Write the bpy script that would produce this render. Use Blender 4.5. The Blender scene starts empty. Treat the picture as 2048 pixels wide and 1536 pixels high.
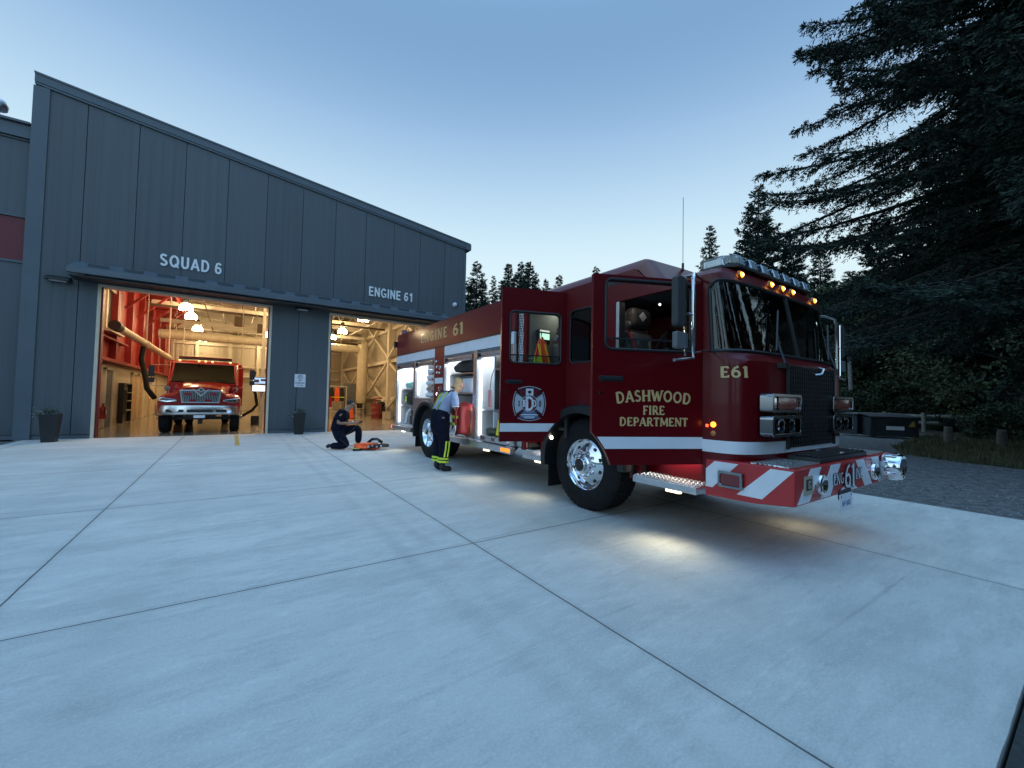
import bpy, bmesh, math, random
import numpy as np
from mathutils import Vector, Matrix, noise as mnoise
D = bpy.data
SC = bpy.context.scene
COL = SC.collection
R = math.radians
PI = math.pi

# ------------------------------------------------------------------ camera
PITCH, ROLL, YAW, FPX = R(1.969), R(1.167), R(-34.274), 821.36
def cam_dir(x, y, z):
    c, s = math.cos(ROLL), math.sin(ROLL)
    x, z = c*x - s*z, s*x + c*z
    cp, sp = math.cos(PITCH), math.sin(PITCH)
    y, z = y*cp - z*sp, y*sp + z*cp
    c, s = math.cos(YAW), math.sin(YAW)
    return Vector((c*x - s*y, s*x + c*y, z))
cd = D.cameras.new('camera')
cd.sensor_fit = 'HORIZONTAL'; cd.sensor_width = 36.0
cd.lens = 36.0*FPX/2048.0
cd.clip_start = 0.05; cd.clip_end = 3000
cam = D.objects.new('camera', cd); COL.objects.link(cam)
rt, fw, up = cam_dir(1, 0, 0), cam_dir(0, 1, 0), cam_dir(0, 0, 1)
cam.matrix_world = Matrix(((rt.x, up.x, -fw.x, 0), (rt.y, up.y, -fw.y, 0), (rt.z, up.z, -fw.z, 1.367), (0, 0, 0, 1)))
SC.camera = cam

# ------------------------------------------------------------------ dusk sky
W = D.worlds.new('World'); SC.world = W; W.use_nodes = True
nt = W.node_tree; nt.nodes.clear()
def N(t, **k):
    n = nt.nodes.new(t)
    for a, b in k.items(): setattr(n, a, b)
    return n
tc = N('ShaderNodeTexCoord'); sep = N('ShaderNodeSeparateXYZ')
nt.links.new(tc.outputs['Generated'], sep.inputs[0])
mr = N('ShaderNodeMapRange'); mr.inputs['From Min'].default_value = -0.05; mr.inputs['From Max'].default_value = 1.0
nt.links.new(sep.outputs['Z'], mr.inputs['Value'])
ramp = N('ShaderNodeValToRGB'); ramp.color_ramp.interpolation = 'B_SPLINE'
SKY = [(0.0, (.57, .69, .75)), (0.20, (.63, .76, .80)), (0.31, (.64, .79, .84)), (0.42, (.49, .675, .80)), (0.55, (.28, .445, .665)),
       (0.64, (.19, .34, .55)), (0.73, (.155, .29, .48)), (0.86, (.34, .59, .95)), (1.0, (.55, .90, 1.35))]
cr = ramp.color_ramp
while len(cr.elements) < len(SKY): cr.elements.new(0.5)
for e, (p, c) in zip(cr.elements, SKY): e.position = p; e.color = (*c, 1)
nt.links.new(mr.outputs['Result'], ramp.inputs['Fac'])
# the side of the sky away from the afterglow is raised for fill light
vm = N('ShaderNodeVectorMath', operation='DOT_PRODUCT'); vm.inputs[1].default_value = (0.563, 0.826, 0.0)
nt.links.new(tc.outputs['Generated'], vm.inputs[0])
mr2 = N('ShaderNodeMapRange'); mr2.inputs['From Min'].default_value = -0.9; mr2.inputs['From Max'].default_value = 0.55
mr2.inputs['To Min'].default_value = 1.6; mr2.inputs['To Max'].default_value = 1.0
nt.links.new(vm.outputs['Value'], mr2.inputs['Value'])
tint = N('ShaderNodeMix', data_type='RGBA', blend_type='MULTIPLY'); tint.inputs[0].default_value = 1
mr3 = N('ShaderNodeMapRange'); mr3.inputs['From Min'].default_value = -0.5; mr3.inputs['From Max'].default_value = 0.4
nt.links.new(vm.outputs['Value'], mr3.inputs['Value'])
tc2 = N('ShaderNodeMix', data_type='RGBA'); tc2.inputs[6].default_value = (.87, 1.025, 1.15, 1); tc2.inputs[7].default_value = (1, 1, 1, 1)
nt.links.new(mr3.outputs['Result'], tc2.inputs[0]); nt.links.new(ramp.outputs['Color'], tint.inputs[6]); nt.links.new(tc2.outputs[2], tint.inputs[7])
bg = N('ShaderNodeBackground'); out = N('ShaderNodeOutputWorld')
nt.links.new(tint.outputs[2], bg.inputs['Color'])
nt.links.new(mr2.outputs['Result'], bg.inputs['Strength'])
nt.links.new(bg.outputs[0], out.inputs[0])
# the sun has set ahead of the camera: a last faint broad glow
sl = D.lights.new('sun', 'SUN'); sl.energy = 0.06; sl.angle = R(40); sl.color = (.95, .95, 1.0)
so = D.objects.new('sun', sl); COL.objects.link(so); so.location = (30, 60, 40)
so.rotation_euler = Vector((-0.563, -0.826, -0.45)).to_track_quat('-Z', 'Y').to_euler()
SC.view_settings.view_transform = 'Standard'; SC.view_settings.look = 'None'
SC.view_settings.exposure = 0.25; SC.view_settings.gamma = 1.0
SC.cycles.use_denoising = True
SC.cycles.max_bounces = 6; SC.cycles.diffuse_bounces = 3; SC.cycles.glossy_bounces = 3
SC.cycles.transparent_max_bounces = 12; SC.cycles.transmission_bounces = 4
SC.cycles.sample_clamp_indirect = 4.0
SC.cycles.caustics_reflective = False; SC.cycles.caustics_refractive = False

# ------------------------------------------------------------------ materials
def mat(name, col, rough=.5, metal=0., coat=0., var=0., vscale=3., bump=0., bscale=40., emit=0., ecol=None, spec=.5, stretch=None, rvar=0.):
    m = D.materials.new(name); m.use_nodes = True
    t = m.node_tree; b = t.nodes['Principled BSDF']
    b.inputs['Base Color'].default_value = (*col, 1); b.inputs['Roughness'].default_value = rough
    b.inputs['Metallic'].default_value = metal; b.inputs['Coat Weight'].default_value = coat
    b.inputs['Coat Roughness'].default_value = .04
    b.inputs['Specular IOR Level'].default_value = spec
    tcn = None
    def tex(sc):
        nonlocal tcn
        if tcn is None:
            tcn = t.nodes.new('ShaderNodeTexCoord')
            mp = t.nodes.new('ShaderNodeMapping'); t.links.new(tcn.outputs['Object'], mp.inputs[0])
            if stretch: mp.inputs['Scale'].default_value = stretch
            tcn = mp
        n = t.nodes.new('ShaderNodeTexNoise'); n.inputs['Scale'].default_value = sc; n.inputs['Detail'].default_value = 5
        t.links.new(tcn.outputs[0], n.inputs['Vector']); return n
    if var:
        n = tex(vscale); r = t.nodes.new('ShaderNodeValToRGB')
        r.color_ramp.elements[0].position = .3; r.color_ramp.elements[1].position = .7
        r.color_ramp.elements[0].color = (*[c*(1-var) for c in col], 1)
        r.color_ramp.elements[1].color = (*[min(1, c*(1+var)) for c in col], 1)
        t.links.new(n.outputs['Fac'], r.inputs['Fac']); t.links.new(r.outputs[0], b.inputs['Base Color'])
        if rvar:
            q = t.nodes.new('ShaderNodeMapRange'); q.inputs['To Min'].default_value = rough-rvar; q.inputs['To Max'].default_value = rough+rvar
            t.links.new(n.outputs['Fac'], q.inputs['Value']); t.links.new(q.outputs[0], b.inputs['Roughness'])
    if bump:
        n = tex(bscale); u = t.nodes.new('ShaderNodeBump'); u.inputs['Strength'].default_value = bump; u.inputs['Distance'].default_value = .02
        t.links.new(n.outputs['Fac'], u.inputs['Height']); t.links.new(u.outputs[0], b.inputs['Normal'])
    if emit:
        b.inputs['Emission Color'].default_value = (*(ecol or col), 1); b.inputs['Emission Strength'].default_value = emit
    return m
def glass(name, tint=(.8, .85, .85), f0=.06):
    m = D.materials.new(name); m.use_nodes = True; t = m.node_tree; t.nodes.clear()
    o = t.nodes.new('ShaderNodeOutputMaterial'); mx = t.nodes.new('ShaderNodeMixShader')
    tr = t.nodes.new('ShaderNodeBsdfTransparent'); tr.inputs[0].default_value = (*tint, 1)
    g = t.nodes.new('ShaderNodeBsdfGlossy'); g.inputs['Roughness'].default_value = .01; g.inputs['Color'].default_value = (.95, 1, 1, 1)
    fr = t.nodes.new('ShaderNodeFresnel'); fr.inputs['IOR'].default_value = 1.0+f0*10
    t.links.new(fr.outputs[0], mx.inputs[0]); t.links.new(tr.outputs[0], mx.inputs[1]); t.links.new(g.outputs[0], mx.inputs[2])
    t.links.new(mx.outputs[0], o.inputs[0]); return m
def emis(name, col, s):
    m = D.materials.new(name); m.use_nodes = True; t = m.node_tree; t.nodes.clear()
    o = t.nodes.new('ShaderNodeOutputMaterial'); e = t.nodes.new('ShaderNodeEmission')
    e.inputs[0].default_value = (*col, 1); e.inputs[1].default_value = s; t.links.new(e.outputs[0], o.inputs[0]); return m
M = {}
M['red'] = mat('fire_red_paint', (.105, .0020, .005), .30, 0, .14, .06, 1.5, .006, 9, spec=.28)
M['red2'] = mat('rescue_red_paint', (.36, .012, .008), .28, 0, .8, .05, 2)
M['chrome2'] = mat('satin_chrome', (.72, .72, .72), .24, 1, 0, .05, 4)
M['redbody'] = mat('fire_red_body_paint', (.125, .0028, .007), .36, 0, .3, .06, 1.5, .004, 9)
M['redbody'].node_tree.nodes['Principled BSDF'].inputs['Coat Roughness'].default_value = .14
M['white'] = mat('reflective_white', (.70, .73, .78), .45, 0, .2, .04, 6)
M['cream'] = mat('cream_paint', (.62, .54, .38), .5, 0, 0, .1, 3)
M['chrome3'] = mat('dark_chrome', (.27, .285, .30), .12, 1, 0, .05, 4)
M['chrome'] = mat('chrome', (.80, .82, .85), .08, 1, 0, .05, 4)
M['alu'] = mat('brushed_aluminium', (.62, .63, .65), .32, 1, 0, .12, 14, .02, 60)
M['black'] = mat('black_plastic', (.012, .013, .015), .45, 0, 0, .2, 8)
M['rubber'] = mat('tyre_rubber', (.012, .012, .013), .8, 0, 0, .3, 9, .1, 60, spec=.2)
M['dark'] = mat('dark_grey_trim', (.03, .032, .036), .55, 0, 0, .2, 6)
M['grey'] = mat('grey_plastic', (.12, .125, .13), .6, 0, 0, .15, 5)
M['gold'] = mat('gold_leaf', (.60, .42, .18), .45, 0, .2, .08, 20)
M['glass'] = glass('window_glass')
M['wglass'] = glass('windshield_glass', (.35, .42, .42), .06)
M['fglass'] = glass('side_glass_tinted', (.42, .52, .55), .06)
M['lens'] = glass('clear_lens', (.88, .92, .95), .07)
M['led'] = emis('led_white', (.88, .95, 1.0), 3.2)
M['ledfill'] = emis('locker_fill', (.88, .95, 1.0), 16)
M['ledwarm'] = emis('ground_light', (1, .90, .58), 3.2)
M['ambersoft'] = emis('amber_side_lamp', (1, .25, .03), 1.6)
M['amber'] = emis('amber_lamp', (1, .27, .025), 5)
M['ambercore'] = emis('amber_core', (1, .62, .22), 9)
M['amberdim'] = mat('amber_lens', (.5, .15, .02), .2, 0, .5, .1, 9)
M['redlens'] = mat('red_lens', (.16, .008, .01), .15, 0, .8, .2, 30)
M['hiviz'] = mat('lime_reflective', (.62, .78, .06), .5, 0, 0, .1, 12)
M['orange'] = mat('orange_cloth', (.85, .12, .03), .7, 0, 0, .15, 9)
M['yellow'] = mat('yellow_panel', (.85, .68, .04), .5, 0, 0, .08, 9)
M['skin'] = mat('skin', (.50, .30, .22), .55, 0, 0, .08, 12)
M['navy'] = mat('navy_cloth', (.0065, .008, .019), .85, 0, 0, .3, 9, .9, 11, spec=.12)
M['bluegrey'] = mat('blue_grey_shirt', (.28, .34, .50), .8, 0, 0, .12, 9, .8, 12)
M['hairb'] = mat('blonde_hair', (.40, .26, .12), .6, 0, 0, .35, 60, .4, 90, stretch=(1, 1, .2))
M['haird'] = mat('dark_hair', (.012, .010, .009), .6, 0, 0, .3, 50)

def brick_tread(name, col, metal, rough, scale):
    """diamond tread plate: crossed waves as bump"""
    m = mat(name, col, rough, metal, 0, .1, 8); t = m.node_tree; b = t.nodes['Principled BSDF']
    tcn = t.nodes.new('ShaderNodeTexCoord'); hs = []
    for a in (45, -45):
        mp = t.nodes.new('ShaderNodeMapping'); mp.inputs['Rotation'].default_value = (R(a), R(a), R(a))
        t.links.new(tcn.outputs['Object'], mp.inputs[0])
        w = t.nodes.new('ShaderNodeTexWave'); w.inputs['Scale'].default_value = scale; t.links.new(mp.outputs[0], w.inputs['Vector']); hs.append(w)
    mm = t.nodes.new('ShaderNodeMath'); mm.operation = 'MULTIPLY'
    t.links.new(hs[0].outputs['Fac'], mm.inputs[0]); t.links.new(hs[1].outputs['Fac'], mm.inputs[1])
    u = t.nodes.new('ShaderNodeBump'); u.inputs['Strength'].default_value = .9; u.inputs['Distance'].default_value = .01
    t.links.new(mm.outputs[0], u.inputs['Height']); t.links.new(u.outputs[0], b.inputs['Normal'])
    return m
M['tread'] = brick_tread('tread_plate', (.7, .71, .72), 1, .3, 9)
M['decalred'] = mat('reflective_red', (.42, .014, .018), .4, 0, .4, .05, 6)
M['barlens'] = mat('light_bar_lens', (.50, .56, .62), .10, .35, .6, .12, 18)

# ------------------------------------------------------------------ mesh helpers
ORG = {}
def org(o):
    return ORG.get(o.name, Vector((0, 0, 0))) if o is not None else Vector((0, 0, 0))
def tag(o, label=None, cat=None, group=None, kind=None):
    if label: o['label'] = label
    if cat: o['category'] = cat
    if group: o['group'] = group
    if kind: o['kind'] = kind
    return o
def thing(name, loc, label, cat, group=None, kind=None):
    o = D.objects.new(name, None); COL.objects.link(o); o.location = loc; o.empty_display_size = .2
    ORG[o.name] = Vector(loc)
    return tag(o, label, cat, group, kind)
def dup(root, loc, label=None, group=None, rz=0.0, sc=None):
    r = root.copy(); COL.objects.link(r); r.location = loc; r.rotation_euler = (0, 0, rz)
    if sc: r.scale = sc
    if label: r['label'] = label
    if group: r['group'] = group
    kids = list(root.children)
    for ch in kids:
        c = ch.copy(); COL.objects.link(c); c.parent = r
        for g in list(ch.children):
            d = g.copy(); COL.objects.link(d); d.parent = c
    return r
class MB:
    def __init__(s): s.v = []; s.f = []; s.mi = []
    def add(s, vs, fs, mi=0):
        n = len(s.v); s.v += [tuple(v) for v in vs]; s.f += [tuple(i+n for i in f) for f in fs]; s.mi += [mi]*len(fs); return s
    def box(s, x0, x1, y0, y1, z0, z1, mi=0):
        x0, x1 = min(x0, x1), max(x0, x1); y0, y1 = min(y0, y1), max(y0, y1); z0, z1 = min(z0, z1), max(z0, z1)
        return s.add([(x0,y0,z0),(x1,y0,z0),(x1,y1,z0),(x0,y1,z0),(x0,y0,z1),(x1,y0,z1),(x1,y1,z1),(x0,y1,z1)],
                     [(0,3,2,1),(4,5,6,7),(0,1,5,4),(1,2,6,5),(2,3,7,6),(3,0,4,7)], mi)
    def bar(s, p, q, w, h=None, mi=0, upv=(0, 0, 1)):
        p, q = Vector(p), Vector(q); h = h or w; d = (q-p).normalized(); u = Vector(upv)
        if abs(d.dot(u)) > .98: u = Vector((0, 1, 0))
        a = d.cross(u).normalized()*w/2; b = a.cross(d).normalized()*h/2
        vs = [p-a-b, p+a-b, p+a+b, p-a+b, q-a-b, q+a-b, q+a+b, q-a+b]
        return s.add(vs, [(0,1,2,3),(7,6,5,4),(0,4,5,1),(1,5,6,2),(2,6,7,3),(3,7,4,0)], mi)
    def tube(s, pts, r, seg=8, mi=0, caps=True):
        pts = [Vector(p) for p in pts]; rs = r if isinstance(r, (list, tuple)) else [r]*len(pts)
        rings = []; pa = None
        for i, p in enumerate(pts):
            d = (pts[min(i+1, len(pts)-1)]-pts[max(i-1, 0)]).normalized()
            if pa is None:
                u = Vector((0, 0, 1)) if abs(d.z) < .9 else Vector((1, 0, 0)); a = d.cross(u).normalized()
            else: a = (pa-d*pa.dot(d)).normalized()
            pa = a; b = d.cross(a)
            rings.append([p+(a*math.cos(2*PI*k/seg)+b*math.sin(2*PI*k/seg))*rs[i] for k in range(seg)])
        vs = [v for g in rings for v in g]; fs = []
        for i in range(len(pts)-1):
            for k in range(seg): fs.append((i*seg+k, i*seg+(k+1) % seg, (i+1)*seg+(k+1) % seg, (i+1)*seg+k))
        if caps: fs.append(tuple(range(seg-1, -1, -1))); fs.append(tuple((len(pts)-1)*seg+k for k in range(seg)))
        return s.add(vs, fs, mi)
    def lathe(s, o, ax, prof, seg=24, mi=0):
        """prof: (radius, height along ax)"""
        o = Vector(o); ax = Vector(ax).normalized(); u = Vector((0, 0, 1)) if abs(ax.z) < .9 else Vector((1, 0, 0))
        a = ax.cross(u).normalized(); b = ax.cross(a); vs = []; fs = []
        for r, h in prof:
            for k in range(seg): vs.append(o+ax*h+(a*math.cos(2*PI*k/seg)+b*math.sin(2*PI*k/seg))*r)
        for i in range(len(prof)-1):
            for k in range(seg): fs.append((i*seg+k, i*seg+(k+1) % seg, (i+1)*seg+(k+1) % seg, (i+1)*seg+k))
        return s.add(vs, fs, mi)
    def prism(s, poly, fn, d0, d1, mi=0):
        """poly: 2-D points; fn(a, b, d) -> xyz; between depths d0 and d1"""
        n = len(poly); vs = [fn(a, b, d0) for a, b in poly]+[fn(a, b, d1) for a, b in poly]
        fs = [tuple(range(n-1, -1, -1)), tuple(range(n, 2*n))]+[(i, (i+1) % n, n+(i+1) % n, n+i) for i in range(n)]
        return s.add(vs, fs, mi)
    def holed(s, outer, inner, fn, d0, d1, mi=0):
        """plate with one hole; outer and inner have the same count and order"""
        n = len(outer); vs = [fn(a, b, d) for d in (d0, d1) for L in (outer, inner) for a, b in L]; fs = []
        for i in range(n):
            j = (i+1) % n
            fs += [(i, n+i, n+j, j), (2*n+i, 2*n+j, 3*n+j, 3*n+i), (i, j, 2*n+j, 2*n+i), (n+i, 3*n+i, 3*n+j, n+j)]
        return s.add(vs, fs, mi)
    def build(s, name, m, parent=None, bev=0., smooth=False, seg=2, link=True, fixn=True):
        o0 = org(parent)
        me = D.meshes.new(name); me.from_pydata([Vector(v)-o0 for v in s.v], [], s.f)
        for x in (m if isinstance(m, (list, tuple)) else [m]): me.materials.append(x)
        if len(me.materials) > 1: me.polygons.foreach_set('material_index', s.mi)
        if fixn:
            bm = bmesh.new(); bm.from_mesh(me); bmesh.ops.recalc_face_normals(bm, faces=bm.faces); bm.to_mesh(me); bm.free()
        if smooth:
            me.polygons.foreach_set('use_smooth', [True]*len(me.polygons))
            try: me.set_sharp_from_angle(angle=R(40))
            except Exception: pass
        o = D.objects.new(name, me); COL.objects.link(o)
        if parent is not None: o.parent = parent; ORG[o.name] = o0
        if bev:
            md = o.modifiers.new('bevel', 'BEVEL'); md.width = bev; md.segments = seg; md.limit_method = 'ANGLE'; md.angle_limit = R(35)
        return o
def rrect(a0, a1, b0, b1, r, n=4):
    """rounded rectangle, counter-clockwise, 4*(n+1) points"""
    P = []
    for (ca, cb, t0) in ((a1-r, b1-r, 0), (a0+r, b1-r, 90), (a0+r, b0+r, 180), (a1-r, b0+r, 270)):
        for k in range(n+1):
            t = R(t0+90*k/n); P.append((ca+r*math.cos(t), cb+r*math.sin(t)))
    return P
def orect(a0, a1, b0, b1, n=4):
    """square-cornered outline with the same count and order as rrect"""
    P = []
    for (c, t) in (((a1, b1), 0), ((a0, b1), 1), ((a0, b0), 2), ((a1, b0), 3)):
        P += [c]*(n+1)
    # spread the repeats a little along the edges so that faces keep an area
    Q = []
    e = .004
    for i, (a, b) in enumerate(P):
        g, k = divmod(i, n+1); t = (k-n/2)*e
        if g == 0: Q.append((a-max(t, 0), b+min(t, 0)))
        elif g == 1: Q.append((a-min(t, 0), b-max(t, 0)))
        elif g == 2: Q.append((a+max(t, 0), b-min(t, 0)))
        else: Q.append((a+min(t, 0), b+max(t, 0)))
    return Q
def bulk(name, V, F, m, parent=None, mi=None, smooth=False):
    """numpy mesh: V (n,3) world, F (k,4) or (k,3)"""
    o0 = org(parent); V = np.asarray(V, np.float32)-np.array(o0, np.float32); F = np.asarray(F, np.int32)
    me = D.meshes.new(name); me.vertices.add(len(V)); me.vertices.foreach_set('co', V.ravel())
    k = F.shape[1]; me.loops.add(F.size); me.loops.foreach_set('vertex_index', F.ravel())
    me.polygons.add(len(F)); me.polygons.foreach_set('loop_start', np.arange(0, F.size, k, dtype=np.int32))
    for x in (m if isinstance(m, (list, tuple)) else [m]): me.materials.append(x)
    if mi is not None: me.polygons.foreach_set('material_index', np.asarray(mi, np.int32))
    me.update(calc_edges=True)
    o = D.objects.new(name, me); COL.objects.link(o)
    if parent is not None: o.parent = parent; ORG[o.name] = o0
    return o

# ------------------------------------------------------------------ lettering
def text_mesh(name, s, size, m, parent, origin, ax, ay, ext=.004, off=0., width=None, align='LEFT'):
    """built-in font as a mesh; ax, ay: unit vectors along the line and up; width: fit to this length"""
    c = D.curves.new('lettering', 'FONT'); c.body = s; c.size = 1.0; c.extrude = .002; c.offset = off; c.resolution_u = 4
    o = D.objects.new('lettering', c); COL.objects.link(o)
    dg = bpy.context.evaluated_depsgraph_get(); dg.update()
    me = D.meshes.new_from_object(o.evaluated_get(dg)); D.objects.remove(o)
    n = len(me.vertices); co = np.zeros(n*3); me.vertices.foreach_get('co', co); co = co.reshape(-1, 3)
    x0, x1, y0, y1 = co[:, 0].min(), co[:, 0].max(), co[:, 1].min(), co[:, 1].max()
    sy = size/(y1-y0); sx = (width/(x1-x0)) if width else sy
    ax, ay = Vector(ax), Vector(ay); az = ax.cross(ay); o0 = org(parent)
    a = (co[:, 0]-(x0 if align == 'LEFT' else (x0+x1)/2))*sx; b = (co[:, 1]-y0)*sy; d = co[:, 2]/.002*ext
    P = np.array(Vector(origin)-o0)+a[:, None]*np.array(ax)+b[:, None]*np.array(ay)+d[:, None]*np.array(az)
    me.vertices.foreach_set('co', P.ravel()); me.materials.clear(); me.materials.append(m); me.name = name; me.update()
    ob = D.objects.new(name, me); COL.objects.link(ob); ob.parent = parent; ORG[ob.name] = o0
    return ob
def arcp(cx, cy, rx, ry, a0, a1, n=10):
    return [(cx+rx*math.cos(R(a0+(a1-a0)*k/n)), cy+ry*math.sin(R(a0+(a1-a0)*k/n))) for k in range(n+1)]
T_, t_ = .17, .09    # thick and thin strokes of the flared serif letters
GL = {
 'A': (.78, [([(.08, 0), (.39, 1)], t_), ([(.39, 1), (.70, 0)], T_), ([(.2, .33), (.58, .33)], t_)], [(.08, 0), (.70, 0)]),
 'D': (.80, [([(.16, 0), (.16, 1)], T_), ([(.16, .955), (.34, .955)]+arcp(.34, .5, .33, .455, 90, -90, 12)+[(.16, .045)], .12)], []),
 'E': (.66, [([(.16, 0), (.16, 1)], T_), ([(.16, .95), (.58, .95)], t_), ([(.16, .5), (.5, .5)], t_), ([(.16, .05), (.6, .05)], t_), ([(.56, .95), (.56, .80)], .06), ([(.58, .05), (.58, .20)], .06)], []),
 'F': (.62, [([(.16, 0), (.16, 1)], T_), ([(.16, .95), (.57, .95)], t_), ([(.16, .5), (.49, .5)], t_), ([(.55, .95), (.55, .80)], .06)], [(.16, 0)]),
 'G': (.80, [(arcp(.42, .5, .30, .45, 50, 290, 14), .13), ([(.62, .42), (.62, .06)], .14), ([(.5, .08), (.62, .08)], t_)], [(.62, .44)]),
 'H': (.84, [([(.16, 0), (.16, 1)], T_), ([(.68, 0), (.68, 1)], T_), ([(.16, .5), (.68, .5)], t_)], [(.16, 0), (.16, 1), (.68, 0), (.68, 1)]),
 'I': (.34, [([(.17, 0), (.17, 1)], T_)], [(.17, 0), (.17, 1)]),
 'M': (.98, [([(.12, 0), (.15, 1)], t_), ([(.15, 1), (.49, .15)], T_), ([(.49, .15), (.82, 1)], t_), ([(.83, 1), (.86, 0)], T_)], [(.12, 0), (.86, 0)]),
 'N': (.82, [([(.13, 0), (.13, 1)], t_), ([(.13, 1), (.69, 0)], T_), ([(.69, 0), (.69, 1)], t_)], [(.13, 0), (.69, 1), (.1, 1)]),
 'O': (.86, [(arcp(.43, .5, .32, .455, 0, 360, 22), .135)], []),
 'P': (.66, [([(.16, 0), (.16, 1)], T_), ([(.16, .95), (.36, .95)]+arcp(.36, .70, .22, .25, 90, -90, 8)+[(.16, .45)], .11)], [(.16, 0)]),
 'R': (.74, [([(.16, 0), (.16, 1)], T_), ([(.16, .95), (.36, .95)]+arcp(.36, .72, .20, .23, 90, -90, 8)+[(.16, .49)], .11), ([(.34, .49), (.66, 0)], .15)], [(.16, 0), (.66, 0)]),
 'S': (.62, [(arcp(.31, .74, .19, .22, 30, 270, 9)+arcp(.31, .27, .21, .235, 90, -150, 9), .125)], []),
 'T': (.70, [([(.35, 0), (.35, 1)], T_), ([(.05, .95), (.65, .95)], t_), ([(.06, .95), (.06, .80)], .06), ([(.64, .95), (.64, .80)], .06)], [(.35, 0)]),
 'W': (1.06, [([(.08, 1), (.32, 0)], T_), ([(.32, 0), (.53, .9)], t_), ([(.53, .9), (.75, 0)], T_), ([(.75, 0), (.98, 1)], t_)], [(.08, 1), (.98, 1)]),
 '6': (.66, [(arcp(.33, .31, .22, .265, 0, 360, 16), .12), ([(.12, .33), (.14, .6), (.28, .86), (.5, .98)], .12)], []),
 '1': (.46, [([(.26, 0), (.26, 1)], T_), ([(.26, .98), (.08, .84)], t_)], [(.26, 0)]),
 ' ': (.36, [], []),
}
GS = {
 'S': (.66, [(arcp(.33, .735, .20, .185, 25, 270, 9)+arcp(.33, .275, .22, .195, 90, -155, 9), .155)], []),
 'Q': (.80, [(arcp(.40, .5, .285, .42, 0, 360, 22), .16), ([(.46, .28), (.74, .0)], .12)], []),
 'U': (.72, [([(.14, 1), (.14, .40)]+arcp(.36, .34, .22, .265, 180, 360, 10)+[(.58, .40), (.58, 1)], .16)], []),
 'A': (.74, [([(.08, 0), (.37, .96)], .15), ([(.37, .96), (.66, 0)], .15), ([(.2, .29), (.54, .29)], .13)], []),
 'D': (.74, [([(.14, 0), (.14, 1)], .16), ([(.14, .925), (.32, .925)]+arcp(.32, .5, .29, .425, 90, -90, 12)+[(.14, .075)], .15)], []),
 '6': (.60, [(arcp(.30, .31, .19, .235, 0, 360, 16), .145), ([(.12, .33), (.125, .62), (.20, .86), (.34, .925), (.50, .80)], .14)], []),
 'E': (.66, [([(.14, 0), (.14, 1)], .16), ([(.14, .925), (.60, .925)], .15), ([(.14, .51), (.56, .51)], .15), ([(.14, .075), (.62, .075)], .15)], []),
 'N': (.74, [([(.13, 0), (.13, 1)], .15), ([(.13, .93), (.61, .07)], .15), ([(.61, 0), (.61, 1)], .15)], []),
 'G': (.80, [(arcp(.41, .5, .29, .42, 40, 300, 16), .155), ([(.69, .06), (.69, .45)], .13), ([(.69, .41), (.43, .41)], .13)], []),
 'I': (.30, [([(.15, 0), (.15, 1)], .16)], []),
 '1': (.56, [([(.36, 0), (.36, 1)], .15), ([(.34, .92), (.12, .72)], .14)], []),
 ' ': (.34, [], []),
}
def ribbon(pts, w):
    L = []; Rr = []
    for i, p in enumerate(pts):
        a = pts[max(i-1, 0)]; b = pts[min(i+1, len(pts)-1)]
        dx, dy = b[0]-a[0], b[1]-a[1]; l = math.hypot(dx, dy) or 1; nx, ny = -dy/l*w/2, dx/l*w/2
        L.append((p[0]+nx, p[1]+ny)); Rr.append((p[0]-nx, p[1]-ny))
    return L, Rr
def glyph_run(s, gap=.06):
    x = 0; out = []
    for ch in s: out.append((ch, x)); x += GL[ch][0]+gap
    return out, x-gap
def serif_text(name, s, m, parent, place, height, width, gap=.06, grow=.05, lift=0., one=None, G=None, thick=0.):
    """place(u, v, d): u along the line 0..width, v up 0..height"""
    G = G or GL; run = []; x = 0
    for ch in s: run.append((ch, x)); x += G[ch][0]+gap
    tot = x-gap; sx = width/tot; sy = height; mb = MB(); lev = 0
    for ch, x in run:
        adv, strokes, serifs = G[ch]
        st = list(strokes)+[([(a-.13, b+(.03 if b < .5 else -.03)), (a+.13, b+(.03 if b < .5 else -.03))], .06) for a, b in serifs]
        for k, (pts, w) in enumerate(st):
            Lf, Rt = ribbon(pts, w+grow); d = lift+.0015+.0004*k; n = len(Lf)
            vs = [place((x+a)*sx, b*sy, d) for a, b in Lf]+[place((x+a)*sx, b*sy, d) for a, b in Rt]
            mb.add(vs, [(i, i+1, n+i+1, n+i) for i in range(n-1)])
    o = mb.build(name, m, parent)
    if thick: q = o.modifiers.new('thick', 'SOLIDIFY'); q.thickness = thick; q.offset = 0
    return o
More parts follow.
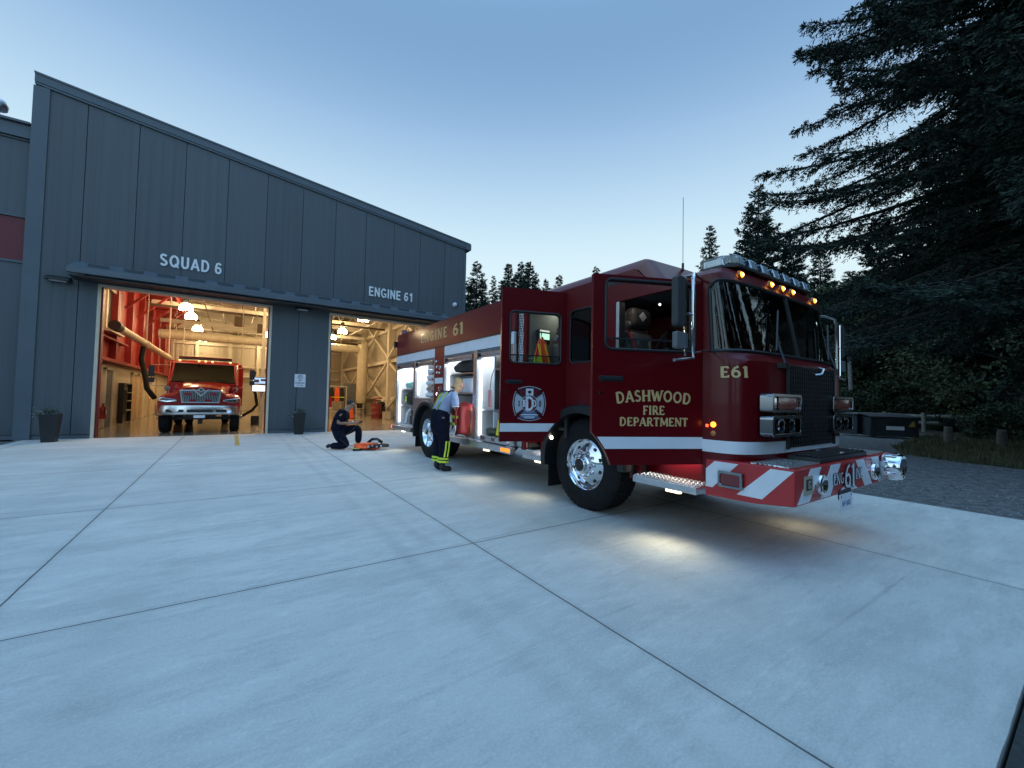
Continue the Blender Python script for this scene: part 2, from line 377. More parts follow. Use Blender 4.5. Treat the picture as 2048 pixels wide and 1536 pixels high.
# ------------------------------------------------------------------ ground, paving
def concrete():
    m = D.materials.new('broomed_concrete'); m.use_nodes = True; t = m.node_tree; b = t.nodes['Principled BSDF']
    L = t.links.new
    tcn = t.nodes.new('ShaderNodeTexCoord'); sp = t.nodes.new('ShaderNodeSeparateXYZ'); L(tcn.outputs['Object'], sp.inputs[0])
    def noi(scale, st, det=6, rough=.6):
        mp = t.nodes.new('ShaderNodeMapping'); mp.inputs['Scale'].default_value = st; L(tcn.outputs['Object'], mp.inputs[0])
        n = t.nodes.new('ShaderNodeTexNoise'); n.inputs['Scale'].default_value = scale; n.inputs['Detail'].default_value = det
        n.inputs['Roughness'].default_value = rough; L(mp.outputs[0], n.inputs['Vector']); return n.outputs['Fac']
    def mth(op, a, c=None, clamp=False):
        n = t.nodes.new('ShaderNodeMath'); n.operation = op; n.use_clamp = clamp
        for i, x in enumerate((a, c)):
            if x is None: continue
            if isinstance(x, (int, float)): n.inputs[i].default_value = x
            else: L(x, n.inputs[i])
        return n.outputs[0]
    def mix(f, a, c, mode='MIX'):
        n = t.nodes.new('ShaderNodeMix'); n.data_type = 'RGBA'; n.blend_type = mode
        if isinstance(f, float): n.inputs[0].default_value = f
        else: L(f, n.inputs[0])
        for i, x in ((6, a), (7, c)):
            if isinstance(x, tuple): n.inputs[i].default_value = (*x, 1)
            else: L(x, n.inputs[i])
        return n.outputs[2]
    def rng(x, a, c, lo=0., hi=1.):
        n = t.nodes.new('ShaderNodeMapRange'); L(x, n.inputs[0])
        for i, v in ((1, a), (2, c), (3, lo), (4, hi)): n.inputs[i].default_value = v
        return n.outputs[0]
    col = mix(rng(noi(.35, (1, 1, 1)), .35, .65), (.50, .51, .50), (.70, .695, .665))
    # every slab was poured on its own: a slightly different grey
    cell = t.nodes.new('ShaderNodeCombineXYZ')
    L(mth('FLOOR', mth('DIVIDE', mth('ADD', sp.outputs[0], 1.15), 3.07)), cell.inputs[0]); L(mth('FLOOR', mth('DIVIDE', mth('SUBTRACT', sp.outputs[1], .27), 3.145)), cell.inputs[1])
    wn_ = t.nodes.new('ShaderNodeTexWhiteNoise'); wn_.noise_dimensions = '2D'; L(cell.outputs[0], wn_.inputs[0])
    col = mix(mth('MULTIPLY', wn_.outputs[0], .35), col, (.45, .46, .455))
    col = mix(rng(noi(1.6, (.42, 1.15, 1), 10, .80), .45, .60, 0, .80), col, (.42, .43, .43))        # trowel smears along the slab
    col = mix(rng(noi(5.2, (.33, 1.25, 1), 8, .80), .52, .64, 0, .55), col, (.35, .36, .37))
    col = mix(rng(noi(3.9, (.36, 1.2, 1), 8, .80), .52, .66, 0, .38), col, (.80, .79, .75))
    col = mix(rng(noi(.9, (1, 1, 1), 6, .7), .56, .70, 0, .35), col, (.33, .34, .35))
    col = mix(rng(noi(22, (1, 1, 1), 8, .85), .40, .66, 0, .45), col, (.44, .445, .44))
    col = mix(rng(noi(70, (1, 1, 1), 3, .7), .45, .72, 0, .35), col, (.78, .77, .74))
    # faint float lines every pass of the trowel
    wv = mth('MULTIPLY', mth('SUBTRACT', noi(.8, (.3, 1, 1), 3), .5), .25)
    fl_ = mth('MULTIPLY', mth('ABSOLUTE', mth('SUBTRACT', mth('FRACT', mth('DIVIDE', mth('ADD', mth('ADD', sp.outputs[1], wv), 60.0), .83)), .5)), .83)
    col = mix(mth('MULTIPLY', rng(fl_, .022, .004), rng(noi(1.1, (.35, 3, 1), 5, .7), .50, .62, 0, .38)), col, (.22, .23, .24))
    # tyre lanes running into the bays
    wob = mth('MULTIPLY', mth('SUBTRACT', noi(.25, (1, 1, 1), 2), .5), .22)
    xw = mth('ADD', sp.outputs[0], wob)
    for c0, w, k in ((1.30, .10, .13), (1.56, .10, .11), (-.5, .30, .08), (-1.9, .3, .08), (2.9, .2, .12)):
        d = mth('ABSOLUTE', mth('SUBTRACT', xw, c0))
        f = mth('MULTIPLY', rng(d, w, w*.3), rng(noi(1.5, (3, .4, 1), 5), .35, .65, .3*k, 1.6*k))
        col = mix(f, col, (.24, .25, .26))
    # small dark spots
    v = t.nodes.new('ShaderNodeTexVoronoi'); v.inputs['Scale'].default_value = 1.3; L(tcn.outputs['Object'], v.inputs['Vector'])
    col = mix(rng(v.outputs['Distance'], .016, .008, 0, .8), col, (.06, .06, .06))
    # saw-cut joints
    for ax, x0, p in ((0, -1.15, 3.07), (1, .27, 3.145)):
        q = mth('DIVIDE', mth('SUBTRACT', mth('ADD', sp.outputs[ax], mth('MULTIPLY', mth('SUBTRACT', noi(3, (1, 1, 1), 3), .5), .012)), x0-p*20), p)
        d = mth('MULTIPLY', mth('ABSOLUTE', mth('SUBTRACT', mth('FRACT', mth('ADD', q, .5)), .5)), p)
        col = mix(rng(d, .0078, .0042, 0, .90), col, (.04, .042, .045))
        col = mix(rng(d, .06, .012, 0, .14), col, (.2, .2, .2))
    L(col, b.inputs['Base Color']); b.inputs['Roughness'].default_value = .8; b.inputs['Specular IOR Level'].default_value = .3
    u = t.nodes.new('ShaderNodeBump'); u.inputs['Strength'].default_value = .25; u.inputs['Distance'].default_value = .006
    L(noi(60, (.3, 2, 1), 4), u.inputs['Height']); L(u.outputs[0], b.inputs['Normal'])
    return m
M['concrete'] = concrete()
M['soil'] = mat('forest_soil', (.045, .04, .028), .95, 0, 0, .5, 1.5, .6, 8)
M['gravel'] = mat('grey_gravel', (.115, .12, .125), .95, 0, 0, .45, 7, .9, 22, spec=.2)
M['asphalt'] = mat('asphalt', (.035, .036, .038), .9, 0, 0, .3, 20, .5, 60)
struct = lambda o: tag(o, kind='structure')
struct(MB().add([(-900, -900, -.16), (900, -900, -.16), (900, 900, -.16), (-900, 900, -.16)], [(0, 1, 2, 3)]).build('ground', M['soil'], fixn=False))
struct(MB().box(-4.5, 8.07, .27, 16.18, -.15, 0).build('concrete_apron', M['concrete']))
struct(MB().add([(-40, -60, -.012), (40, -60, -.012), (40, .26, -.012), (-40, .26, -.012)], [(0, 1, 2, 3)]).build('asphalt_drive', M['asphalt'], fixn=False))
gp = [(8.08, .27), (14.6, .27), (14.9, 1.2), (15.5, 2.6), (16.1, 3.5), (18.5, 4.25), (21, 4.45), (22.6, 4.5), (26, 4.2), (27, 9), (30, 30), (20, 44), (8.08, 44)]
struct(MB().add([(x, y, -.02) for x, y in gp], [tuple(range(len(gp)))]).build('gravel_yard', M['gravel'], fixn=False))
struct(MB().box(-30, -4.51, 8, 16.3, -.15, -.03).build('paved_verge', mat('paver_grey', (.11, .115, .12), .9, 0, 0, .25, 3)))
stripe = MB().add([(.12, 12.75, .004), (.22, 12.75, .004), (.22, 16.18, .004), (.12, 16.18, .004)], [(0, 1, 2, 3)])
struct(stripe.build('painted_stripe', mat('yellow_line_paint', (.50, .33, .09), .7, 0, 0, .4, 14), fixn=False))

# ------------------------------------------------------------------ fire station
M['siding'] = mat('charcoal_siding', (.093, .110, .126), .5, .0, 0, .07, .8, .05, 3, stretch=(10, 1, .15), spec=.35)
def weather(m):
    # each sheet a touch lighter or darker, faint run-off streaks, splash dirt near the ground
    t = m.node_tree; b = t.nodes['Principled BSDF']; L = t.links.new; src = b.inputs['Base Color'].links[0].from_socket
    tcn = t.nodes.new('ShaderNodeTexCoord'); sp = t.nodes.new('ShaderNodeSeparateXYZ'); L(tcn.outputs['Object'], sp.inputs[0])
    def mth(op, a, c):
        n = t.nodes.new('ShaderNodeMath'); n.operation = op
        for i, x in enumerate((a, c)):
            if isinstance(x, (int, float)): n.inputs[i].default_value = x
            else: L(x, n.inputs[i])
        return n.outputs[0]
    w = t.nodes.new('ShaderNodeTexWhiteNoise'); w.noise_dimensions = '1D'
    L(mth('FLOOR', mth('DIVIDE', mth('ADD', sp.outputs[0], 5.48), 1.1), 0.0), w.inputs['W'])
    mp = t.nodes.new('ShaderNodeMapping'); mp.inputs['Scale'].default_value = (9, 1, .35); L(tcn.outputs['Object'], mp.inputs[0])
    n1 = t.nodes.new('ShaderNodeTexNoise'); n1.inputs['Scale'].default_value = 1.2; n1.inputs['Detail'].default_value = 6; L(mp.outputs[0], n1.inputs['Vector'])
    f = mth('ADD', mth('ADD', .86, mth('MULTIPLY', w.outputs[0], .10)), mth('MULTIPLY', n1.outputs[0], .18))
    mr = t.nodes.new('ShaderNodeMapRange'); L(mth('ADD', sp.outputs[2], mth('MULTIPLY', n1.outputs[0], .5)), mr.inputs[0])
    for i, v in ((1, .25), (2, .75), (3, .80), (4, 1.0)): mr.inputs[i].default_value = v
    vm_ = t.nodes.new('ShaderNodeVectorMath'); vm_.operation = 'SCALE'; L(src, vm_.inputs[0]); L(mth('MULTIPLY', f, mr.outputs[0]), vm_.inputs['Scale'])
    L(vm_.outputs[0], b.inputs['Base Color'])
weather(M['siding'])
M['sidingback'] = mat('siding_groove', (.055, .070, .085), .7)
M['trim'] = mat('grey_trim', (.100, .124, .148), .5, 0, 0, .06, 1.5, spec=.35)
M['canopy'] = mat('canopy_metal', (.100, .122, .148), .45, .1, 0, .08, 2)
M['interior'] = mat('interior_beige', (.50, .44, .34), .6, 0, 0, .06, 1.2)
M['intred'] = mat('interior_red', (.30, .018, .014), .55, 0, 0, .08, 1.4)
M['intlow'] = mat('interior_lower_wall', (.55, .46, .34), .5, 0, 0, .12, 1.0)
M['steel'] = mat('painted_steel', (.62, .55, .43), .5, 0, 0, .08, 2)
M['floorin'] = mat('polished_floor', (.30, .26, .20), .16, 0, 0, .25, .7, .03, 4)
M['panel_red'] = mat('red_cladding', (.14, .010, .020), .5, 0, 0, .08, 1)
M['wood'] = mat('timber_trim', (.45, .25, .10), .5, 0, 0, .3, 6)
YW = 16.2
rz = lambda x: 9.86-.1235*(x+4.6)
st = thing('fire_station', (1.85, YW, 0), 'charcoal ribbed metal fire station with two tall open lit bays and sloping roofline', 'fire station')
SEG = [(-4.65, -3.24, 0.12), (-3.24, 1.05, 4.36), (1.05, 2.86, .12), (2.86, 7.10, 4.36), (7.10, 8.36, .12)]
seams = [-3.63+1.1*k for k in range(-1, 12)]
sid = MB(); back = MB()
fxz = lambda a, b, d: (a, d, b)
for x0, x1, zb in SEG:
    back.prism([(x0, zb), (x1, zb), (x1, rz(x1)-.1), (x0, rz(x0)-.1)], fxz, YW+.05, YW+.30)
    cuts = [x0]+[s for s in seams if x0+.04 < s < x1-.04]+[x1]
    for a, c in zip(cuts[:-1], cuts[1:]):
        a2 = a+(.008 if a != x0 else 0); c2 = c-(.008 if c != x1 else 0)
        sid.prism([(a2, zb), (c2, zb), (c2, rz(c2)-.12), (a2, rz(a2)-.12)], fxz, YW, YW+.049)
        n = 4
        for k in range(1, n):       # fine ribs
            xx = a2+(c2-a2)*k/n
            sid.prism([(xx-.012, zb+.002), (xx+.012, zb+.002), (xx+.012, rz(xx)-.14), (xx-.012, rz(xx)-.14)], fxz, YW-.0035, YW-.0005)
back.build('wall', M['sidingback'], st); sid.build('siding', M['siding'], st)
b = MB()
for x0, x1, zb in SEG:
    if zb < 1: MB().box(x0, x1, YW+.02, YW+.29, 0, .105).build('base_course', M['trim'], st)

# roof edge: cap, fascia, double bead
f = MB()
def slopebar(mb, x0, x1, t0, t1, y0, y1):
    mb.prism([(x0, rz(x0)-t1), (x1, rz(x1)-t1), (x1, rz(x1)-t0), (x0, rz(x0)-t0)], fxz, y0, y1)
slopebar(f, -4.67, 8.60, 0, .05, YW-.08, YW+.4)
slopebar(f, -4.66, 8.57, .055, .26, YW-.06, YW+.35)
slopebar(f, -4.655, 8.40, .275, .325, YW-.05, YW-.008)
f.build('roof_trim', M['trim'], st)
g = MB().box(8.365, 8.62, YW-.1, 38, rz(8.6)-.30, rz(8.6)-.04)
g.build('gutter', M['trim'], st)
MB().box(-4.68, -4.37, YW-.035, YW-.008, .0, rz(-4.5)-.34).build('corner_trim', M['trim'], st)
MB().box(8.30, 8.42, YW-.03, YW-.008, 4.9, rz(8.4)-.5).build('corner_trim', M['trim'], st)
# canopy over both doors
c = MB(); x0, x1 = -3.72, 7.42
c.add([(x0, YW-.02, 4.92), (x1, YW-.02, 4.92), (x1, YW-.66, 4.63), (x0, YW-.66, 4.63), (x0, YW-.02, 4.89), (x1, YW-.02, 4.89), (x1, YW-.66, 4.60), (x0, YW-.66, 4.60)],
      [(0, 3, 2, 1), (4, 5, 6, 7), (0, 1, 5, 4), (2, 3, 7, 6), (0, 4, 7, 3), (1, 2, 6, 5)])
c.box(x0, x1, YW-.70, YW-.665, 4.48, 4.635); c.box(x0, x1, YW-.66, YW-.6, 4.47, 4.495)
can = c.build('canopy', M['canopy'], st)
x = x0+.35
while x < x1-.4:
    MB().prism([(x, 0), (x+.42, 0), (x+.42, .07), (x, .07)], lambda a, b, d: (a, YW-.47+d, 4.735+b+d*.44), 0, .03).build('snow_guard', M['sidingback'], can); x += .72
for px in [x0+.3+1.2*i for i in range(10)]: MB().bar((px, YW-.02, 4.52), (px, YW-.63, 4.55), .05, .06).build('bracket', M['dark'], can)
MB().box(x0+.02, x1-.02, YW-.6, YW-.02, 4.40, 4.44).build('soffit', M['dark'], can)
# door frames
for (xa, xb), nm in (((-3.24, 1.05), 0), ((2.86, 7.10), 1)):
    q = MB().box(xa, xa+.07, YW-.02, YW+.32, 0, 4.30).box(xb-.07, xb, YW-.02, YW+.32, 0, 4.30).box(xa, xb, YW-.02, YW+.32, 4.302, 4.37)
    df = q.build('door_frame', M['steel'], st, .004)
    for e0 in (xa+.072, xb-.11): MB().box(e0, e0+.038, YW+.05, YW+.28, 0, 4.30).build('weather_seal', M['panel_red'], df)
# wall lettering
M['signwhite'] = mat('sign_white', (.82, .84, .87), .45)
for s_, x_, w_ in (('SQUAD', -1.95, 1.23), ('6', -.60, .20)): serif_text('lettering', s_, M['signwhite'], st, lambda u, v, d: (x_+u, YW-.022-d, 5.16+v), .37, w_, gap=.07, grow=.025, G=GS, thick=.02)
for s_, x_, w_ in (('ENGINE', 4.23, 1.27), ('61', 5.63, .38)): serif_text('lettering', s_, M['signwhite'], st, lambda u, v, d: (x_+u, YW-.022-d, 5.22+v), .36, w_, gap=.07, grow=.025, G=GS, thick=.02)
# shell: side walls, back wall, roof, floor
XL, XR, YB = -3.80, 8.05, 38.0
w = MB().box(8.10, 8.36, YW+.31, YB, 0, rz(8.36)-.15).box(XL, 8.09, YB, YB+.3, 0, rz(XL)-.4)
w.build('outer_wall', M['siding'], st)
rf = MB(); rf.prism([(-4.65, rz(-4.65)-.12), (8.6, rz(8.6)-.12), (8.6, rz(8.6)-.42), (-4.65, rz(-4.65)-.42)], fxz, YW+.42, YB+.5)
rf.build('roof', mat('roof_underside', (.26, .225, .17), .7, 0, 0, .15, 1.5), st)
tag(MB().box(-4.64, 8.09, YW-.018, YB-.01, -.16, .001).build('station_floor', M['floorin']), kind='structure')
iw = MB().box(-4.0, XL, YW+.32, YB-.01, 0, 2.36)
iw.build('lower_wall', M['intlow'], st)
MB().box(-4.0, XL+.02, YW+.32, YB-.01, 2.362, 9.2).build('upper_wall', M['intred'], st)
bw = MB().box(XL+.03, XR+.04, YB-.07, YB-.005, 0, 8.9)
x = XL+.1
while x < XR: bw.box(x, x+.10, YB-.11, YB-.072, .1, 8.2); x += .30
for z in (2.2, 4.2, 5.6): bw.box(XL+.05, XR, YB-.13, YB-.112, z, z+.05)
bw.build('back_wall', M['interior'], st)
rw = MB().box(XR, 8.095, YW+.32, YB-.08, 0, 7.9); y = YW+.6
while y < YB-.3: rw.box(XR-.035, XR-.002, y, y+.10, .1, 7.8); y += .30
rw.build('inner_wall', M['interior'], st)
MB().box(XL, XR, YW+.301, YW+.32, 4.4, 8.0).build('inner_front', M['interior'], st)
# steel frames, girts, braces
for y in (18.3, 24.45, 30.6, 36.9):
    fr = MB().box(XR-.42, XR-.04, y-.15, y+.15, 0, 7.4)
    fr.prism([(XL+.05, 6.9), (XR-.45, 5.75), (XR-.45, 6.15), (XL+.05, 7.5)], fxz, y-.06, y+.06)
    for i in range(9):      # open web of the rafter
        xa = XL+.6+i*1.2
        fr.bar((xa, y, 7.0-.09*(xa-XL)), (xa+.6, y, 8.2-.12*(xa-XL)), .06); fr.bar((xa+.6, y, 8.2-.12*(xa-XL)), (xa+1.2, y, 6.9-.09*(xa-XL)), .06)
    fr.build('steel_frame', M['steel'], st)
gi = MB()
for z in (1.2, 3.45, 5.4): gi.box(XR-.25, XR-.04, 18.46, YB-.1, z-.1, z+.1)
for z in (2.6, 3.35, 4.9, 6.2): gi.box(XL+.1, XR-.45, YB-.3, YB-.12, z-.08, z+.08)
for x in (-2.2, -.2, 1.6, 3.4, 5.4): gi.box(x-.1, x+.1, YB-.34, YB-.302, 0, 7.6)
gi.build('girt', M['steel'], st)
br = MB()
for y0, y1 in ((18.45, 24.3), (24.6, 30.45), (30.75, 36.75)):
    for za, zb in ((.6, 3.3), (3.6, 6.6)):
        br.bar((XR-.3, y0, za), (XR-.3, y1, zb), .12); br.bar((XR-.42, y0, zb), (XR-.42, y1, za), .12)
br.build('cross_brace', M['steel'], st)
pu = MB()
for i in range(9):
    x = XL+.8+i*1.35; pu.box(x-.04, x+.04, YW+.33, YB-.1, rz(x)-.72, rz(x)-.44)
pu.build('purlin', mat('purlin_steel', (.34, .29, .21), .6), st)
# conduits, sprinkler pipes and hoist rails under the roof
for x, z, r_, m_ in ((-2.9, 6.6, .05, M['intred']), (-.6, 6.2, .035, M['steel']), (.9, 5.9, .03, M['steel']), (3.6, 5.7, .05, M['intred']), (4.4, 6.0, .03, M['steel']), (6.6, 5.5, .045, M['steel'])):
    MB().tube([(x, 17.2, z), (x, 37.5, z)], r_, 8).build('pipe', m_, st, smooth=True)
for y, z in ((20.2, 6.2), (26.5, 5.75), (29.6, 5.3), (33.5, 5.6)):
    MB().box(XL+.4, XR-.5, y-.05, y+.05, z-.10, z+.10).build('crane_rail', M['steel'], st)
for x, y, z0 in ((-2.2, 27.8, 2.4), (.35, 24.8, 2.6), (1.25, 23.4, 2.2), (4.1, 27.9, 2.0), (2.0, 33.0, 2.2), (-3.0, 32.0, 2.4)):
    MB().tube([(x, y, z0), (x, y, 7.2)], .022, 6).build('drop_pipe', M['steel'], st)
M['brown'] = mat('dark_brown_steel', (.10, .065, .035), .6, 0, 0, .2, 3)
for y, z in ((19.4, 5.55), (22.2, 5.6), (24.9, 5.35), (28.0, 5.9), (31.8, 5.15), (34.6, 6.0)):
    MB().box(XL+.5, XR-.5, y-.04, y+.04, z-.06, z+.05).build('cable_tray', M['brown'], st)
for x, z in ((-1.2, 5.5), (.35, 6.3), (2.6, 5.9), (5.0, 6.1)):
    MB().tube([(x, 17.3, z), (x, 37.4, z)], .028, 6).build('conduit', M['brown'], st)
for x0_, x1_ in ((-2.1, .35), (.75, 3.2), (4.0, 6.2)):
    MB().tube([(x0_+(x1_-x0_)*k/8, 35.9, 5.55-.16*math.sin(PI*k/8)) for k in range(9)], .09, 8).build('rolled_tarp', M['brown'], st, smooth=True)
for x, y, z in ((.2, 26.3, 4.9), (3.9, 29.9, 4.6), (1.35, 29.0, 5.0)):
    MB().box(x-.22, x+.22, y-.2, y+.2, z, z+.5).build('unit_heater', M['brown'], st, .02)
# red side: pilasters, ledge, mezzanine window, knee-braced red walkway
rd = MB()
for y in (17.6, 20.9, 23.6, 26.2, 28.8, 31.4, 34.0): rd.box(XL+.021, XL+.22, y-.16, y+.16, 2.4, 8.9)
rd.box(XL+.021, XL+.30, YW+.4, YB-.1, 2.36, 2.46); rd.box(XL+.021, XL+.26, YW+.4, 22.6, 3.14, 3.2)
for y in (22.6, 25.2, 27.8, 30.4, 33.0):
    rd.bar((XL+.1, y, 4.7), (XL+1.25, y, 5.9), .09); rd.bar((XL+1.25, y, 6.0), (XL+.05, y, 6.0), .09)
rd.box(XL+.03, XL+1.5, 21.5, YB-.2, 6.05, 6.25); rd.box(XL+1.45, XL+1.52, 21.5, YB-.2, 5.75, 6.05)
rd.build('pilaster', M['intred'], st)
wn = MB().box(XL+.03, XL+.16, 19.45, 19.6, 3.5, 4.9).box(XL+.03, XL+.16, 21.3, 21.45, 3.5, 4.9).box(XL+.03, XL+.16, 19.45, 21.45, 4.9, 5.05).box(XL+.03, XL+.30, 19.4, 21.5, 3.4, 3.5)
wf = wn.build('window_frame', M['cream'], st)
MB().box(XL+.025, XL+.05, 19.6, 21.3, 3.5, 4.9).build('pane', mat('dark_opening', (.035, .032, .03), .3), wf)
for y0 in (20.3, 25.1, 26.6, 29.2, 31.6):
    dm = MB().box(XL+.005, XL+.05, y0, y0+1.05, .02, 2.1).build('door', M['wood'] if y0 > 25 else M['grey'], st, .006)
    MB().box(XL+.004, XL+.09, y0-.07, y0-.002, .02, 2.17).box(XL+.004, XL+.09, y0+1.052, y0+1.12, .02, 2.17).box(XL+.004, XL+.09, y0-.07, y0+1.12, 2.102, 2.18).build('frame', M['steel'], dm)
    MB().tube([(XL+.06, y0+.95, 1.0), (XL+.11, y0+.95, 1.0), (XL+.11, y0+.8, 1.0)], .014, 8).build('handle', M['chrome'], dm)

# lower wing on the left
wg = thing('station_wing', (-8, 16.4, 0), 'lower charcoal wing with a dark red band left of the tall bays', 'building')
ws = MB(); wb = MB().box(-20, -4.66, 16.46, 26, 0, 8.35)
x = -20.0
while x < -4.8:
    xb = min(x+.905, -4.69)
    for za, zb in ((.12, 4.70), (5.99, 8.0)): ws.box(x+.011, xb-.011, 16.40, 16.459, za, zb)
    x += .905
wb.build('wall', M['sidingback'], wg); ws.build('siding', M['siding'], wg)
MB().box(-20, -4.72, 16.41, 16.458, 4.77, 5.92).build('red_band', M['panel_red'], wg)
MB().box(-20, -4.69, 16.37, 16.455, 4.702, 4.765).box(-20, -4.69, 16.37, 16.455, 5.925, 5.985).build('band_trim', M['trim'], wg)
MB().box(-20, -4.72, 16.22, 16.6, 8.42, 8.48).box(-20, -4.72, 16.30, 16.5, 8.06, 8.415).box(-20, -4.72, 16.36, 16.458, 8.004, 8.05).build('roof_trim', M['trim'], wg)
MB().box(-20, -4.69, 16.38, 16.458, 0, .11).build('base_course', M['trim'], wg)
vt = thing('roof_vent', (-5.55, 16.9, 8.36), 'small pale curved vent cowl on the wing roof at the frame edge', 'vent')
MB().tube([(-5.55, 16.9, 8.36), (-5.55, 16.9, 8.9)], .09, 12).build('stack', M['alu'], vt, smooth=True)
MB().lathe((-5.55, 16.9, 8.9), (0, 0, 1), [(.09, 0), (.22, .02), (.24, .12), (.18, .24), (.0, .3)], 16).build('cowl', M['alu'], vt, smooth=True)

# fittings on the front wall
def wallpack(x, z, lab):
    t = thing('wall_light', (x, YW, z), lab, 'wall light', 'wall lights')
    MB().prism([(-.0, -.06), (-.24, -.06), (-.24, -.01), (0, .09)], lambda a, b, d: (x+d, YW-.008+a, z+b), -.24, .24).build('housing', M['black'], t, .008)
    MB().box(x-.16, x+.16, YW-.20, YW-.05, z-.075, z-.062).build('lens', M['white'], t)
wallpack(-4.0, 4.36, 'black wall light left of the squad bay')
wallpack(1.97, 4.39, 'black wall light on the pier between the bays')
cm = thing('security_camera', (7.91, YW, 5.39), 'white dome security camera high at the right corner of the station', 'camera')
MB().lathe((7.91, YW-.008, 5.39), (0, -1, 0), [(0, 0), (.10, 0), (.10, .05), (.08, .06)], 20).build('base', M['white'], cm, smooth=True)
MB().lathe((7.91, YW-.068, 5.39), (0, -1, 0), [(.08, 0), (.07, .05), (.04, .08), (0, .09)], 20).build('dome', M['white'], cm, smooth=True)
MB().lathe((7.97, YW-.13, 5.37), (.3, -1, -.2), [(.035, 0), (.03, .012), (0, .014)], 12).build('lens', M['black'], cm)
sg = thing('wall_sign', (1.975, YW, 1.6), 'white no parking sign on the pier beside the engine bay', 'sign')
sp_ = MB().prism(rrect(1.80, 2.15, 1.60, 2.06, .02), fxz, YW-.02, YW-.008).build('plate', M['white'], sg)
ink = mat('sign_ink', (.02, .025, .06), .6)
rg = MB().lathe((1.975, YW-.0205, 1.955), (0, -1, 0), [(.078, 0), (.078, .002), (.062, .002), (.062, 0)], 24).build('ring', ink, sp_)
text_mesh('lettering', 'P', .075, ink, sp_, (1.975, YW-.0205, 1.918), (1, 0, 0), (0, 0, 1), .002, .02, None, 'C')
text_mesh('lettering', 'NO', .045, ink, sp_, (1.975, YW-.0205, 1.815), (1, 0, 0), (0, 0, 1), .002, .02, None, 'C')
text_mesh('lettering', 'PARKING', .05, ink, sp_, (1.975, YW-.0205, 1.722), (1, 0, 0), (0, 0, 1), .002, .02, .29, 'C')
text_mesh('lettering', 'ANYTIME', .03, ink, sp_, (1.975, YW-.0205, 1.655), (1, 0, 0), (0, 0, 1), .002, .01, .2, 'C')
# ------------------------------------------------------------------ fire engine
CX, HW, XS = 4.78, 1.16, 3.62
XF = CX+HW
fe = thing('fire_engine', (CX, 5.6, 0), 'large dark red fire engine parked on the concrete with cab doors and side lockers open', 'fire engine')
fx = lambda a, b, d: (d, a, b)              # plates in the side plane: a = Y, b = Z, d = X
def lerp(z, T):
    for (z0, *a), (z1, *b) in zip(T[:-1], T[1:]):
        if z <= z1:
            f = max(0, (z-z0)/(z1-z0)); return [p+(q-p)*f for p, q in zip(a, b)]
    return T[-1][1:]
FR = [(.60, 1.80), (.84, 1.73), (1.0, 1.71), (1.60, 1.71), (1.74, 1.72), (1.79, 1.79), (1.82, 1.815), (2.5, 1.945), (2.56, 1.965)]
YD = 2.157
def S(th, z, grow=0.):
    yf, = lerp(z, FR); n = 4.2; c, s_ = math.cos(th), abs(math.sin(th))
    u = math.copysign(abs(c)**(2/n), c); w = s_**(2/n)
    x = CX-HW*u; y = YD-(YD-yf)*w
    if grow:
        p = Vector((x, y, z)); e = Vector((u**3*-1, -w**3*1.0, 0)); e.normalize(); return tuple(p+e*grow)
    return (x, y, z)
NT = 56
TH = [PI*(.5-.5*math.cos(PI*i/NT)) for i in range(NT+1)]
TH = [.5*a+.5*PI*i/NT for i, a in enumerate(TH)]
cab = MB()
def loft(mb, rows, i0=0, i1=NT, mi=0):
    vs = [p for r in rows for p in r[i0:i1+1]]; n = i1-i0+1
    return mb.add(vs, [(j*n+i, j*n+i+1, (j+1)*n+i+1, (j+1)*n+i) for j in range(len(rows)-1) for i in range(n-1)], mi)
WA, WB = 2, NT-2
def zb(i): return 1.835
def zt(i):
    e = min(i-WA, WB-i)
    return 2.49-.07*max(0, 1-e/7.)**2
lowz = [.66, .72, .84, .94, 1.05, 1.2, 1.4, 1.6, 1.70, 1.74, 1.765, 1.79, 1.815, 1.835]
loft(cab, [[S(t, z) for t in TH] for z in lowz])
for a, b in ((0, WA), (WB, NT)): loft(cab, [[S(t, 1.835+(2.49-1.835)*k/6) for t in TH] for k in range(7)], a, b)
loft(cab, [[S(t, zt(i)+(2.56-zt(i))*k/3) for i, t in enumerate(TH)] for k in range(4)], WA, WB)
for a, b in ((0, WA), (WB, NT)): loft(cab, [[S(t, 2.49+.07*k/3) for t in TH] for k in range(4)], a, b)
def zp(x):
    e = HW-abs(x-CX); return 2.56+.10*(1-max(0, 1-e/.24)**2.2)+.012*min(1, e/.8)
rows = []
for k in range(7):
    ph = PI/2*k/6; r = []
    for t in TH:
        a = S(t, 2.56); f = 1-math.cos(ph); yy = a[1]+(2.42-a[1])*f if False else a[1]+(YD-a[1])*f
        r.append((a[0], yy, a[2]+(zp(a[0])-a[2])*math.sin(ph)))
    rows.append(r)
loft(cab, rows)
top = [p for p in rows[-1]]
loft(cab, [[(p[0], YD, p[2]) for p in top], [(p[0], 2.66, p[2]) for p in top]])
def zr2(x):
    e = HW-abs(x-CX); return 2.82+.155*(1-max(0, 1-e/.26)**2.2)+.02*min(1, e/.8)
rr = [[(p[0], 2.66, p[2]) for p in top], [(p[0], 2.70, p[2]+.02) for p in top], [(p[0], 2.90, zr2(p[0])-.03) for p in top], [(p[0], 2.96, zr2(p[0])) for p in top], [(p[0], 5.03, zr2(p[0])) for p in top]]
loft(cab, rr)
cabo = cab.build('cab', M['red'], fe, smooth=True)
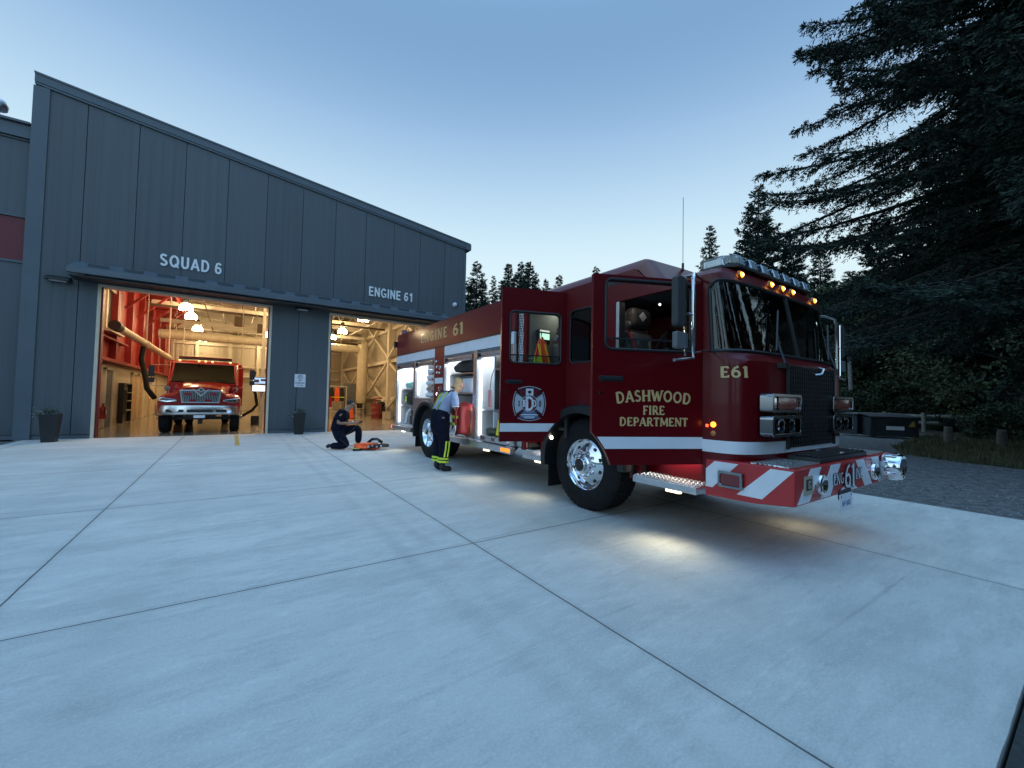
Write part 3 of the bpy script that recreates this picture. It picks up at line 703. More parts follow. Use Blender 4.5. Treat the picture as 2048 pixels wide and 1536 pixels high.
# side plates of the cab, near side
def arch(yc, r, y): return .56+math.sqrt(max(0, r*r-(y-yc)**2))
AF, RF_ = 3.75, .73
sp = MB()
sp.prism([(YD, 2.50), (3.22, 2.50), (3.22, 2.82), (2.95, 2.82), (2.72, 2.60), (2.3, 2.57), (YD, 2.56)], fx, XS, XS+.04)
sp.holed(orect(3.22, 4.05, 1.62, 2.82), rrect(3.58, 3.98, 1.84, 2.51, .06), fx, XS, XS+.04)
pts = [(3.22, 1.62)]+[(3.22+.083*k, arch(AF, RF_, 3.22+.083*k)) for k in range(11)]+[(4.05, 1.62)]
sp.prism(pts, fx, XS, XS+.04)
sp.prism([(4.05, 2.765), (4.95, 2.765), (4.95, 2.82), (4.05, 2.82)], fx, XS, XS+.04)
sp.prism([(4.95, .60), (5.03, .60), (5.03, 2.82), (4.95, 2.82)], fx, XS, XS+.04)
sp.box(XS+.30, XS+.33, 2.19, 3.05, .57, .80).box(XS+.30, XS+.33, 4.40, 4.95, .55, .82)
sp.box(XS+.05, XF-.05, 2.19, 3.03, .78, .80)
sp.build('cab_side', M['red'], cabo)
fs = MB(); fs.prism([(YD, .70), (3.1, .70), (3.1, 1.3), (4.4, 1.3), (4.4, .7), (5.03, .7), (5.03, 2.82), (2.95, 2.82), (2.72, 2.6), (YD, 2.56)], fx, XF-.04, XF)
fs.box(XS+.05, XF-.05, 5.0, 5.03, .7, 2.80)
fs.build('cab_side', M['red'], cabo)
# windows of the cab
ws = MB()
wrows = [[S(t, zb(i)+(zt(i)-zb(i))*k/6) for i, t in enumerate(TH)] for k in range(7)]
loft(ws, wrows, WA, WB)
wso = ws.build('windshield', M['wglass'], cabo, smooth=True)
gk = MB(); path = [S(TH[i], zb(i), .004) for i in range(WA, WB+1)]+[S(TH[WB], 1.835+(zt(WB)-1.835)*k/5, .004) for k in range(1, 6)]+[S(TH[i], zt(i), .004) for i in range(WB-1, WA-1, -1)]+[S(TH[WA], zt(WA)+(1.835-zt(WA))*k/5, .004) for k in range(1, 6)]
gk.tube(path, .016, 6)
gk.bar(S(PI/2, 1.84, .003), S(PI/2, 2.48, .003), .045, .02)
gk.build('gasket', M['black'], wso)
for sx in (-1, 1):
    wp = MB(); bx = CX+sx*.62
    wp.tube([(bx, 1.735, 1.72), (bx+.03, 1.70, 1.74), (bx+.10, 1.775, 1.90), (bx+.17, 1.83, 2.05)], .011, 6)
    wp.bar((bx+.04, 1.775, 1.86), (bx+.26, 1.855, 2.28), .014, .02)
    wp.box(bx-.06, bx+.05, 1.69, 1.73, 1.69, 1.735)
    wp.build('wiper', M['black'], cabo)
MB().prism(rrect(3.575, 3.985, 1.835, 2.515, .06), fx, XS+.012, XS+.018).build('side_window', M['fglass'], cabo)
rb = MB(); P = rrect(3.575, 3.985, 1.835, 2.515, .065); rb.tube([(XS-.002, a, b) for a, b in P]+[(XS-.002, *P[0])], .012, 6); rb.build('gasket', M['black'], cabo)
# cab interior
ci = MB()
ci.box(XS+.05, XF-.05, 2.2, 4.99, .95, 1.0)
ci.box(XS+.05, XF-.05, 1.90, 2.55, 1.0, 1.72).box(CX-.42, CX+.42, 2.56, 4.1, 1.0, 1.70)
ci.box(XS+.06, XF-.06, 2.98, 4.95, 2.76, 2.79).box(XS+.06, XF-.06, 2.25, 2.975, 2.51, 2.54)
ci.build('interior', M['dark'], cabo, .02)
MB().box(XS+.06, XF-.06, 4.95, 4.985, 1.0, 2.73).build('rear_lining', mat('grey_lining', (.17, .16, .145), .8, 0, 0, .06, 3), cabo)
MB().box(XS+.50, XF-.4, 4.25, 4.29, 1.9, 2.60).build('partition', mat('beige_lining', (.50, .46, .38), .8, 0, 0, .06, 3), cabo)
def seat(x, y, n='seat'):
    s = MB(); s.box(x-.25, x+.25, y-.50, y, 1.42, 1.56).box(x-.24, x+.24, y-.06, y+.10, 1.55, 2.22).box(x-.2, x+.2, y-.4, y, 1.0, 1.42)
    so_ = s.build(n, M['grey'], cabo, .05, seg=3)
    h = MB().box(x-.19, x+.19, y-.10, y+.09, 2.25, 2.52).build('headrest', mat('headrest_grey', (.04, .039, .036), .6, 0, 0, .1, 9), so_, .088, seg=4)
    dm = MB().prism([(x-.10, 2.40), (x-.03, 2.46), (x+.04, 2.40), (x-.03, 2.34)], fxz, y-.106, y-.101).prism([(x-.06, 2.40), (x-.03, 2.425), (x, 2.40), (x-.03, 2.375)], fxz, y-.112, y-.107)
    dm.build('emblem', M['white'], so_)
    b = MB().bar((x-.26, y-.06, 2.26), (x-.20, y-.30, 1.62), .05, .008).build('seat_belt', mat('red_belt', (.35, .03, .05), .6), so_)
    MB().lathe((x-.27, y-.06, 2.28), (-1, 0, 0), [(.0, .03), (.045, .025), (.05, -.02), (0, -.03)], 12).build('belt_reel', M['grey'], so_)
    return so_
seat(4.18, 3.36); seat(5.45, 3.36); seat(4.30, 4.80)
sw = MB(); sw.lathe((4.12, 2.92, 1.98), (-.25, .9, .45), [(.20, 0), (.212, .012), (.20, .025), (.188, .012), (.20, 0)], 28)
for a in (0, 2.1, 4.2): sw.bar((4.12, 2.92, 1.98), (4.12+.19*math.cos(a), 2.92-.07*math.sin(a), 1.98+.16*math.sin(a)), .03, .012)
sw.tube([(4.12, 2.9, 1.97), (4.14, 2.55, 1.70)], .03, 8)
sw.build('steering_wheel', M['black'], cabo)
MB().box(4.05, 4.25, 4.6, 4.9, 2.72, 2.757).build('dome_or_fill_lamp', emis('dome_or_fill_lamp', (.86, 1.0, .88), 6), cabo)
MB().box(3.74, 3.86, 3.02, 3.22, 2.73, 2.758).build('dome_or_fill_lamp', emis('front_cab_fill', (1, .93, .80), 15), cabo)  # added fill light, hidden above the door header, brightens the front cab
MB().box(XS+.002, XS+.10, 3.17, 3.215, .82, 2.495).build('door_jamb', M['alu'], cabo)
ml = MB().tube([(4.42, 3.25, 2.73), (4.44, 3.22, 2.62), (4.40, 3.20, 2.58)], .02, 8).build('map_lamp', M['black'], cabo)
MB().lathe((4.40, 3.20, 2.585), (-.5, -.6, -.5), [(0, 0), (.012, .0), (.014, .02), (0, .022)], 12).build('lens', emis('map_lamp', (1, .95, .85), 2.5), ml)
mt_ = MB().box(3.80, 4.02, 4.88, 4.945, 2.20, 2.42).build('monitor', M['black'], cabo, .01)
MB().box(3.82, 4.0, 4.872, 4.879, 2.27, 2.36).build('display', emis('mint_display', (.45, .80, .62), 1.1), mt_)
MB().box(3.82, 4.0, 4.872, 4.879, 2.385, 2.41).build('display', emis('pale_display', (.7, .8, .72), .8), mt_)
# doors
def door(nm, hy, dr, L, zb_, zt_, w0, w1, wz0, wz1, zs, hs0, hs1, hz, ar):
    h = Vector((XS, hy, 0)); d = Vector((*dr, 0)).normalized(); n = Vector((d.y*-1, d.x, 0))
    if n.y > 0: n = -n
    P = lambda a, b, t: tuple(h+d*a-n*t+Vector((0, 0, b)))
    mb = MB(); mb.holed(orect(0.004, L, zs, zt_), rrect(w0, w1, wz0, wz1, .06), P, 0, .05)
    ac, r = ar; low = []
    if ac > L/2:    # arch bites the free corner
        for k in range(13):
            a = L-k*(L-(ac-math.sqrt(max(0, r*r-(zb_-.56)**2))))/12; low.append((a, arch(ac, r, a)))
        poly = [(.004, zb_), (.004, zs), (L, zs)]+low
    else:
        e = ac+math.sqrt(max(0, r*r-(zb_-.56)**2))
        for k in range(13): a = .004+k*(e-.004)/12; low.append((a, arch(ac, r, a)))
        poly = [(.004, zs), (L, zs), (L, zb_)]+low[::-1]
    mb.prism(poly, P, 0, .05)
    o = mb.build(nm, M['red'], cabo)
    MB().prism([(w0-.004, wz0-.004), (w1+.004, wz0-.004), (w1+.004, wz0+.10), (w0-.004, wz0+.10)], P, .022, .028).build('window', M['glass'], o)      # wound down
    g = MB(); Q = rrect(w0, w1, wz0, wz1, .06); g.tube([P(a, b, -.002) for a, b in Q]+[P(*Q[0], -.002)], .013, 6)
    g.bar(P(w0, wz0+.10, .02), P(w1, wz0+.10, .02), .014, .016)
    g.build('gasket', M['black'], o)
    hd = MB(); hd.prism(rrect(hs0, hs1, hz-.025, hz+.025, .02), P, -.006, .001).prism(rrect(hs0+.02, hs1-.05, hz-.01, hz+.018, .012), P, -.022, -.0065)
    hd.build('handle', M['black'], o, .004)
    MB().lathe(P(hs1-.02, hz-.13, 0), tuple(n), [(0, .006), (.014, .006), (.016, 0)], 12).build('lock', M['chrome'], o)
    tr = MB(); tr.holed(orect(.03, L-.03, zs-.6, zt_-.03), rrect(w0+.01, w1-.01, wz0+.01, wz1-.01, .05), P, .051, .075); tr.build('lining', M['dark'], o)
    return o, P
fd, PF = door('front_door', YD, (-.91, .415), 1.08, .79, 2.50, .085, .965, 1.826, 2.463, 1.70, .786, 1.023, 1.56, (AF-YD, RF_))
rd_, PR = door('rear_door', 4.054, (-.948, .319), .885, .82, 2.775, .08, .772, 1.82, 2.48, 1.70, .598, .821, 1.575, (AF-4.054, .66))
def stripe_poly(P, s0, s1, z0, z1, ac, r, hi):
    a0 = ac-math.sqrt(r*r-(z0-.56)**2) if hi else ac+math.sqrt(r*r-(z0-.56)**2)
    a1 = ac-math.sqrt(r*r-(z1-.56)**2) if hi else ac+math.sqrt(r*r-(z1-.56)**2)
    return [(s0, z0), (min(s1, a0), z0), (min(s1, a1), z1), (s0, z1)] if hi else [(a0, z0), (s1, z0), (s1, z1), (a1, z1)]
MB().prism(stripe_poly(PF, .004, 1.08, .935, 1.041, AF-YD, RF_+.01, True), PF, -.0035, -.0005).build('stripe', M['white'], fd)
MB().prism(stripe_poly(PR, .1, .885, .945, 1.05, AF-4.054, .67, False), PR, -.0035, -.0005).build('stripe', M['white'], rd_)
pl = lambda P, s0, z0, W=0, sag=0: (lambda u, v, d: (lambda q: P(s0-u+(v*sag*-8*q/W if W else 0)*1.0, z0+v+(sag*(1-4*q*q) if W else 0), -d))(((u/W)-.5) if W else 0))
serif_text('lettering', 'DASHWOOD', M['gold'], fd, pl(PF, .852, 1.338, .722, .028), .098, .722)
serif_text('lettering', 'FIRE', M['gold'], fd, pl(PF, .598, 1.243), .080, .214)
serif_text('lettering', 'DEPARTMENT', M['gold'], fd, pl(PF, .822, 1.140), .076, .670)
# crest on the rear door
em = lambda a, b, d: PR(.50-a*.205, 1.302+b*.205, -d)
cr_ = MB()
def ring_sector(a0, a1, r0, r1, n=8): return [(r0*math.cos(R(a0+(a1-a0)*k/n)), r0*math.sin(R(a0+(a1-a0)*k/n))) for k in range(n+1)]+[(r1*math.cos(R(a1+(a0-a1)*k/n)), r1*math.sin(R(a1+(a0-a1)*k/n))) for k in range(n+1)]
cross = []
for a in (0, 90, 180, 270):
    c_, s_ = math.cos(R(a)), math.sin(R(a))
    for p in ((.36, -.36), (.86, -.72), (.97, -.40), (1.03, 0), (.97, .40), (.86, .72), (.36, .36)):
        cross.append((p[0]*c_-p[1]*s_, p[0]*s_+p[1]*c_))
blk = mat('crest_outline', (.02, .02, .03), .4); mred = mat('crest_red', (.13, .01, .015), .4); mgrey = mat('crest_grey', (.42, .46, .52), .5); mblue = mat('crest_blue', (.10, .16, .30), .5)
flat = lambda poly, d, mi=0: [cr_.add([em(a, b, d) for a, b in poly], [tuple(range(len(poly)))], mi)]
def fan(poly, d, mi): cr_.add([em(0, 0, d)]+[em(a, b, d) for a, b in poly], [(0, i+1, (i+1) % len(poly)+1) for i in range(len(poly))], mi)
fan([(a*1.06, b*1.06) for a, b in cross], .0015, 2); fan([(a*1.02, b*1.02) for a, b in cross], .0022, 0)
for a, mi in ((0, 2), (90, 1), (180, 2), (270, 3)):
    c_, s_ = math.cos(R(a)), math.sin(R(a)); q = [(.44, -.34), (.84, -.62), (.93, -.36), (.97, 0), (.93, .36), (.84, .62), (.44, .34)]
    flat([(x*c_-y*s_, x*s_+y*c_) for x, y in q], .003, mi)
flat([(-.24, .50), (.24, .50), (.24, .93), (-.24, .93)], .0036, 4)
flat([(.0, .86), (.05, .78), (.15, .80), (.10, .70), (.14, .66), (.03, .64), (.02, .56), (-.02, .56), (-.03, .64), (-.14, .66), (-.10, .70), (-.15, .80), (-.05, .78)], .0041, 0)
flat([(-.50, -.66), (.50, -.66), (.60, -.72), (-.6, -.72)], .0036, 4); flat([(-.40, -.78), (.40, -.78), (.30, -.92), (-.30, -.92)], .0036, 2)
circ = [(.54*math.cos(R(15*k)), .54*math.sin(R(15*k))) for k in range(24)]
fan(circ, .0044, 2); fan([(a*.93, b*.93) for a, b in circ], .005, 0); fan([(a*.90, b*.90) for a, b in circ], .0056, 1)
for pts, w in (([(-.72, .18), (-.62, -.18)], .04), ([(-.62, .18), (-.72, -.18)], .04), ([(.70, .2), (.64, 0), (.70, -.2)], .06), ([(.70, .2), (.76, 0), (.70, -.2)], .06)):
    Lf, Rt = ribbon(pts, w); n_ = len(Lf); cr_.add([em(a, b, .0041) for a, b in Lf]+[em(a, b, .0041) for a, b in Rt], [(i, i+1, n_+i+1, n_+i) for i in range(n_-1)], 0)
cro = cr_.build('crest', [blk, mred, mgrey, mblue, M['white']], rd_, fixn=False)
serif_text('lettering', 'D', M['white'], cro, lambda u, v, d: em(-.30+u*5, -.42+v*5, d+.006), .168, .125, lift=.0005, grow=.06)
serif_text('lettering', 'F', blk, cro, lambda u, v, d: em(-.48+u*5, -.20+v*5, d+.009), .084, .078, grow=.10)
serif_text('lettering', 'F', M['white'], cro, lambda u, v, d: em(-.48+u*5, -.20+v*5, d+.012), .084, .074)
serif_text('lettering', 'D', blk, cro, lambda u, v, d: em(.10+u*5, -.20+v*5, d+.009), .084, .078, grow=.10)
serif_text('lettering', 'D', M['white'], cro, lambda u, v, d: em(.10+u*5, -.20+v*5, d+.012), .084, .074)
# front of the cab: stripe, text, lamps, grille
sv = MB(); loft(sv, [[S(t, z, .004) for t in TH] for z in (.915, .95, .99, 1.025)], 0, NT)
sv.build('stripe', M['white'], cabo, smooth=True)
def on_front(x0, z0, sgn=1):
    def f(u, v, d):
        # walk along the curved front at height z0 from x0
        x = x0+u; q = (CX-x)/HW; n = 4.2; w = (1-min(1, abs(q))**n)**(1/n); yf, = lerp(z0+v, FR)
        return (x-.2*d*max(0, q)**3, YD-(YD-yf)*w-d-.002, z0+v)
    return f
# E61 sits on the rounded corner: place by arc length along the section
arcs = []; acc = 0; prev = None
for i in range(0, 401):
    th = PI/2*i/400; p = Vector(S(th, 1.64)); acc += (p-prev).length if prev is not None else 0; prev = p; arcs.append((acc, th))
def corner_place(s0, z0):
    def f(u, v, d):
        s_ = s0+u
        for (a, t) in arcs:
            if a >= s_: break
        return S(t, z0+v, d+.002)
    return f
serif_text('lettering', 'E61', M['gold'], cabo, corner_place(.16, 1.59), .098, .235)
gr = MB()
for i in range(22):
    x = CX-.52+i*1.04/21; gr.box(x-.006, x+.006, 1.690, 1.70, .97, 1.72)
for i in range(18):
    z = .98+i*.74/17; gr.box(CX-.53, CX+.53, 1.695, 1.703, z-.005, z+.005)
gro = gr.build('grille', M['black'], cabo)
MB().box(CX-.54, CX+.54, 1.704, 1.714, .96, 1.73).build('backing', mat('grille_dark', (.006, .007, .009), .5), gro)
for x in (CX-.555, CX+.535): MB().box(x, x+.02, 1.682, 1.705, .95, 1.74).build('surround', M['black'], gro)
MB().tube([(CX+.05, 1.69, 1.66), (CX+.10, 1.65, 1.67), (CX+.15, 1.65, 1.72), (CX+.16, 1.69, 1.735)], .012, 8).build('handle', M['chrome'], gro)
for sx in (-1, 1):
    x0, x1 = (CX-.965, CX-.385) if sx < 0 else (CX+.385, CX+.965)
    bz = MB()
    for za, zc in ((1.285, 1.455), (1.075, 1.262)):
        bz.holed(rrect(x0, x1, za, zc, .035), rrect(x0+.035, x1-.03, za+.03, zc-.03, .02), fxz, 1.64, 1.75)
        bz.box(x0+.03, x1-.03, 1.735, 1.745, za+.02, zc-.02)
    hb = bz.build('headlight', M['chrome3'], cabo, .018, seg=4)
    xo = x0+.045; rl = MB().prism(rrect(x0+.15, x1-.03, 1.315, 1.425, .02), fxz, 1.66, 1.73).build('warning_lamp', M['redlens'], hb, .004)
    for k in range(2):
        cx_ = x0+.24+k*.20
        MB().lathe((cx_, 1.735, 1.168), (0, -1, 0), [(.0, .0), (.045, .02), (.068, .055), (.07, .06)], 20).build('reflector', M['chrome'], hb, smooth=True)
        MB().lathe((cx_, 1.67, 1.168), (0, -1, 0), [(.072, 0), (.06, .012), (.0, .02)], 20).build('lens', M['lens'], hb, smooth=True)
    cl = MB().prism(rrect(x0+.04, x0+.135, 1.315, 1.425, .015), fxz, 1.665, 1.73).build('corner_lamp', M['chrome'], hb, .01)
# side marker lamps by the door
for z, m_ in ((1.165, M['amber']), (1.085, M['amberdim'])):
    MB().lathe((S(.02, z)[0]+.004, 2.055, z), (-1, -.25, 0), [(.026, 0), (.023, .012), (.010, .018), (0, .019)], 16).build('marker_lamp', m_, cabo, smooth=True)
MB().box(XS-.012, XS-.002, 2.10, 2.12, 1.14, 1.165).build('marker_lamp', emis('red_marker', (1, .08, .03), 3), cabo)
for x in (3.93, 4.50, 4.75, 4.99, 5.59):
    q = (CX-x)/HW; y = YD-(YD-1.967)*(1-abs(q)**4.2)**(1/4.2)
    lm = MB().lathe((x, y-.002, 2.575), (0, -1, .1), [(.045, 0), (.043, .012), (.030, .016), (.030, .02)], 16).build('marker_lamp', M['amberdim'], cabo, smooth=True)
    MB().lathe((x, y-.012, 2.574), (0, -1, .1), [(.029, 0), (.027, .012), (.018, .022), (.018, .023)], 16).build('lens', M['amber'], lm, smooth=True)
    MB().lathe((x, y-.030, 2.573), (0, -1, .1), [(.0155, 0), (.012, .008), (.0, .010)], 12).build('bulb', M['ambercore'], lm, smooth=True)
# light bar
BARP = [(CX-.93, 2.34), (CX-.93, 2.12), (CX-.82, 1.995), (CX+.80, 1.995), (CX+.91, 2.12), (CX+.91, 2.34)]
lb = MB().prism(BARP, lambda a, b, d: (a, b, d), 2.665, 2.695)
for x in (CX-.6, CX, CX+.6): lb.box(x-.08, x+.08, 2.1, 2.3, 2.63, 2.664)
lbo = lb.build('light_bar', M['black'], cabo, .006)
for i in range(13):
    a0 = CX-.82+1.62*i/13; a1 = CX-.82+1.62*(i+1)/13-.012
    MB().prism([(2.0, 2.697), (2.335, 2.697), (2.33, 2.80), (2.20, 2.815), (2.03, 2.80)], lambda a, b, d: (d, a, b), a0, a1).build('lens', M['lens'] if i % 2 else M['barlens'], lbo, .012)
for p in (BARP[:3]+[(CX-.83, 2.34)], [(CX+.81, 2.34), (CX+.81, 1.995)]+BARP[4:]):
    MB().prism(p, lambda a, b, d: (a*.985+CX*.015, b, d), 2.697, 2.79).build('lens', M['lens'], lbo, .012)
for x in (CX-.885, CX+.82):
    MB().box(x, x+.045, 2.14, 2.32, 2.70, 2.775).lathe((x+.02, 2.125, 2.74), (0, -1, 0), [(0, 0), (.03, .01), (.036, .03)], 10).build('reflector', M['alu'], lbo, .004)
mod = MB()
for k in range(16):
    x = CX-.83+k*.108
    if abs(x-CX) < .06: continue
    mod.lathe((x+.02, 2.10, 2.75), (0, -1, .1), [(.0, 0), (.03, .012), (.042, .05)], 10); mod.box(x-.025, x+.065, 2.12, 2.2, 2.705, 2.79)
mod.build('reflector', M['chrome'], lbo)
an = MB().tube([(4.40, 2.88, 2.93), (4.40, 2.88, 3.02)], .014, 8).tube([(4.40, 2.88, 3.02), (4.40, 2.88, 3.82)], .0035, 6); an.build('antenna', M['black'], cabo)
# mirror on its loop bracket
for sx in (1, -1):
    q = (lambda x: x) if sx > 0 else (lambda x: 2*CX-x)
    mi_ = MB()
    mi_.tube([(q(3.60), 2.13, 2.49), (q(3.35), 2.06, 2.485), (q(3.22), 2.0, 2.46), (q(3.19), 1.99, 2.40), (q(3.19), 1.99, 1.80), (q(3.21), 2.0, 1.735), (q(3.05), 1.99, 1.715), (q(2.93), 1.99, 1.70)], .014, 10)
    mi_.tube([(q(3.08), 1.99, 2.40), (q(3.08), 1.99, 1.74)], .011, 8).tube([(q(3.08), 1.99, 2.40), (q(3.21), 2.0, 2.43)], .009, 6)
    mi_.tube([(q(3.20), 1.99, 1.78), (q(3.60), 2.10, 1.84)], .012, 8).tube([(q(3.19), 1.99, 2.10), (q(3.10), 1.99, 2.10)], .01, 6)
    mo = mi_.build('mirror_bracket', M['chrome'], cabo, smooth=True)
    a, b_ = sorted((q(2.955), q(3.065)))
    MB().prism(rrect(a, b_, 1.98, 2.40, .03), fxz, 1.975, 2.04).build('mirror_head', M['dark'], mo, .012)
    MB().prism(rrect(a, b_+.04, 1.80, 1.94, .02), fxz, 1.98, 2.03).build('spot_mirror', M['grey'], mo, .008)
# raised-roof vent
MB().prism([(3.10, 2.70), (3.55, 2.70), (3.50, 2.79), (3.20, 2.79)], fx, XS-.004, XS-.0005).build('roof_vent', M['black'], cabo)

# ---- bumper
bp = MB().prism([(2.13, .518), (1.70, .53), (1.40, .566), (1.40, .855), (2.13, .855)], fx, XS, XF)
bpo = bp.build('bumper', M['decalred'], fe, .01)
for a_, b_ in ((XS+.02, CX-.60), (CX+.60, XF-.02)): MB().box(a_, b_, 1.43, 1.74, .857, .868).build('top_plate', M['tread'], bpo)
tr = MB().box(CX-.58, CX+.58, 1.43, 1.69, .857, .90)
for k in range(6): tr.box(CX-.56, CX+.56, 1.445+k*.04, 1.465+k*.04, .901, .915)
tr.build('hose_tray', M['black'], bpo, .006)
MB().box(CX-.08, CX-.02, 1.43, 1.45, .916, .93).box(CX-.08, CX-.02, 1.62, 1.64, .916, .93).build('buckle', M['alu'], bpo)
sc = MB()
for t0 in (1.37+.0, 1.83):
    z0, z1 = .58, .838
    poly = [(t0+.27+(.0), z0), (t0+.27+.205, z0), (t0+.205, z1), (t0, z1)]
    pc = [(min(max(a, 1.408), 2.122), b) for a, b in poly]
    if t0 > 1.5:
        poly = [(2.10, .60), (2.122, .60), (2.122, .76), (2.04, z1), (1.83, z1), (2.06, .60)]
        pc = poly
    sc.prism(pc, fx, XS-.003, XS-.0003)
for k in (-2, -1, 0):
    xb = CX-.04-.46*(k+3)+.46*2
for xb in (3.66, 4.09, 4.50):
    if xb < 4.4: sc.prism([(xb, .580), (xb+.215, .580), (xb+.46, .842), (xb+.245, .842)], fxz, 1.3965, 1.3995)
    else: sc.prism([(xb, .580), (4.74, .580), (4.74, .842), (xb+.235, .842)] if False else [(xb, .58), (xb+.20, .58), (4.73, .61), (4.73, .66)], fxz, 1.3965, 1.3995)
for xb in (5.82, 5.39, 4.98):
    if xb > 5.1: sc.prism([(xb, .580), (xb-.215, .580), (xb-.46, .842), (xb-.245, .842)][::-1], fxz, 1.3965, 1.3995)
    else: sc.prism([(xb, .58), (xb-.20, .58), (4.75, .61), (4.75, .66)][::-1], fxz, 1.3965, 1.3995)
sc.build('chevron', M['white'], bpo)
fp = lambda x0, z0: (lambda u, v, d: (x0+u, 1.3955-d, z0+v))
for mm, gw, dd in ((blk, .13, .0), (M['white'], .0, .004)):
    serif_text('lettering', 'ENG', mm, bpo, fp(4.36, .662), .098, .24, lift=dd, grow=gw)
    serif_text('lettering', 'INE', mm, bpo, fp(4.90, .668), .098, .19, lift=dd, grow=gw)
    serif_text('lettering', '61', mm, bpo, fp(4.60, .615), .205, .275, gap=-.05, lift=dd+.006, grow=gw*.7)
bl = MB().holed(orect(1.785, 1.995, .625, .765), rrect(1.805, 1.975, .645, .745, .02), fx, XS-.035, XS-.002).build('side_lamp', M['chrome3'], bpo, .008)
MB().prism(rrect(1.803, 1.977, .643, .747, .02), fx, XS-.028, XS-.003).build('lens', M['redlens'], bl, .006)
stk = MB().box(3.76, 3.93, 1.390, 1.3955, .64, .79).build('badge', mat('badge_tan', (.40, .36, .26), .5), bpo)
bk = MB().box(3.795, 3.90, 1.3885, 1.3895, .675, .765); bk.build('mark', blk, stk)
MB().box(3.83, 3.845, 1.386, 1.388, .69, .75).box(3.845, 3.875, 1.386, 1.388, .735, .75).box(3.845, 3.875, 1.386, 1.388, .69, .70).box(3.865, 3.88, 1.386, 1.388, .70, .72).build('letter', mat('badge_letter', (.40, .36, .26), .5), stk)
for x in (4.09, 5.43):
    fo = MB().lathe((x, 1.398, .70), (0, -1, 0), [(.0, .012), (.05, .02), (.07, .035), (.085, .03), (.088, 0)], 24).build('fog_lamp', M['chrome'], bpo, smooth=True)
lp = MB().prism(rrect(4.49, 4.79, .415, .565, .015), fxz, 1.385, 1.392).build('licence_plate', M['white'], bpo)
MB().box(4.5, 4.78, 1.392, 1.405, .52, .60).build('plate_bracket', M['dark'], bpo)
for x in (4.52, 4.76): MB().lathe((x, 1.3845, .545), (0, -1, 0), [(0, .004), (.008, .003), (.009, 0)], 8).build('bolt', M['grey'], lp)
pk = mat('plate_blue', (.12, .18, .34), .5)
text_mesh('lettering', 'NF·3605', .05, pk, lp, (4.64, 1.3845, .455), (1, 0, 0), (0, 0, 1), .001, .01, .2, 'C')
si = MB().lathe((5.74, 1.398, .735), (0, -1, 0), [(.11, 0), (.125, .01), (.13, .03), (.13, .15), (.118, .165), (.10, .15), (.03, .13), (0, .135)], 32)
for k in range(14):
    a = 2*PI*k/14; si.bar((5.74+.133*math.cos(a), 1.37, .735+.133*math.sin(a)), (5.74+.133*math.cos(a), 1.27, .735+.133*math.sin(a)), .012, .012)
si.build('siren', M['chrome'], bpo, smooth=True)

# ---- steps, fenders, ground lights
def step(y0, y1, z0):
    s = MB().box(XS-.03, XS+.30, y0, y1, z0, z0+.07); so_ = s.build('step', M['alu'], fe, .006)
    g = MB(); n = int((y1-y0)/.045)
    for i in range(n):
        for j in range(6):
            y = y0+.03+i*(y1-y0-.05)/(n-1)+(.011 if j % 2 else 0); x = XS-.012+j*.052
            g.lathe((x, y, z0+.0705), (0, 0, 1), [(.016, 0), (.012, .010), (.007, .012), (.006, .004)], 8)
    g.build('grip_tread', M['alu'], so_)
    return so_
step(2.20, 2.93, .50); step(4.42, 4.96, .49)
def glow(loc, e, size=1.3, aim=(-.75, -.1, -.6)):
    lt = D.lights.new('ground_lamp', 'SPOT'); lt.energy = e; lt.color = (1, .87, .55); lt.spot_size = R(155); lt.spot_blend = 1.0; lt.shadow_soft_size = .16
    o = D.objects.new('ground_lamp', lt); COL.objects.link(o); o.parent = fe; o.location = Vector(loc)-org(fe)
    o.rotation_euler = Vector(aim).to_track_quat('-Z', 'Y').to_euler()
for x, y, z in ((XS+.02, 2.47, .475), (XS+.02, 4.62, .465), (XS+.01, 6.06, .465), (XS+.0, 10.15, .465)):
    MB().prism(rrect(y-.085, y+.085, -.028, .028, .027), lambda a, b, d: (x+b, a, z+d-(x-XS)*.0), -.004, .018).build('ground_light', M['ledwarm'], fe, .004)
    glow((x-.02, y, z-.05), 13 if y < 3 else 6)
glow((5.3, 2.05, .48), 3.5, aim=(.2, -.45, -1))
for x in (5.1,): MB().box(x-.06, x+.06, 1.90, 2.0, .495, .512).build('ground_light', M['ledwarm'], fe)
MB().box(XS+.20, XS+.285, 2.35, 2.75, .77, .779).build('step_light', emis('step_light', (1, .9, .75), 13), fe)
MB().box(XS+.20, XS+.285, 4.5, 4.85, .80, .815).build('step_light', emis('step_light', (1, .9, .75), 16), fe)
MB().box(XS-.075, XS-.045, 5.24, 5.50, .525, .585).build('marker_lamp', M['ambersoft'], fe, .006)
MB().box(XS+.001, XS+.05, 4.02, 4.08, .86, 2.76).build('hinge', M['black'], fe)
MB().lathe((XS-.02, 4.30, .845), (-1, 0, 0), [(0, .02), (.022, .014), (.025, 0)], 12).build('step_light', emis('step_spot', (1, .85, .6), 9), fe)
def fender(yc, r0, r1, a0, a1, x0, x1, n=24):
    q = MB(); vs = []
    for k in range(n+1):
        a = R(a0+(a1-a0)*k/n); c_, s_ = math.cos(a), math.sin(a)
        for r, x in ((r0, x0), (r1-.02, x0), (r1, x0+.03), (r1, x1), (r0, x1)): vs.append((x, yc+r*c_, .56+r*s_))
    m_ = 5; fs_ = [(k*m_+j, k*m_+(j+1) % m_, (k+1)*m_+(j+1) % m_, (k+1)*m_+j) for k in range(n) for j in range(m_)]+[tuple(range(m_)), tuple(n*m_+j for j in range(m_))]
    q.add(vs, fs_); return q.build('fender', M['black'], fe, smooth=True)
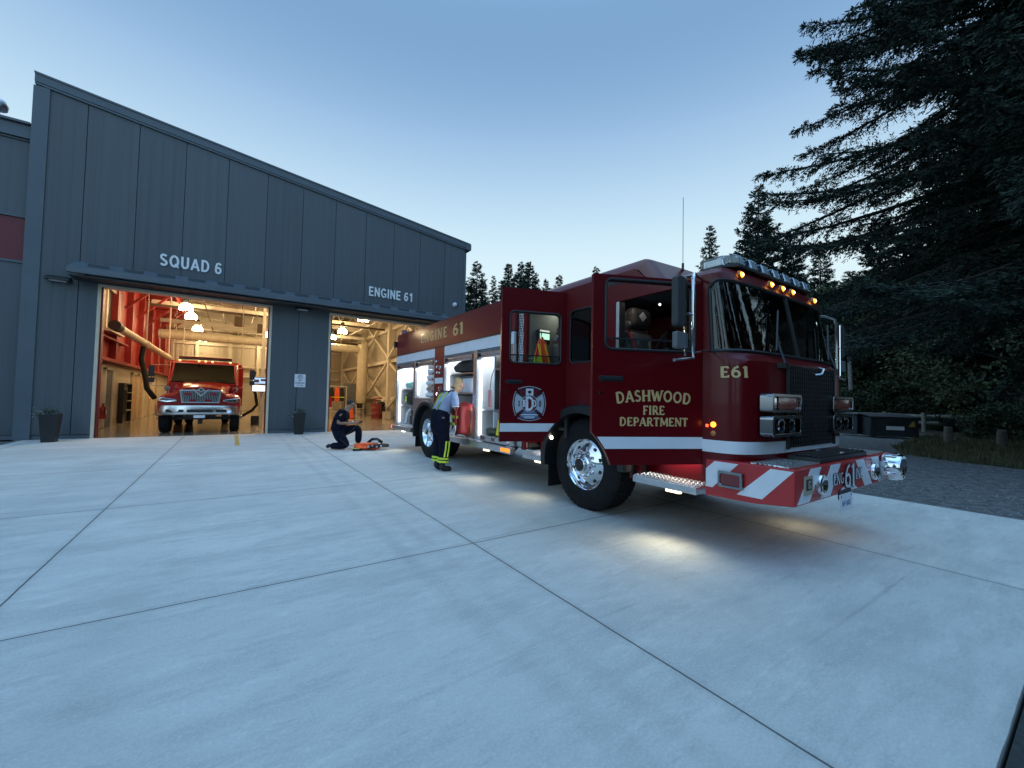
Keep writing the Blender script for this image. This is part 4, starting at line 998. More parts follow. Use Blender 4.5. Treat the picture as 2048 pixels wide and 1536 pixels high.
fender(AF, .64, .745, -8, 178, XS-.07, XS+.42); fender(8.67, .625, .715, -12, 188, XS-.06, XS+.5)
for yc, r in ((AF, .75), (8.67, .72)):
    wl = MB(); n = 16; vs = []
    for k in range(n+1):
        a = R(-5+190*k/n)
        for x in (XS+.05, XS+.62): vs.append((x, yc+r*math.cos(a), .56+r*math.sin(a)))
    wl.add(vs, [(2*k, 2*k+1, 2*k+3, 2*k+2) for k in range(n)]); wl.add([(XS+.62, yc+r*math.cos(R(-5+190*k/n)), .56+r*math.sin(R(-5+190*k/n))) for k in range(n+1)], [tuple(range(n+1))])
    wl.build('wheel_well', M['black'], fe)
for x1_, y_ in ((XS+.34, 4.40), (XS+.5, 9.36)): MB().box(XS+.02, x1_, y_, y_+.015, .17, .62).build('mud_flap', M['rubber'], fe)
ch = MB().box(CX-.45, CX-.33, 1.8, 10.6, .62, .84).box(CX+.33, CX+.45, 1.8, 10.6, .62, .84).box(XS+.12, XF-.12, 3.68, 3.82, .45, .62).box(XS+.2, XF-.2, 8.58, 8.76, .45, .64).box(CX-.4, CX+.4, 2.4, 5.0, .5, .95).box(XS+.35, XF-.35, 5.2, 7.8, .55, .62)
ch.tube([(CX, 5.0, .6), (CX, 8.6, .55)], .07, 10)
ch.build('chassis', M['black'], fe)
# ---- wheels
def wheel(x, y, s, front):
    """x: outer face; s = -1 when the outer face looks towards -X"""
    o = Vector((x, y, .56)); ax = (s, 0, 0); W_ = .40 if front else .27
    t = MB().lathe(o, ax, [(.315, -.05), (.33, -.012), (.37, .0), (.44, .004), (.505, -.012), (.545, -.035), (.56, -.065), (.56, -.065-W_+.13), (.545, -W_+.035), (.505, -W_+.01), (.44, -W_), (.32, -W_+.02)], 56)
    for k in range(52):     # shoulder lugs
        a = 2*PI*k/52; c_, s_ = math.cos(a), math.sin(a); rv = Vector((0, c_, s_)); tv = Vector((0, -s_, c_))
        for off, wd in ((-.085, .07), (-.18, .06), (-W_+.10, .07)):
            if off < -W_+.06: continue
            p = o+Vector((s*off, 0, 0))+rv*.560+tv*(.012 if off == -.18 else 0); t.bar(p-tv*.020, p+tv*.020, wd, .022, upv=(s, 0, 0)) if False else t.add(
                [p+Vector((sx*wd/2, 0, 0))+tv*(ty*.021)+rv*(rz_*.012) for sx in (-1, 1) for ty in (-1, 1) for rz_ in (-1, .7)],
                [(0, 1, 3, 2), (4, 6, 7, 5), (0, 4, 5, 1), (2, 3, 7, 6), (1, 5, 7, 3), (0, 2, 6, 4)])
    wo = t.build('wheel', M['rubber'], fe, smooth=True)
    if front:
        pr = [(.318, -.06), (.322, -.022), (.312, -.016), (.298, -.035), (.285, -.075), (.262, -.082), (.20, -.055), (.15, -.035), (.12, -.03), (.11, .0), (.088, .012), (.082, .055), (.07, .065)]
        hz = -.058; nz = -.034; nr = .155; hr = .232
    else:
        pr = [(.318, -.06), (.322, -.022), (.312, -.016), (.30, -.035), (.275, -.11), (.255, -.17), (.20, -.19), (.15, -.185), (.13, -.18), (.12, -.10), (.10, -.09), (.0, -.088)]
        hz = -.178; nz = -.183; nr = .165; hr = .235
    rm = MB().lathe(o, ax, pr, 48); rmo = rm.build('rim', M['chrome'], wo, smooth=True)
    nu = MB()
    for k in range(10):
        a = 2*PI*(k+.5)/10
        MB().lathe(o+Vector((s*(hz-.012), hr*math.cos(a), hr*math.sin(a))), ax, [(.026, 0), (.024, .007), (0, .0075)], 12).build('hand_hole', M['black'], rmo)
        a = 2*PI*k/10
        nu.lathe(o+Vector((s*nz, nr*math.cos(a), nr*math.sin(a))), ax, [(.021, 0), (.019, .03), (.012, .05), (0, .052)], 8)
    nu.build('wheel_nut', M['chrome'], rmo, smooth=True)
    if front: MB().lathe(o+Vector((s*.05, 0, 0)), ax, [(.078, 0), (.074, .018), (.05, .03), (0, .034)], 24).build('hub_cap', M['black'], rmo, smooth=True)
wheel(XS+.03, 3.75, -1, True); wheel(XF-.03, 3.75, 1, True)
for x, s in ((XS+.02, -1), (XF-.02, 1)): wheel(x, 8.67, s, False)
for x in (XS+.35, XF-.62):
    MB().lathe((x, 8.67, .56), (1, 0, 0), [(.3, 0), (.5, 0), (.555, .04), (.555, .23), (.5, .27), (.3, .27)], 40).build('wheel', M['rubber'], fe, smooth=True)
# a red underbody panel between fender and step, lit by the step lamps
MB().box(XS+.10, XS+.12, 2.94, 3.08, .50, .80).build('splash_panel', M['red'], fe)

# ---- body
Y0, Y1 = 5.28, 10.82
A_ = (9.55, 10.73); B_ = (8.36, 9.43); C_ = (6.57, 7.80); D_ = (5.36, 6.44)
bd = MB()
bd.box(XS, XS+.05, Y0, Y1, 2.425, 2.93)
bd.box(XS+.02, XF-.02, Y0, Y1, 2.931, 2.99)
bd.box(XF-.05, XF, Y0, Y1, .62, 2.93).box(XS+.06, XF-.06, Y1-.04, Y1, .62, 2.93).box(XS+.06, XF-.06, Y0, Y0+.03, .7, 2.93)
pts = [(7.83, 1.33)]+[(7.83+.49*k/8, arch(8.67, .70, 7.83+.49*k/8)) if abs(7.83+.49*k/8-8.67) < .70 else (7.83+.49*k/8, .62) for k in range(9)]+[(8.32, 1.33)]
bd.prism(pts, fx, XS, XS+.04); bd.box(XS, XS+.04, 7.83, 8.32, 1.331, 2.424)
body = bd.build('body', M['redbody'], fe, .006)
MB().box(XS-.012, XS-.001, Y0, Y1, 2.418, 2.432).build('trim_line', M['black'], body)
MB().box(XS+.001, XS+.04, Y0, 7.828, 2.22, 2.416).box(XS+.001, XS+.04, 8.322, Y1, 2.22, 2.416).box(XS-.003, XS-.0005, 7.87, 8.28, 1.645, 1.765).build('stripe', M['white'], body)
al = MB()
pts = [(8.322, 1.325)]+[(8.322+1.226*k/20, max(.62, arch(8.67, .70, min(8.322+1.226*k/20, 9.3699)))) for k in range(21)]+[(9.548, 1.325)]
al.prism(pts, fx, XS+.002, XS+.04)
al.box(XS-.004, XS+.05, 9.432, 9.548, 1.326, 2.218).box(XS-.004, XS+.05, 6.442, 6.568, .62, 2.218).box(XS-.004, XS+.05, 10.732, Y1-.002, .62, 2.218).box(XS-.004, XS+.05, Y0, 5.358, .62, 2.218).box(XS-.004, XS+.05, 8.322, 8.358, 1.326, 2.218).box(XS-.004, XS+.05, 7.802, 7.828, .62, 2.218)
al.build('frame', M['alu'], body, .004)
for r0_, r1_ in ((5.22, 7.95), (9.50, 10.86)): MB().box(XS-.07, XS+.03, r0_, r1_, .50, .605).build('rub_rail', M['alu'], body, .008)
cmp_m = mat('locker_grey', (.74, .76, .78), .45, .3, 0, .06, 5)
for (a, b), z0, n in ((A_, .62, 'A'), (B_, 1.335, 'B'), (C_, .62, 'C'), (D_, .62, 'D')):
    q = MB(); X0, X1 = XS+.052, XS+.70
    q.box(X1, X1+.02, a, b, z0, 2.20).box(X0, X1, a-.012, a-.001, z0, 2.20).box(X0, X1, b+.001, b+.012, z0, 2.20).box(X0, X1, a, b, z0-.015, z0).box(X0, X1, a, b, 2.20, 2.215)
    lo = q.build('locker', cmp_m, body)
    MB().box(XS+.07, XS+.095, b-.045, b-.012, z0+.06, 2.04).build('led_or_fill_strip', M['led'], lo, .004)
    MB().box(XS+.12, XS+.40, a+.15, b-.15, 2.17, 2.19).build('led_or_fill_strip', M['ledfill'], lo)  # added fill panel that evens the light inside the locker
    MB().box(XS+.07, XS+.095, a+.012, a+.04, z0+.06, 2.04).build('led_or_fill_strip', M['ledfill'], lo, .004)  # added fill strip, out of view behind the front post
    rl = MB(); rl.tube([(XS+.085, a+.004, 2.15), (XS+.085, b-.004, 2.15)], .062, 14).box(XS+.015, XS+.05, a+.02, b-.02, 2.075, 2.10)
    ro = rl.build('roll_door', M['alu'], lo, smooth=True)
    MB().tube([(XS+.0, a+.06, 2.07), (XS+.0, b-.06, 2.07)], .012, 8).build('handle', M['chrome'], ro)
    MB().box(XS+.0, XS+.06, a+.005, a+.06, 2.05, 2.16).box(XS+.0, XS+.06, b-.06, b-.005, 2.05, 2.16).build('bracket', M['black'], ro)
    vn = MB()
    for k in range(3): vn.box(X1-.006, X1-.001, a+.15+k*.06, a+.185+k*.06, z0+.28 if n == 'D' else 2.0, (z0+.42) if n == 'D' else 2.1)
    vn.build('vent', M['dark'], lo)
# "ENGINE 61" in gold leaf along the upper body
serif_text('lettering', 'ENGINE', M['gold'], body, lambda u, v, d: (XS-d-.001, 9.14-u, 2.605+v), .215, 1.42, gap=.16)
serif_text('lettering', '61', M['gold'], body, lambda u, v, d: (XS-d-.001, 7.46-u, 2.590+v), .225, .46, gap=.1)
# pump panel sliver and tread plate between cab and body
MB().box(XS+.08, XS+.12, 5.04, 5.27, .62, 2.9).build('pump_panel', M['tread'], body)
MB().box(XS+.14, XF-.14, 5.04, 5.27, .62, 2.7).build('pump_house', M['dark'], body)
# filler pillar fittings
pf = MB()
for y, z, r in ((8.0, 1.98, .045), (8.14, 1.88, .03), (8.02, 1.87, .03), (8.16, 2.0, .03), (8.0, 1.52, .06), (8.2, 2.12, .03)): pf.lathe((XS-.001, y, z), (-1, 0, 0), [(r, 0), (r, .02), (r*.6, .03), (0, .032)], 14)
pf.build('gauge', M['chrome'], body, smooth=True)
MB().lathe((XS-.001, 8.12, 1.42), (-1, 0, 0), [(.035, 0), (.03, .02), (0, .026)], 14).build('marker_lamp', emis('locker_lamp', (1, .85, .8), 5), body)
MB().lathe((XS-.001, 7.98, 1.40), (-1, 0, 0), [(.09, 0), (.09, .03), (.05, .06), (0, .06)], 18).build('intake_cap', M['redlens'], body)
ln = MB().prism([(XS-.06, 2.66), (XS+.10, 2.66), (XS+.10, 2.82), (XS-.06, 2.82)], lambda a, b, d: (a, d, b), Y1+.005, Y1+.10).build('scene_lamp', M['black'], body, .012)
MB().lathe((XS+.16, Y1-.10, 2.99), (0, 0, 1), [(.09, 0), (.09, .1), (.06, .14), (0, .145)], 16).build('beacon', M['redlens'], body, smooth=True)
MB().box(XS-.07, XS-.03, 10.862, 10.90, .52, .59).build('marker_lamp', emis('tail_marker', (1, .10, .05), 4), body)
# ------------------------------------------------------------------ what lies in the side lockers
lk = lambda z, y0, y1, x1=XS+.69: MB().box(XS+.10, x1, y0, y1, z-.025, z)
for z, (a, b) in ((1.55, A_), (1.14, A_), (1.84, C_), (1.45, C_), (1.87, (5.36, 6.0)), (1.16, (5.36, 6.44))):
    lk(z, a+.005, b-.005).build('shelf', M['alu'], body)
MB().box(XS+.12, XS+.69, 6.02, 6.045, .63, 2.19).build('divider', M['white'], body)
MB().box(XS+.30, XS+.32, 5.37, 6.01, 1.17, 2.10).box(XS+.12, XS+.29, 5.995, 6.015, 1.17, 2.10).build('tool_board', M['black'], body)
MB().box(XS+.16, XS+.20, 8.37, 9.05, 1.36, 2.1).build('tool_board', M['alu'], body)
def soft(name, c, s, m, lab, cat, seed, bump=.22, group=None, sub=3):
    """a stuffed cloth bag: a rounded box, dented"""
    bm = bmesh.new(); bmesh.ops.create_cube(bm, size=2); bmesh.ops.subdivide_edges(bm, edges=bm.edges, cuts=sub*2, use_grid_fill=True)
    rs = random.Random(seed); off = Vector((rs.random()*50, rs.random()*50, rs.random()*50))
    for v in bm.verts:
        p = v.co.copy(); q = p.normalized()*max(abs(p.x), abs(p.y), abs(p.z)); p = p.lerp(q, .45)
        n = mnoise.noise(p*1.6+off); p *= 1+bump*n
        v.co = Vector((p.x*s[0]/2, p.y*s[1]/2, max(p.z, -1)*s[2]/2))
    mn = min(v.co.z for v in bm.verts)
    for v in bm.verts: v.co.z -= mn
    me = D.meshes.new(name); bm.to_mesh(me); bm.free(); me.materials.append(m)
    me.polygons.foreach_set('use_smooth', [True]*len(me.polygons))
    o = D.objects.new(name, me); COL.objects.link(o); o.location = c; ORG[o.name] = Vector(c)
    md = o.modifiers.new('sub', 'SUBSURF'); md.levels = 1; md.render_levels = 1
    return tag(o, lab, cat, group)
olive = mat('olive_canvas', (.05, .06, .035), .85, 0, 0, .3, 9, .3, 40)
mint = mat('pale_green_cloth', (.35, .55, .47), .8, 0, 0, .25, 8, .3, 30)
rbag = mat('red_bag', (.24, .010, .009), .65, 0, 0, .15, 8, .25, 30)
blk2 = mat('black_nylon', (.012, .012, .014), .7, 0, 0, .3, 9, .3, 40)
soft('folded_blanket', (XS+.30, 10.05, 1.552), (.44, .72, .20), mint, 'pale green folded blanket on the top shelf of the rear locker', 'blanket', 1)
q = soft('equipment_bag', (XS+.30, 10.05, 1.142), (.44, .82, .34), blk2, 'black bag with lime strap on the middle shelf of the rear locker', 'bag', 2)
MB().box(XS+.07, XS+.085, 10.22, 10.30, 1.20, 1.36).build('strap', M['hiviz'], q)
soft('grey_bag', (XS+.30, 8.85, 1.335), (.3, .5, .12), olive, 'olive flat bag in the bottom of the locker over the rear wheel', 'bag', 41)
t = thing('cut_off_saw', (XS+.36, 10.05, .62), 'dark cut-off saw with red disc on the floor of the rear locker', 'saw')
MB().box(XS+.2, XS+.5, 9.95, 10.3, .64, .86).build('engine_block', M['dark'], t, .03)
MB().lathe((XS+.22, 9.83, .80), (-1, 0, 0), [(0, 0), (.15, 0), (.15, .012), (0, .012)], 24).build('disc', M['redlens'], t)
MB().tube([(XS+.3, 10.3, .75), (XS+.28, 10.34, .98), (XS+.28, 10.05, 1.06), (XS+.26, 9.95, .92)], .022, 8).build('handle', M['black'], t, smooth=True)
MB().tube([(XS+.16, 10.45, .66), (XS+.16, 10.3, .95), (XS+.2, 10.2, 1.05)], .03, 8).build('guard', M['white'], t, smooth=True)
for k in range(5):
    z = 1.40+k*.135; t = thing('nozzle', (XS+.13, 8.75, z), ['bottom', 'second', 'middle', 'fourth', 'top'][k]+' of the five pale nozzles stacked on the locker board over the rear wheel', 'nozzle', 'nozzles on the locker board')
    w_ = (.17, .13, .15, .12, .10)[k]
    MB().lathe((XS+.10, 8.72, z), (0, 1, 0), [(0, -.22), (.03, -.22), (.042, -.1), (.03, -.06), (.05, 0), (.055, w_), (.03, w_+.03), (0, w_+.03)], 14).build('barrel', M['white'] if k != 1 else M['alu'], t, smooth=True)
    MB().box(XS+.08, XS+.155, 8.56, 8.60, z-.07, z-.03).build('grip', M['black'], t)
q = soft('turnout_bag', (XS+.30, 7.15, 1.842), (.46, .95, .27), blk2, 'black turnout bundle with lime bands on the upper shelf above the woman', 'bag', 4)
MB().box(XS+.12, XS+.135, 6.86, 6.90, 1.90, 2.02).box(XS+.12, XS+.135, 7.28, 7.32, 1.90, 2.0).build('reflective_band', M['hiviz'], q)
for y, w_, lab in ((7.5, .30, 'white storage bin nearer the rear on the locker shelf behind the woman'), (7.08, .42, 'wide white storage bin at the head of the woman')):
    t = thing('storage_bin', (XS+.4, y, 1.452), lab, 'bin', 'white storage bins')
    MB().box(XS+.16, XS+.62, y-w_/2, y+w_/2, 1.453, 1.74).build('tub', M['white'], t, .012)
    MB().box(XS+.14, XS+.64, y-w_/2-.01, y+w_/2+.01, 1.742, 1.77).build('lid', M['grey'], t, .006)
t = thing('metal_crate', (XS+.4, 7.25, 1.0), 'grey mesh crate below the shelf in front of the woman', 'crate')
MB().box(XS+.25, XS+.6, 6.75, 7.75, 1.10, 1.40).build('basket', M['grey'], t, .01)
MB().box(XS+.27, XS+.58, 6.8, 7.7, .63, 1.098).build('stand', M['alu'], t, .01)
rb_ = soft('red_bag', (XS+.02, 6.93, .64), (.40, .46, .62), rbag, 'bulging red gear bag with lime bands at the waist of the standing woman', 'bag', 7, .3)
MB().box(XS-.20, XS-.165, 6.80, 7.02, .97, 1.02).box(XS-.215, XS-.18, 6.86, 7.06, .84, .89).build('reflective_band', M['hiviz'], rb_)
MB().tube([(XS-.2, 6.80, 1.22), (XS-.24, 6.76, 1.0), (XS-.22, 6.78, .84)], .018, 8).build('strap', rbag, rb_)
MB().tube([(XS-.22, 6.78, .86), (XS-.26, 6.72, .78), (XS-.25, 6.80, .66), (XS-.24, 6.86, .75), (XS-.22, 6.80, .86)], .010, 6).build('cord', M['white'], rb_)
soft('orange_pouch', (XS+.10, 6.70, .64), (.14, .14, .52), mat('dull_orange_cloth', (.45, .20, .09), .75, 0, 0, .3, 10), 'narrow dull orange pouch hanging right of the red gear bag', 'pouch', 31, .3)
hp = soft('hose_pack', (XS+.36, 5.68, 1.162), (.34, .56, .34), mat('dark_red_hose', (.10, .02, .03), .8, 0, 0, .5, 12, .4, 20), 'dark folded hose pack on the counter of the front locker', 'hose', 9, .35)
hp2 = soft('hose_bundle', (XS+.36, 5.68, 1.872), (.3, .5, .22), mat('tan_hose_bundle', (.28, .20, .17), .8, 0, 0, .4, 12, .4, 20), 'tan hose bundle on the high shelf of the front locker', 'hose', 10, .35)
t = thing('strap_reel', (XS+.14, 6.12, 1.3), 'thin black strap with a red tag hanging on the white locker divider', 'strap')
MB().tube([(XS+.13, 6.06, 1.86), (XS+.10, 6.10, 1.72), (XS+.09, 6.12, 1.5)], .006, 6).build('cord', M['black'], t)
MB().box(XS+.08, XS+.10, 6.08, 6.16, 1.2, 1.5).build('tag', mat('pink_tag', (.6, .25, .25), .6), t)
t = thing('hazard_board', (XS+.05, 5.62, .70), 'bright yellow board with dark lettering in the bottom of the front locker', 'board')
yb = MB().prism([(5.42, .74), (5.86, .74), (5.86, 1.0), (5.42, 1.0)], lambda a, b, d: (XS+.06+d+(b-.74)*.2, a, b), 0, .02).build('panel', M['yellow'], t)
for z, w_ in ((.885, .30), (.785, .30)):
    text_mesh('lettering', 'LMRD' if z > .8 else '70359', .075, blk, yb, (XS+.0585+(z-.74)*.2, 5.80, z), (0, -1, 0), (.196, 0, .98), .001, .02, w_)
t = thing('gear_tray', (XS+.05, 5.8, .62), 'silver pull-out tray with red lamps and dark gear in the front locker', 'tray')
tb = MB().box(XS-.02, XS+.5, 5.40, 6.25, .622, .72).build('tray', M['alu'], t, .006)
for y in (6.14, 5.82): MB().box(XS-.026, XS-.021, y-.05, y+.05, .645, .70).build('lamp', M['redlens'], tb)
soft('coiled_strap', (XS+.14, 6.02, .722), (.22, .34, .13), olive, 'olive coiled strap on the silver tray in the front locker', 'strap', 12, .4)
t = thing('helmet', (XS+.3, 5.5, 1.0), 'pale green round helmet behind the yellow board', 'helmet')
MB().lathe((XS+.26, 5.60, 1.0), (0, 0, 1), [(.16, 0), (.15, .03), (.14, .08), (.10, .14), (0, .17)], 20).build('shell', mint, t, smooth=True)
MB().lathe((XS+.26, 5.60, .995), (0, 0, 1), [(.13, -.01), (.19, 0), (.19, .012), (.14, .02)], 20).build('brim', mint, t, smooth=True)
vs_ = thing('safety_vest', (3.84, 4.88, 1.75), 'orange and lime safety vest hanging inside the rear cab door', 'vest')
vb = MB(); n = 10
for k in range(n+1):
    a = -.2+.4*k/n; dz = .03*math.sin(k*2.2)
    vb.v += [(3.84+a*.32, 4.86-.02*math.cos(k*1.9), 2.32-abs(a)*.5), (3.84+a*.8, 4.84-.03*math.cos(k*1.7), 2.0+dz), (3.84+a*1.05, 4.83-.04*math.cos(k*1.4), 1.62+dz)]
for k in range(n): vb.f += [(3*k, 3*k+3, 3*k+4, 3*k+1), (3*k+1, 3*k+4, 3*k+5, 3*k+2)]; vb.mi += [0, 1 if k < 5 else 0]
vo = vb.build('cloth', [M['orange'], M['hiviz']], vs_, smooth=True)
vo.modifiers.new('thick', 'SOLIDIFY').thickness = .012
st_ = MB()
for a0, a1 in ((-.10, -.02), (.02, .12)): st_.bar((3.84+a0, 4.80, 2.18), (3.84+a1*1.2, 4.765, 1.66), .035, .006)
st_.build('reflective_band', M['yellow'], vs_)
MB().tube([(3.84, 4.87, 2.32), (3.84, 4.88, 2.40), (3.84, 4.93, 2.42)], .01, 6).build('hook', M['black'], vs_)

# ------------------------------------------------------------------ rescue truck in the squad bay
TX, TY = -.83, 16.75
rt_ = thing('rescue_truck', (TX, 20, 0), 'bright red conventional rescue truck with chrome bumper inside the squad bay', 'fire truck')
def rl_(x, y, z): return (TX+x, TY+y, z)
hood = MB(); secs = []
half = [(1.10, .72), (1.11, 1.02), (1.06, 1.16), (.90, 1.24), (.72, 1.26), (.60, 1.36), (.54, 1.47), (.36, 1.53), (.0, 1.55)]
for y, sx, dz, rise in ((.22, .97, -.03, 0), (.30, 1.0, 0, 0), (.6, 1.0, .03, .4), (1.1, 1.0, .05, .8), (1.55, .98, .06, 1.0), (1.75, .96, .06, 1.05)):
    r = []
    for x, z in half: r.append((x*sx if x > .6 or rise < .5 else x*(1+.35*rise), z+dz+(.12*rise if z > 1.3 else .05*rise)))
    secs.append([rl_(-x, y, z) for x, z in r]+[rl_(x, y, z) for x, z in r[-2::-1]])
loft(hood, secs, 0, len(secs[0])-1)
hood.add(secs[0], [tuple(range(len(secs[0])))])
ho = hood.build('hood', M['red2'], rt_, smooth=True)
cb = MB()
prof = [(1.55, 1.62), (1.62, 1.72), (2.05, 2.40), (2.20, 2.50), (3.6, 2.54), (3.6, .8), (1.6, .8)]
for x0, x1 in ((-1.02, -.955), (.955, 1.02)): cb.prism(prof, lambda a, b, d: rl_(d, a, b), x0, x1)
cb.prism([(2.03, 2.37), (2.05, 2.42), (2.20, 2.50), (3.6, 2.54), (3.6, 2.48), (2.2, 2.44)], lambda a, b, d: rl_(d, a, b), -.954, .954)
cb.box(TX-.954, TX+.954, TY+3.55, TY+3.6, .8, 2.47).box(TX-.95, TX+.95, TY+1.60, TY+1.66, 1.2, 1.68)
for s in (-1, 1): cb.bar(rl_(s*.93, 1.66, 1.70), rl_(s*.90, 2.07, 2.40), .07, .05)
co = cb.build('cab', M['red2'], rt_, .02)
MB().prism([(-.92, 0), (.92, 0), (.885, 1), (-.885, 1)], lambda a, b, d: rl_(a, 1.635+d+.415*b, 1.715+.67*b), 0, .008).build('windshield', glass('dark_windshield_glass', (.13, .125, .115), .06), co)
MB().box(TX-.9, TX+.9, TY+1.7, TY+2.3, 1.3, 1.66).box(TX-.9, TX+.9, TY+3.0, TY+3.2, 1.0, 2.2).box(TX-.35, TX+.35, TY+2.7, TY+2.8, 1.9, 2.3).build('interior', M['dark'], co)
MB().lathe(rl_(.42, 1.95, 1.70), (0, -.8, .6), [(.2, 0), (.215, .015), (.2, .03), (.185, .015), (.2, 0)], 24).build('steering_wheel', M['grey'], co)
wp = MB()
for s in (-.55, .25): wp.bar(rl_(s, 1.60, 1.71), rl_(s+.42, 1.66, 1.78), .015, .012)
wp.build('wiper', M['black'], co)
g = MB(); gw = [(-.56, 1.42), (.56, 1.42), (.50, 1.0), (-.50, 1.0)]
MB().prism(gw[::-1], lambda a, b, d: rl_(a, d, b), .13, .22).build('grille_surround', M['chrome2'], ho, .015)
MB().prism([(-.50, 1.385), (.50, 1.385), (.455, 1.035), (-.455, 1.035)][::-1], lambda a, b, d: rl_(a, d, b), .121, .128).build('grille_backing', M['black'], ho)
for k in range(21):
    u = -.47+.94*k/20; g.bar(rl_(u, .115, 1.385), rl_(u*.92, .115, 1.035), .012, .014, upv=(0, 1, 0))
gg = g.build('grille', M['alu'], ho)
em_ = MB().prism([(-.10, 0), (0, .09), (.10, 0), (0, -.09)], lambda a, b, d: rl_(a, d, 1.43+b), .085, .105).prism([(-.24, .05), (-.17, .05), (0, -.14), (.17, .05), (.24, .05), (0, -.20)], lambda a, b, d: rl_(a, d, 1.40+b), .09, .11)
em_.build('emblem', M['alu'], gg)
MB().prism([(-.05, 0), (0, .045), (.05, 0), (0, -.045)], lambda a, b, d: rl_(a, d, 1.43+b), .078, .084).build('emblem_inset', M['dark'], gg)
for x, z in ((-.33, 1.29), (.33, 1.29), (-.20, 1.085), (.20, 1.085)):
    MB().prism(rrect(x-.085, x+.085, z-.035, z+.035, .015), lambda a, b, d: rl_(a, d, b), .07, .112).build('warning_lamp', mat('warning_red', (.35, .02, .03), .2, 0, .8), gg, .006)
for s in (-1, 1):
    hp_ = [(.60*s, 1.06), (.62*s, 1.10), (.98*s, 1.17), (1.08*s, 1.16), (1.06*s, 1.06), (.85*s, 1.02)]
    hl_ = MB().prism(hp_ if s < 0 else hp_[::-1], lambda a, b, d: rl_(a, d+.10*max(0, abs(a)-.8), b), .15, .24).build('headlight', M['chrome'], ho, .008)
    MB().lathe(rl_(.86*s, .155, 1.09), (0, -1, 0), [(.045, 0), (.035, .012), (0, .016)], 14).build('lens', M['lens'], hl_, smooth=True)
    MB().lathe(rl_(.99*s, .165, 1.115), (0, -1, 0), [(.035, 0), (.03, .01), (0, .014)], 12).build('turn_lamp', M['amberdim'], hl_, smooth=True)
bm_ = MB(); nb = 20; vs = []
for k in range(nb+1):
    u = -1+2*k/nb; x = 1.14*u; y = .30*abs(u)**3.2
    for z, yo in ((.58, .05), (.62, .0), (.78, -.01), (.90, .02), (.915, .12)): vs.append(rl_(x, y+yo, z-.02*abs(u)**2+.02))
bm_.add(vs, [(k*5+j, k*5+j+1, (k+1)*5+j+1, (k+1)*5+j) for k in range(nb) for j in range(4)])
bo_ = bm_.build('bumper', M['chrome2'], rt_, smooth=True); bo_.modifiers.new('thick', 'SOLIDIFY').thickness = .03
sl_ = MB()
for x0, x1 in ((-.88, -.42), (-.34, .34), (.42, .70)):
    yy = .30*max(abs(x0), abs(x1))**3.2*.6; sl_.prism(rrect(x0, x1, .70, .79, .03), lambda a, b, d: rl_(a, d+.30*(abs(a)/1.14)**3.2, b), -.022, .0)
sl_.build('air_slot', M['black'], bo_)
MB().lathe(rl_(.76, .09, .75), (0, -1, 0), [(.0, .02), (.05, .03), (.085, .05), (.09, 0)], 18).build('fog_lamp', M['chrome'], bo_, smooth=True)
lpp = MB().prism(rrect(-.16, .14, .52, .61, .01), lambda a, b, d: rl_(a, d, b), -.045, -.038).build('licence_plate', M['white'], bo_)
for s in (-1, 1):
    mr_ = MB().tube([rl_(s*.98, 1.95, 2.28), rl_(s*1.42, 1.75, 2.27), rl_(s*1.45, 1.72, 2.2), rl_(s*1.45, 1.72, 1.62), rl_(s*1.40, 1.74, 1.55), rl_(s*1.0, 1.8, 1.55)], .014, 8).build('mirror_bracket', M['chrome'], co, smooth=True)
    MB().box(TX+s*1.37, TX+s*1.53, TY+1.68, TY+1.74, 1.86, 2.24).box(TX+s*1.37, TX+s*1.53, TY+1.68, TY+1.74, 1.66, 1.82).build('mirror_head', M['dark'], mr_, .015)
    fm = MB().lathe(rl_(s*.92, .75, 1.46), (s*.3, -1, 0), [(.0, .03), (.07, .03), (.085, .0), (.03, -.10)], 16).tube([rl_(s*.92, .78, 1.44), rl_(s*.88, .80, 1.30)], .015, 6)
    fm.build('spot_lamp', M['chrome'], ho, smooth=True)
    tw = MB().lathe(rl_(s*1.08, .95, .50), (s, 0, 0), [(.28, -.05), (.33, 0), (.43, .01), (.49, -.02), (.50, -.06), (.50, -.24), (.46, -.28), (.30, -.28)], 36).build('wheel', M['rubber'], rt_, smooth=True)
    MB().lathe(rl_(s*1.08, .95, .50), (s, 0, 0), [(.285, -.03), (.27, -.05), (.20, -.04), (.12, 0), (.08, .09), (0, .10)], 24).build('rim', M['chrome'], tw, smooth=True)
    for k in range(2): MB().lathe(rl_(s*(1.12-.36*k), 5.6, .50), (s, 0, 0), [(.28, -.05), (.43, .01), (.50, -.05), (.50, -.24), (.30, -.28)], 30).build('wheel', M['rubber'], rt_, smooth=True)
bx_ = MB().box(TX-1.2, TX+1.2, TY+3.7, TY+8.6, .72, 2.42).box(TX-1.15, TX+1.15, TY+3.75, TY+8.5, 2.43, 2.52).build('body', M['red2'], rt_, .02)
MB().box(TX-.4, TX+.4, TY+.4, TY+8.3, .5, .72).box(TX-.9, TX+.9, TY+.88, TY+1.0, .42, .52).box(TX-.06, TX+.06, TY+.3, TY+.5, .3, .5).build('chassis', M['black'], rt_)
for x in (-1.212, 1.205): MB().box(TX+x, TX+x+.007, TY+3.75, TY+8.5, 1.2, 1.45).build('stripe', M['white'], bx_)
lb2 = MB().box(TX-.80, TX+.80, TY+2.32, TY+2.62, 2.555, 2.60).build('light_bar', M['black'], co, .01)
MB().box(TX-.80, TX+.80, TY+2.33, TY+2.61, 2.602, 2.66).build('lens', M['redlens'], lb2, .02)
MB().box(TX-.72, TX-.1, TY+2.40, TY+2.54, 2.605, 2.66).box(TX+.1, TX+.72, TY+2.40, TY+2.54, 2.605, 2.66).build('reflector', M['redlens'], lb2)
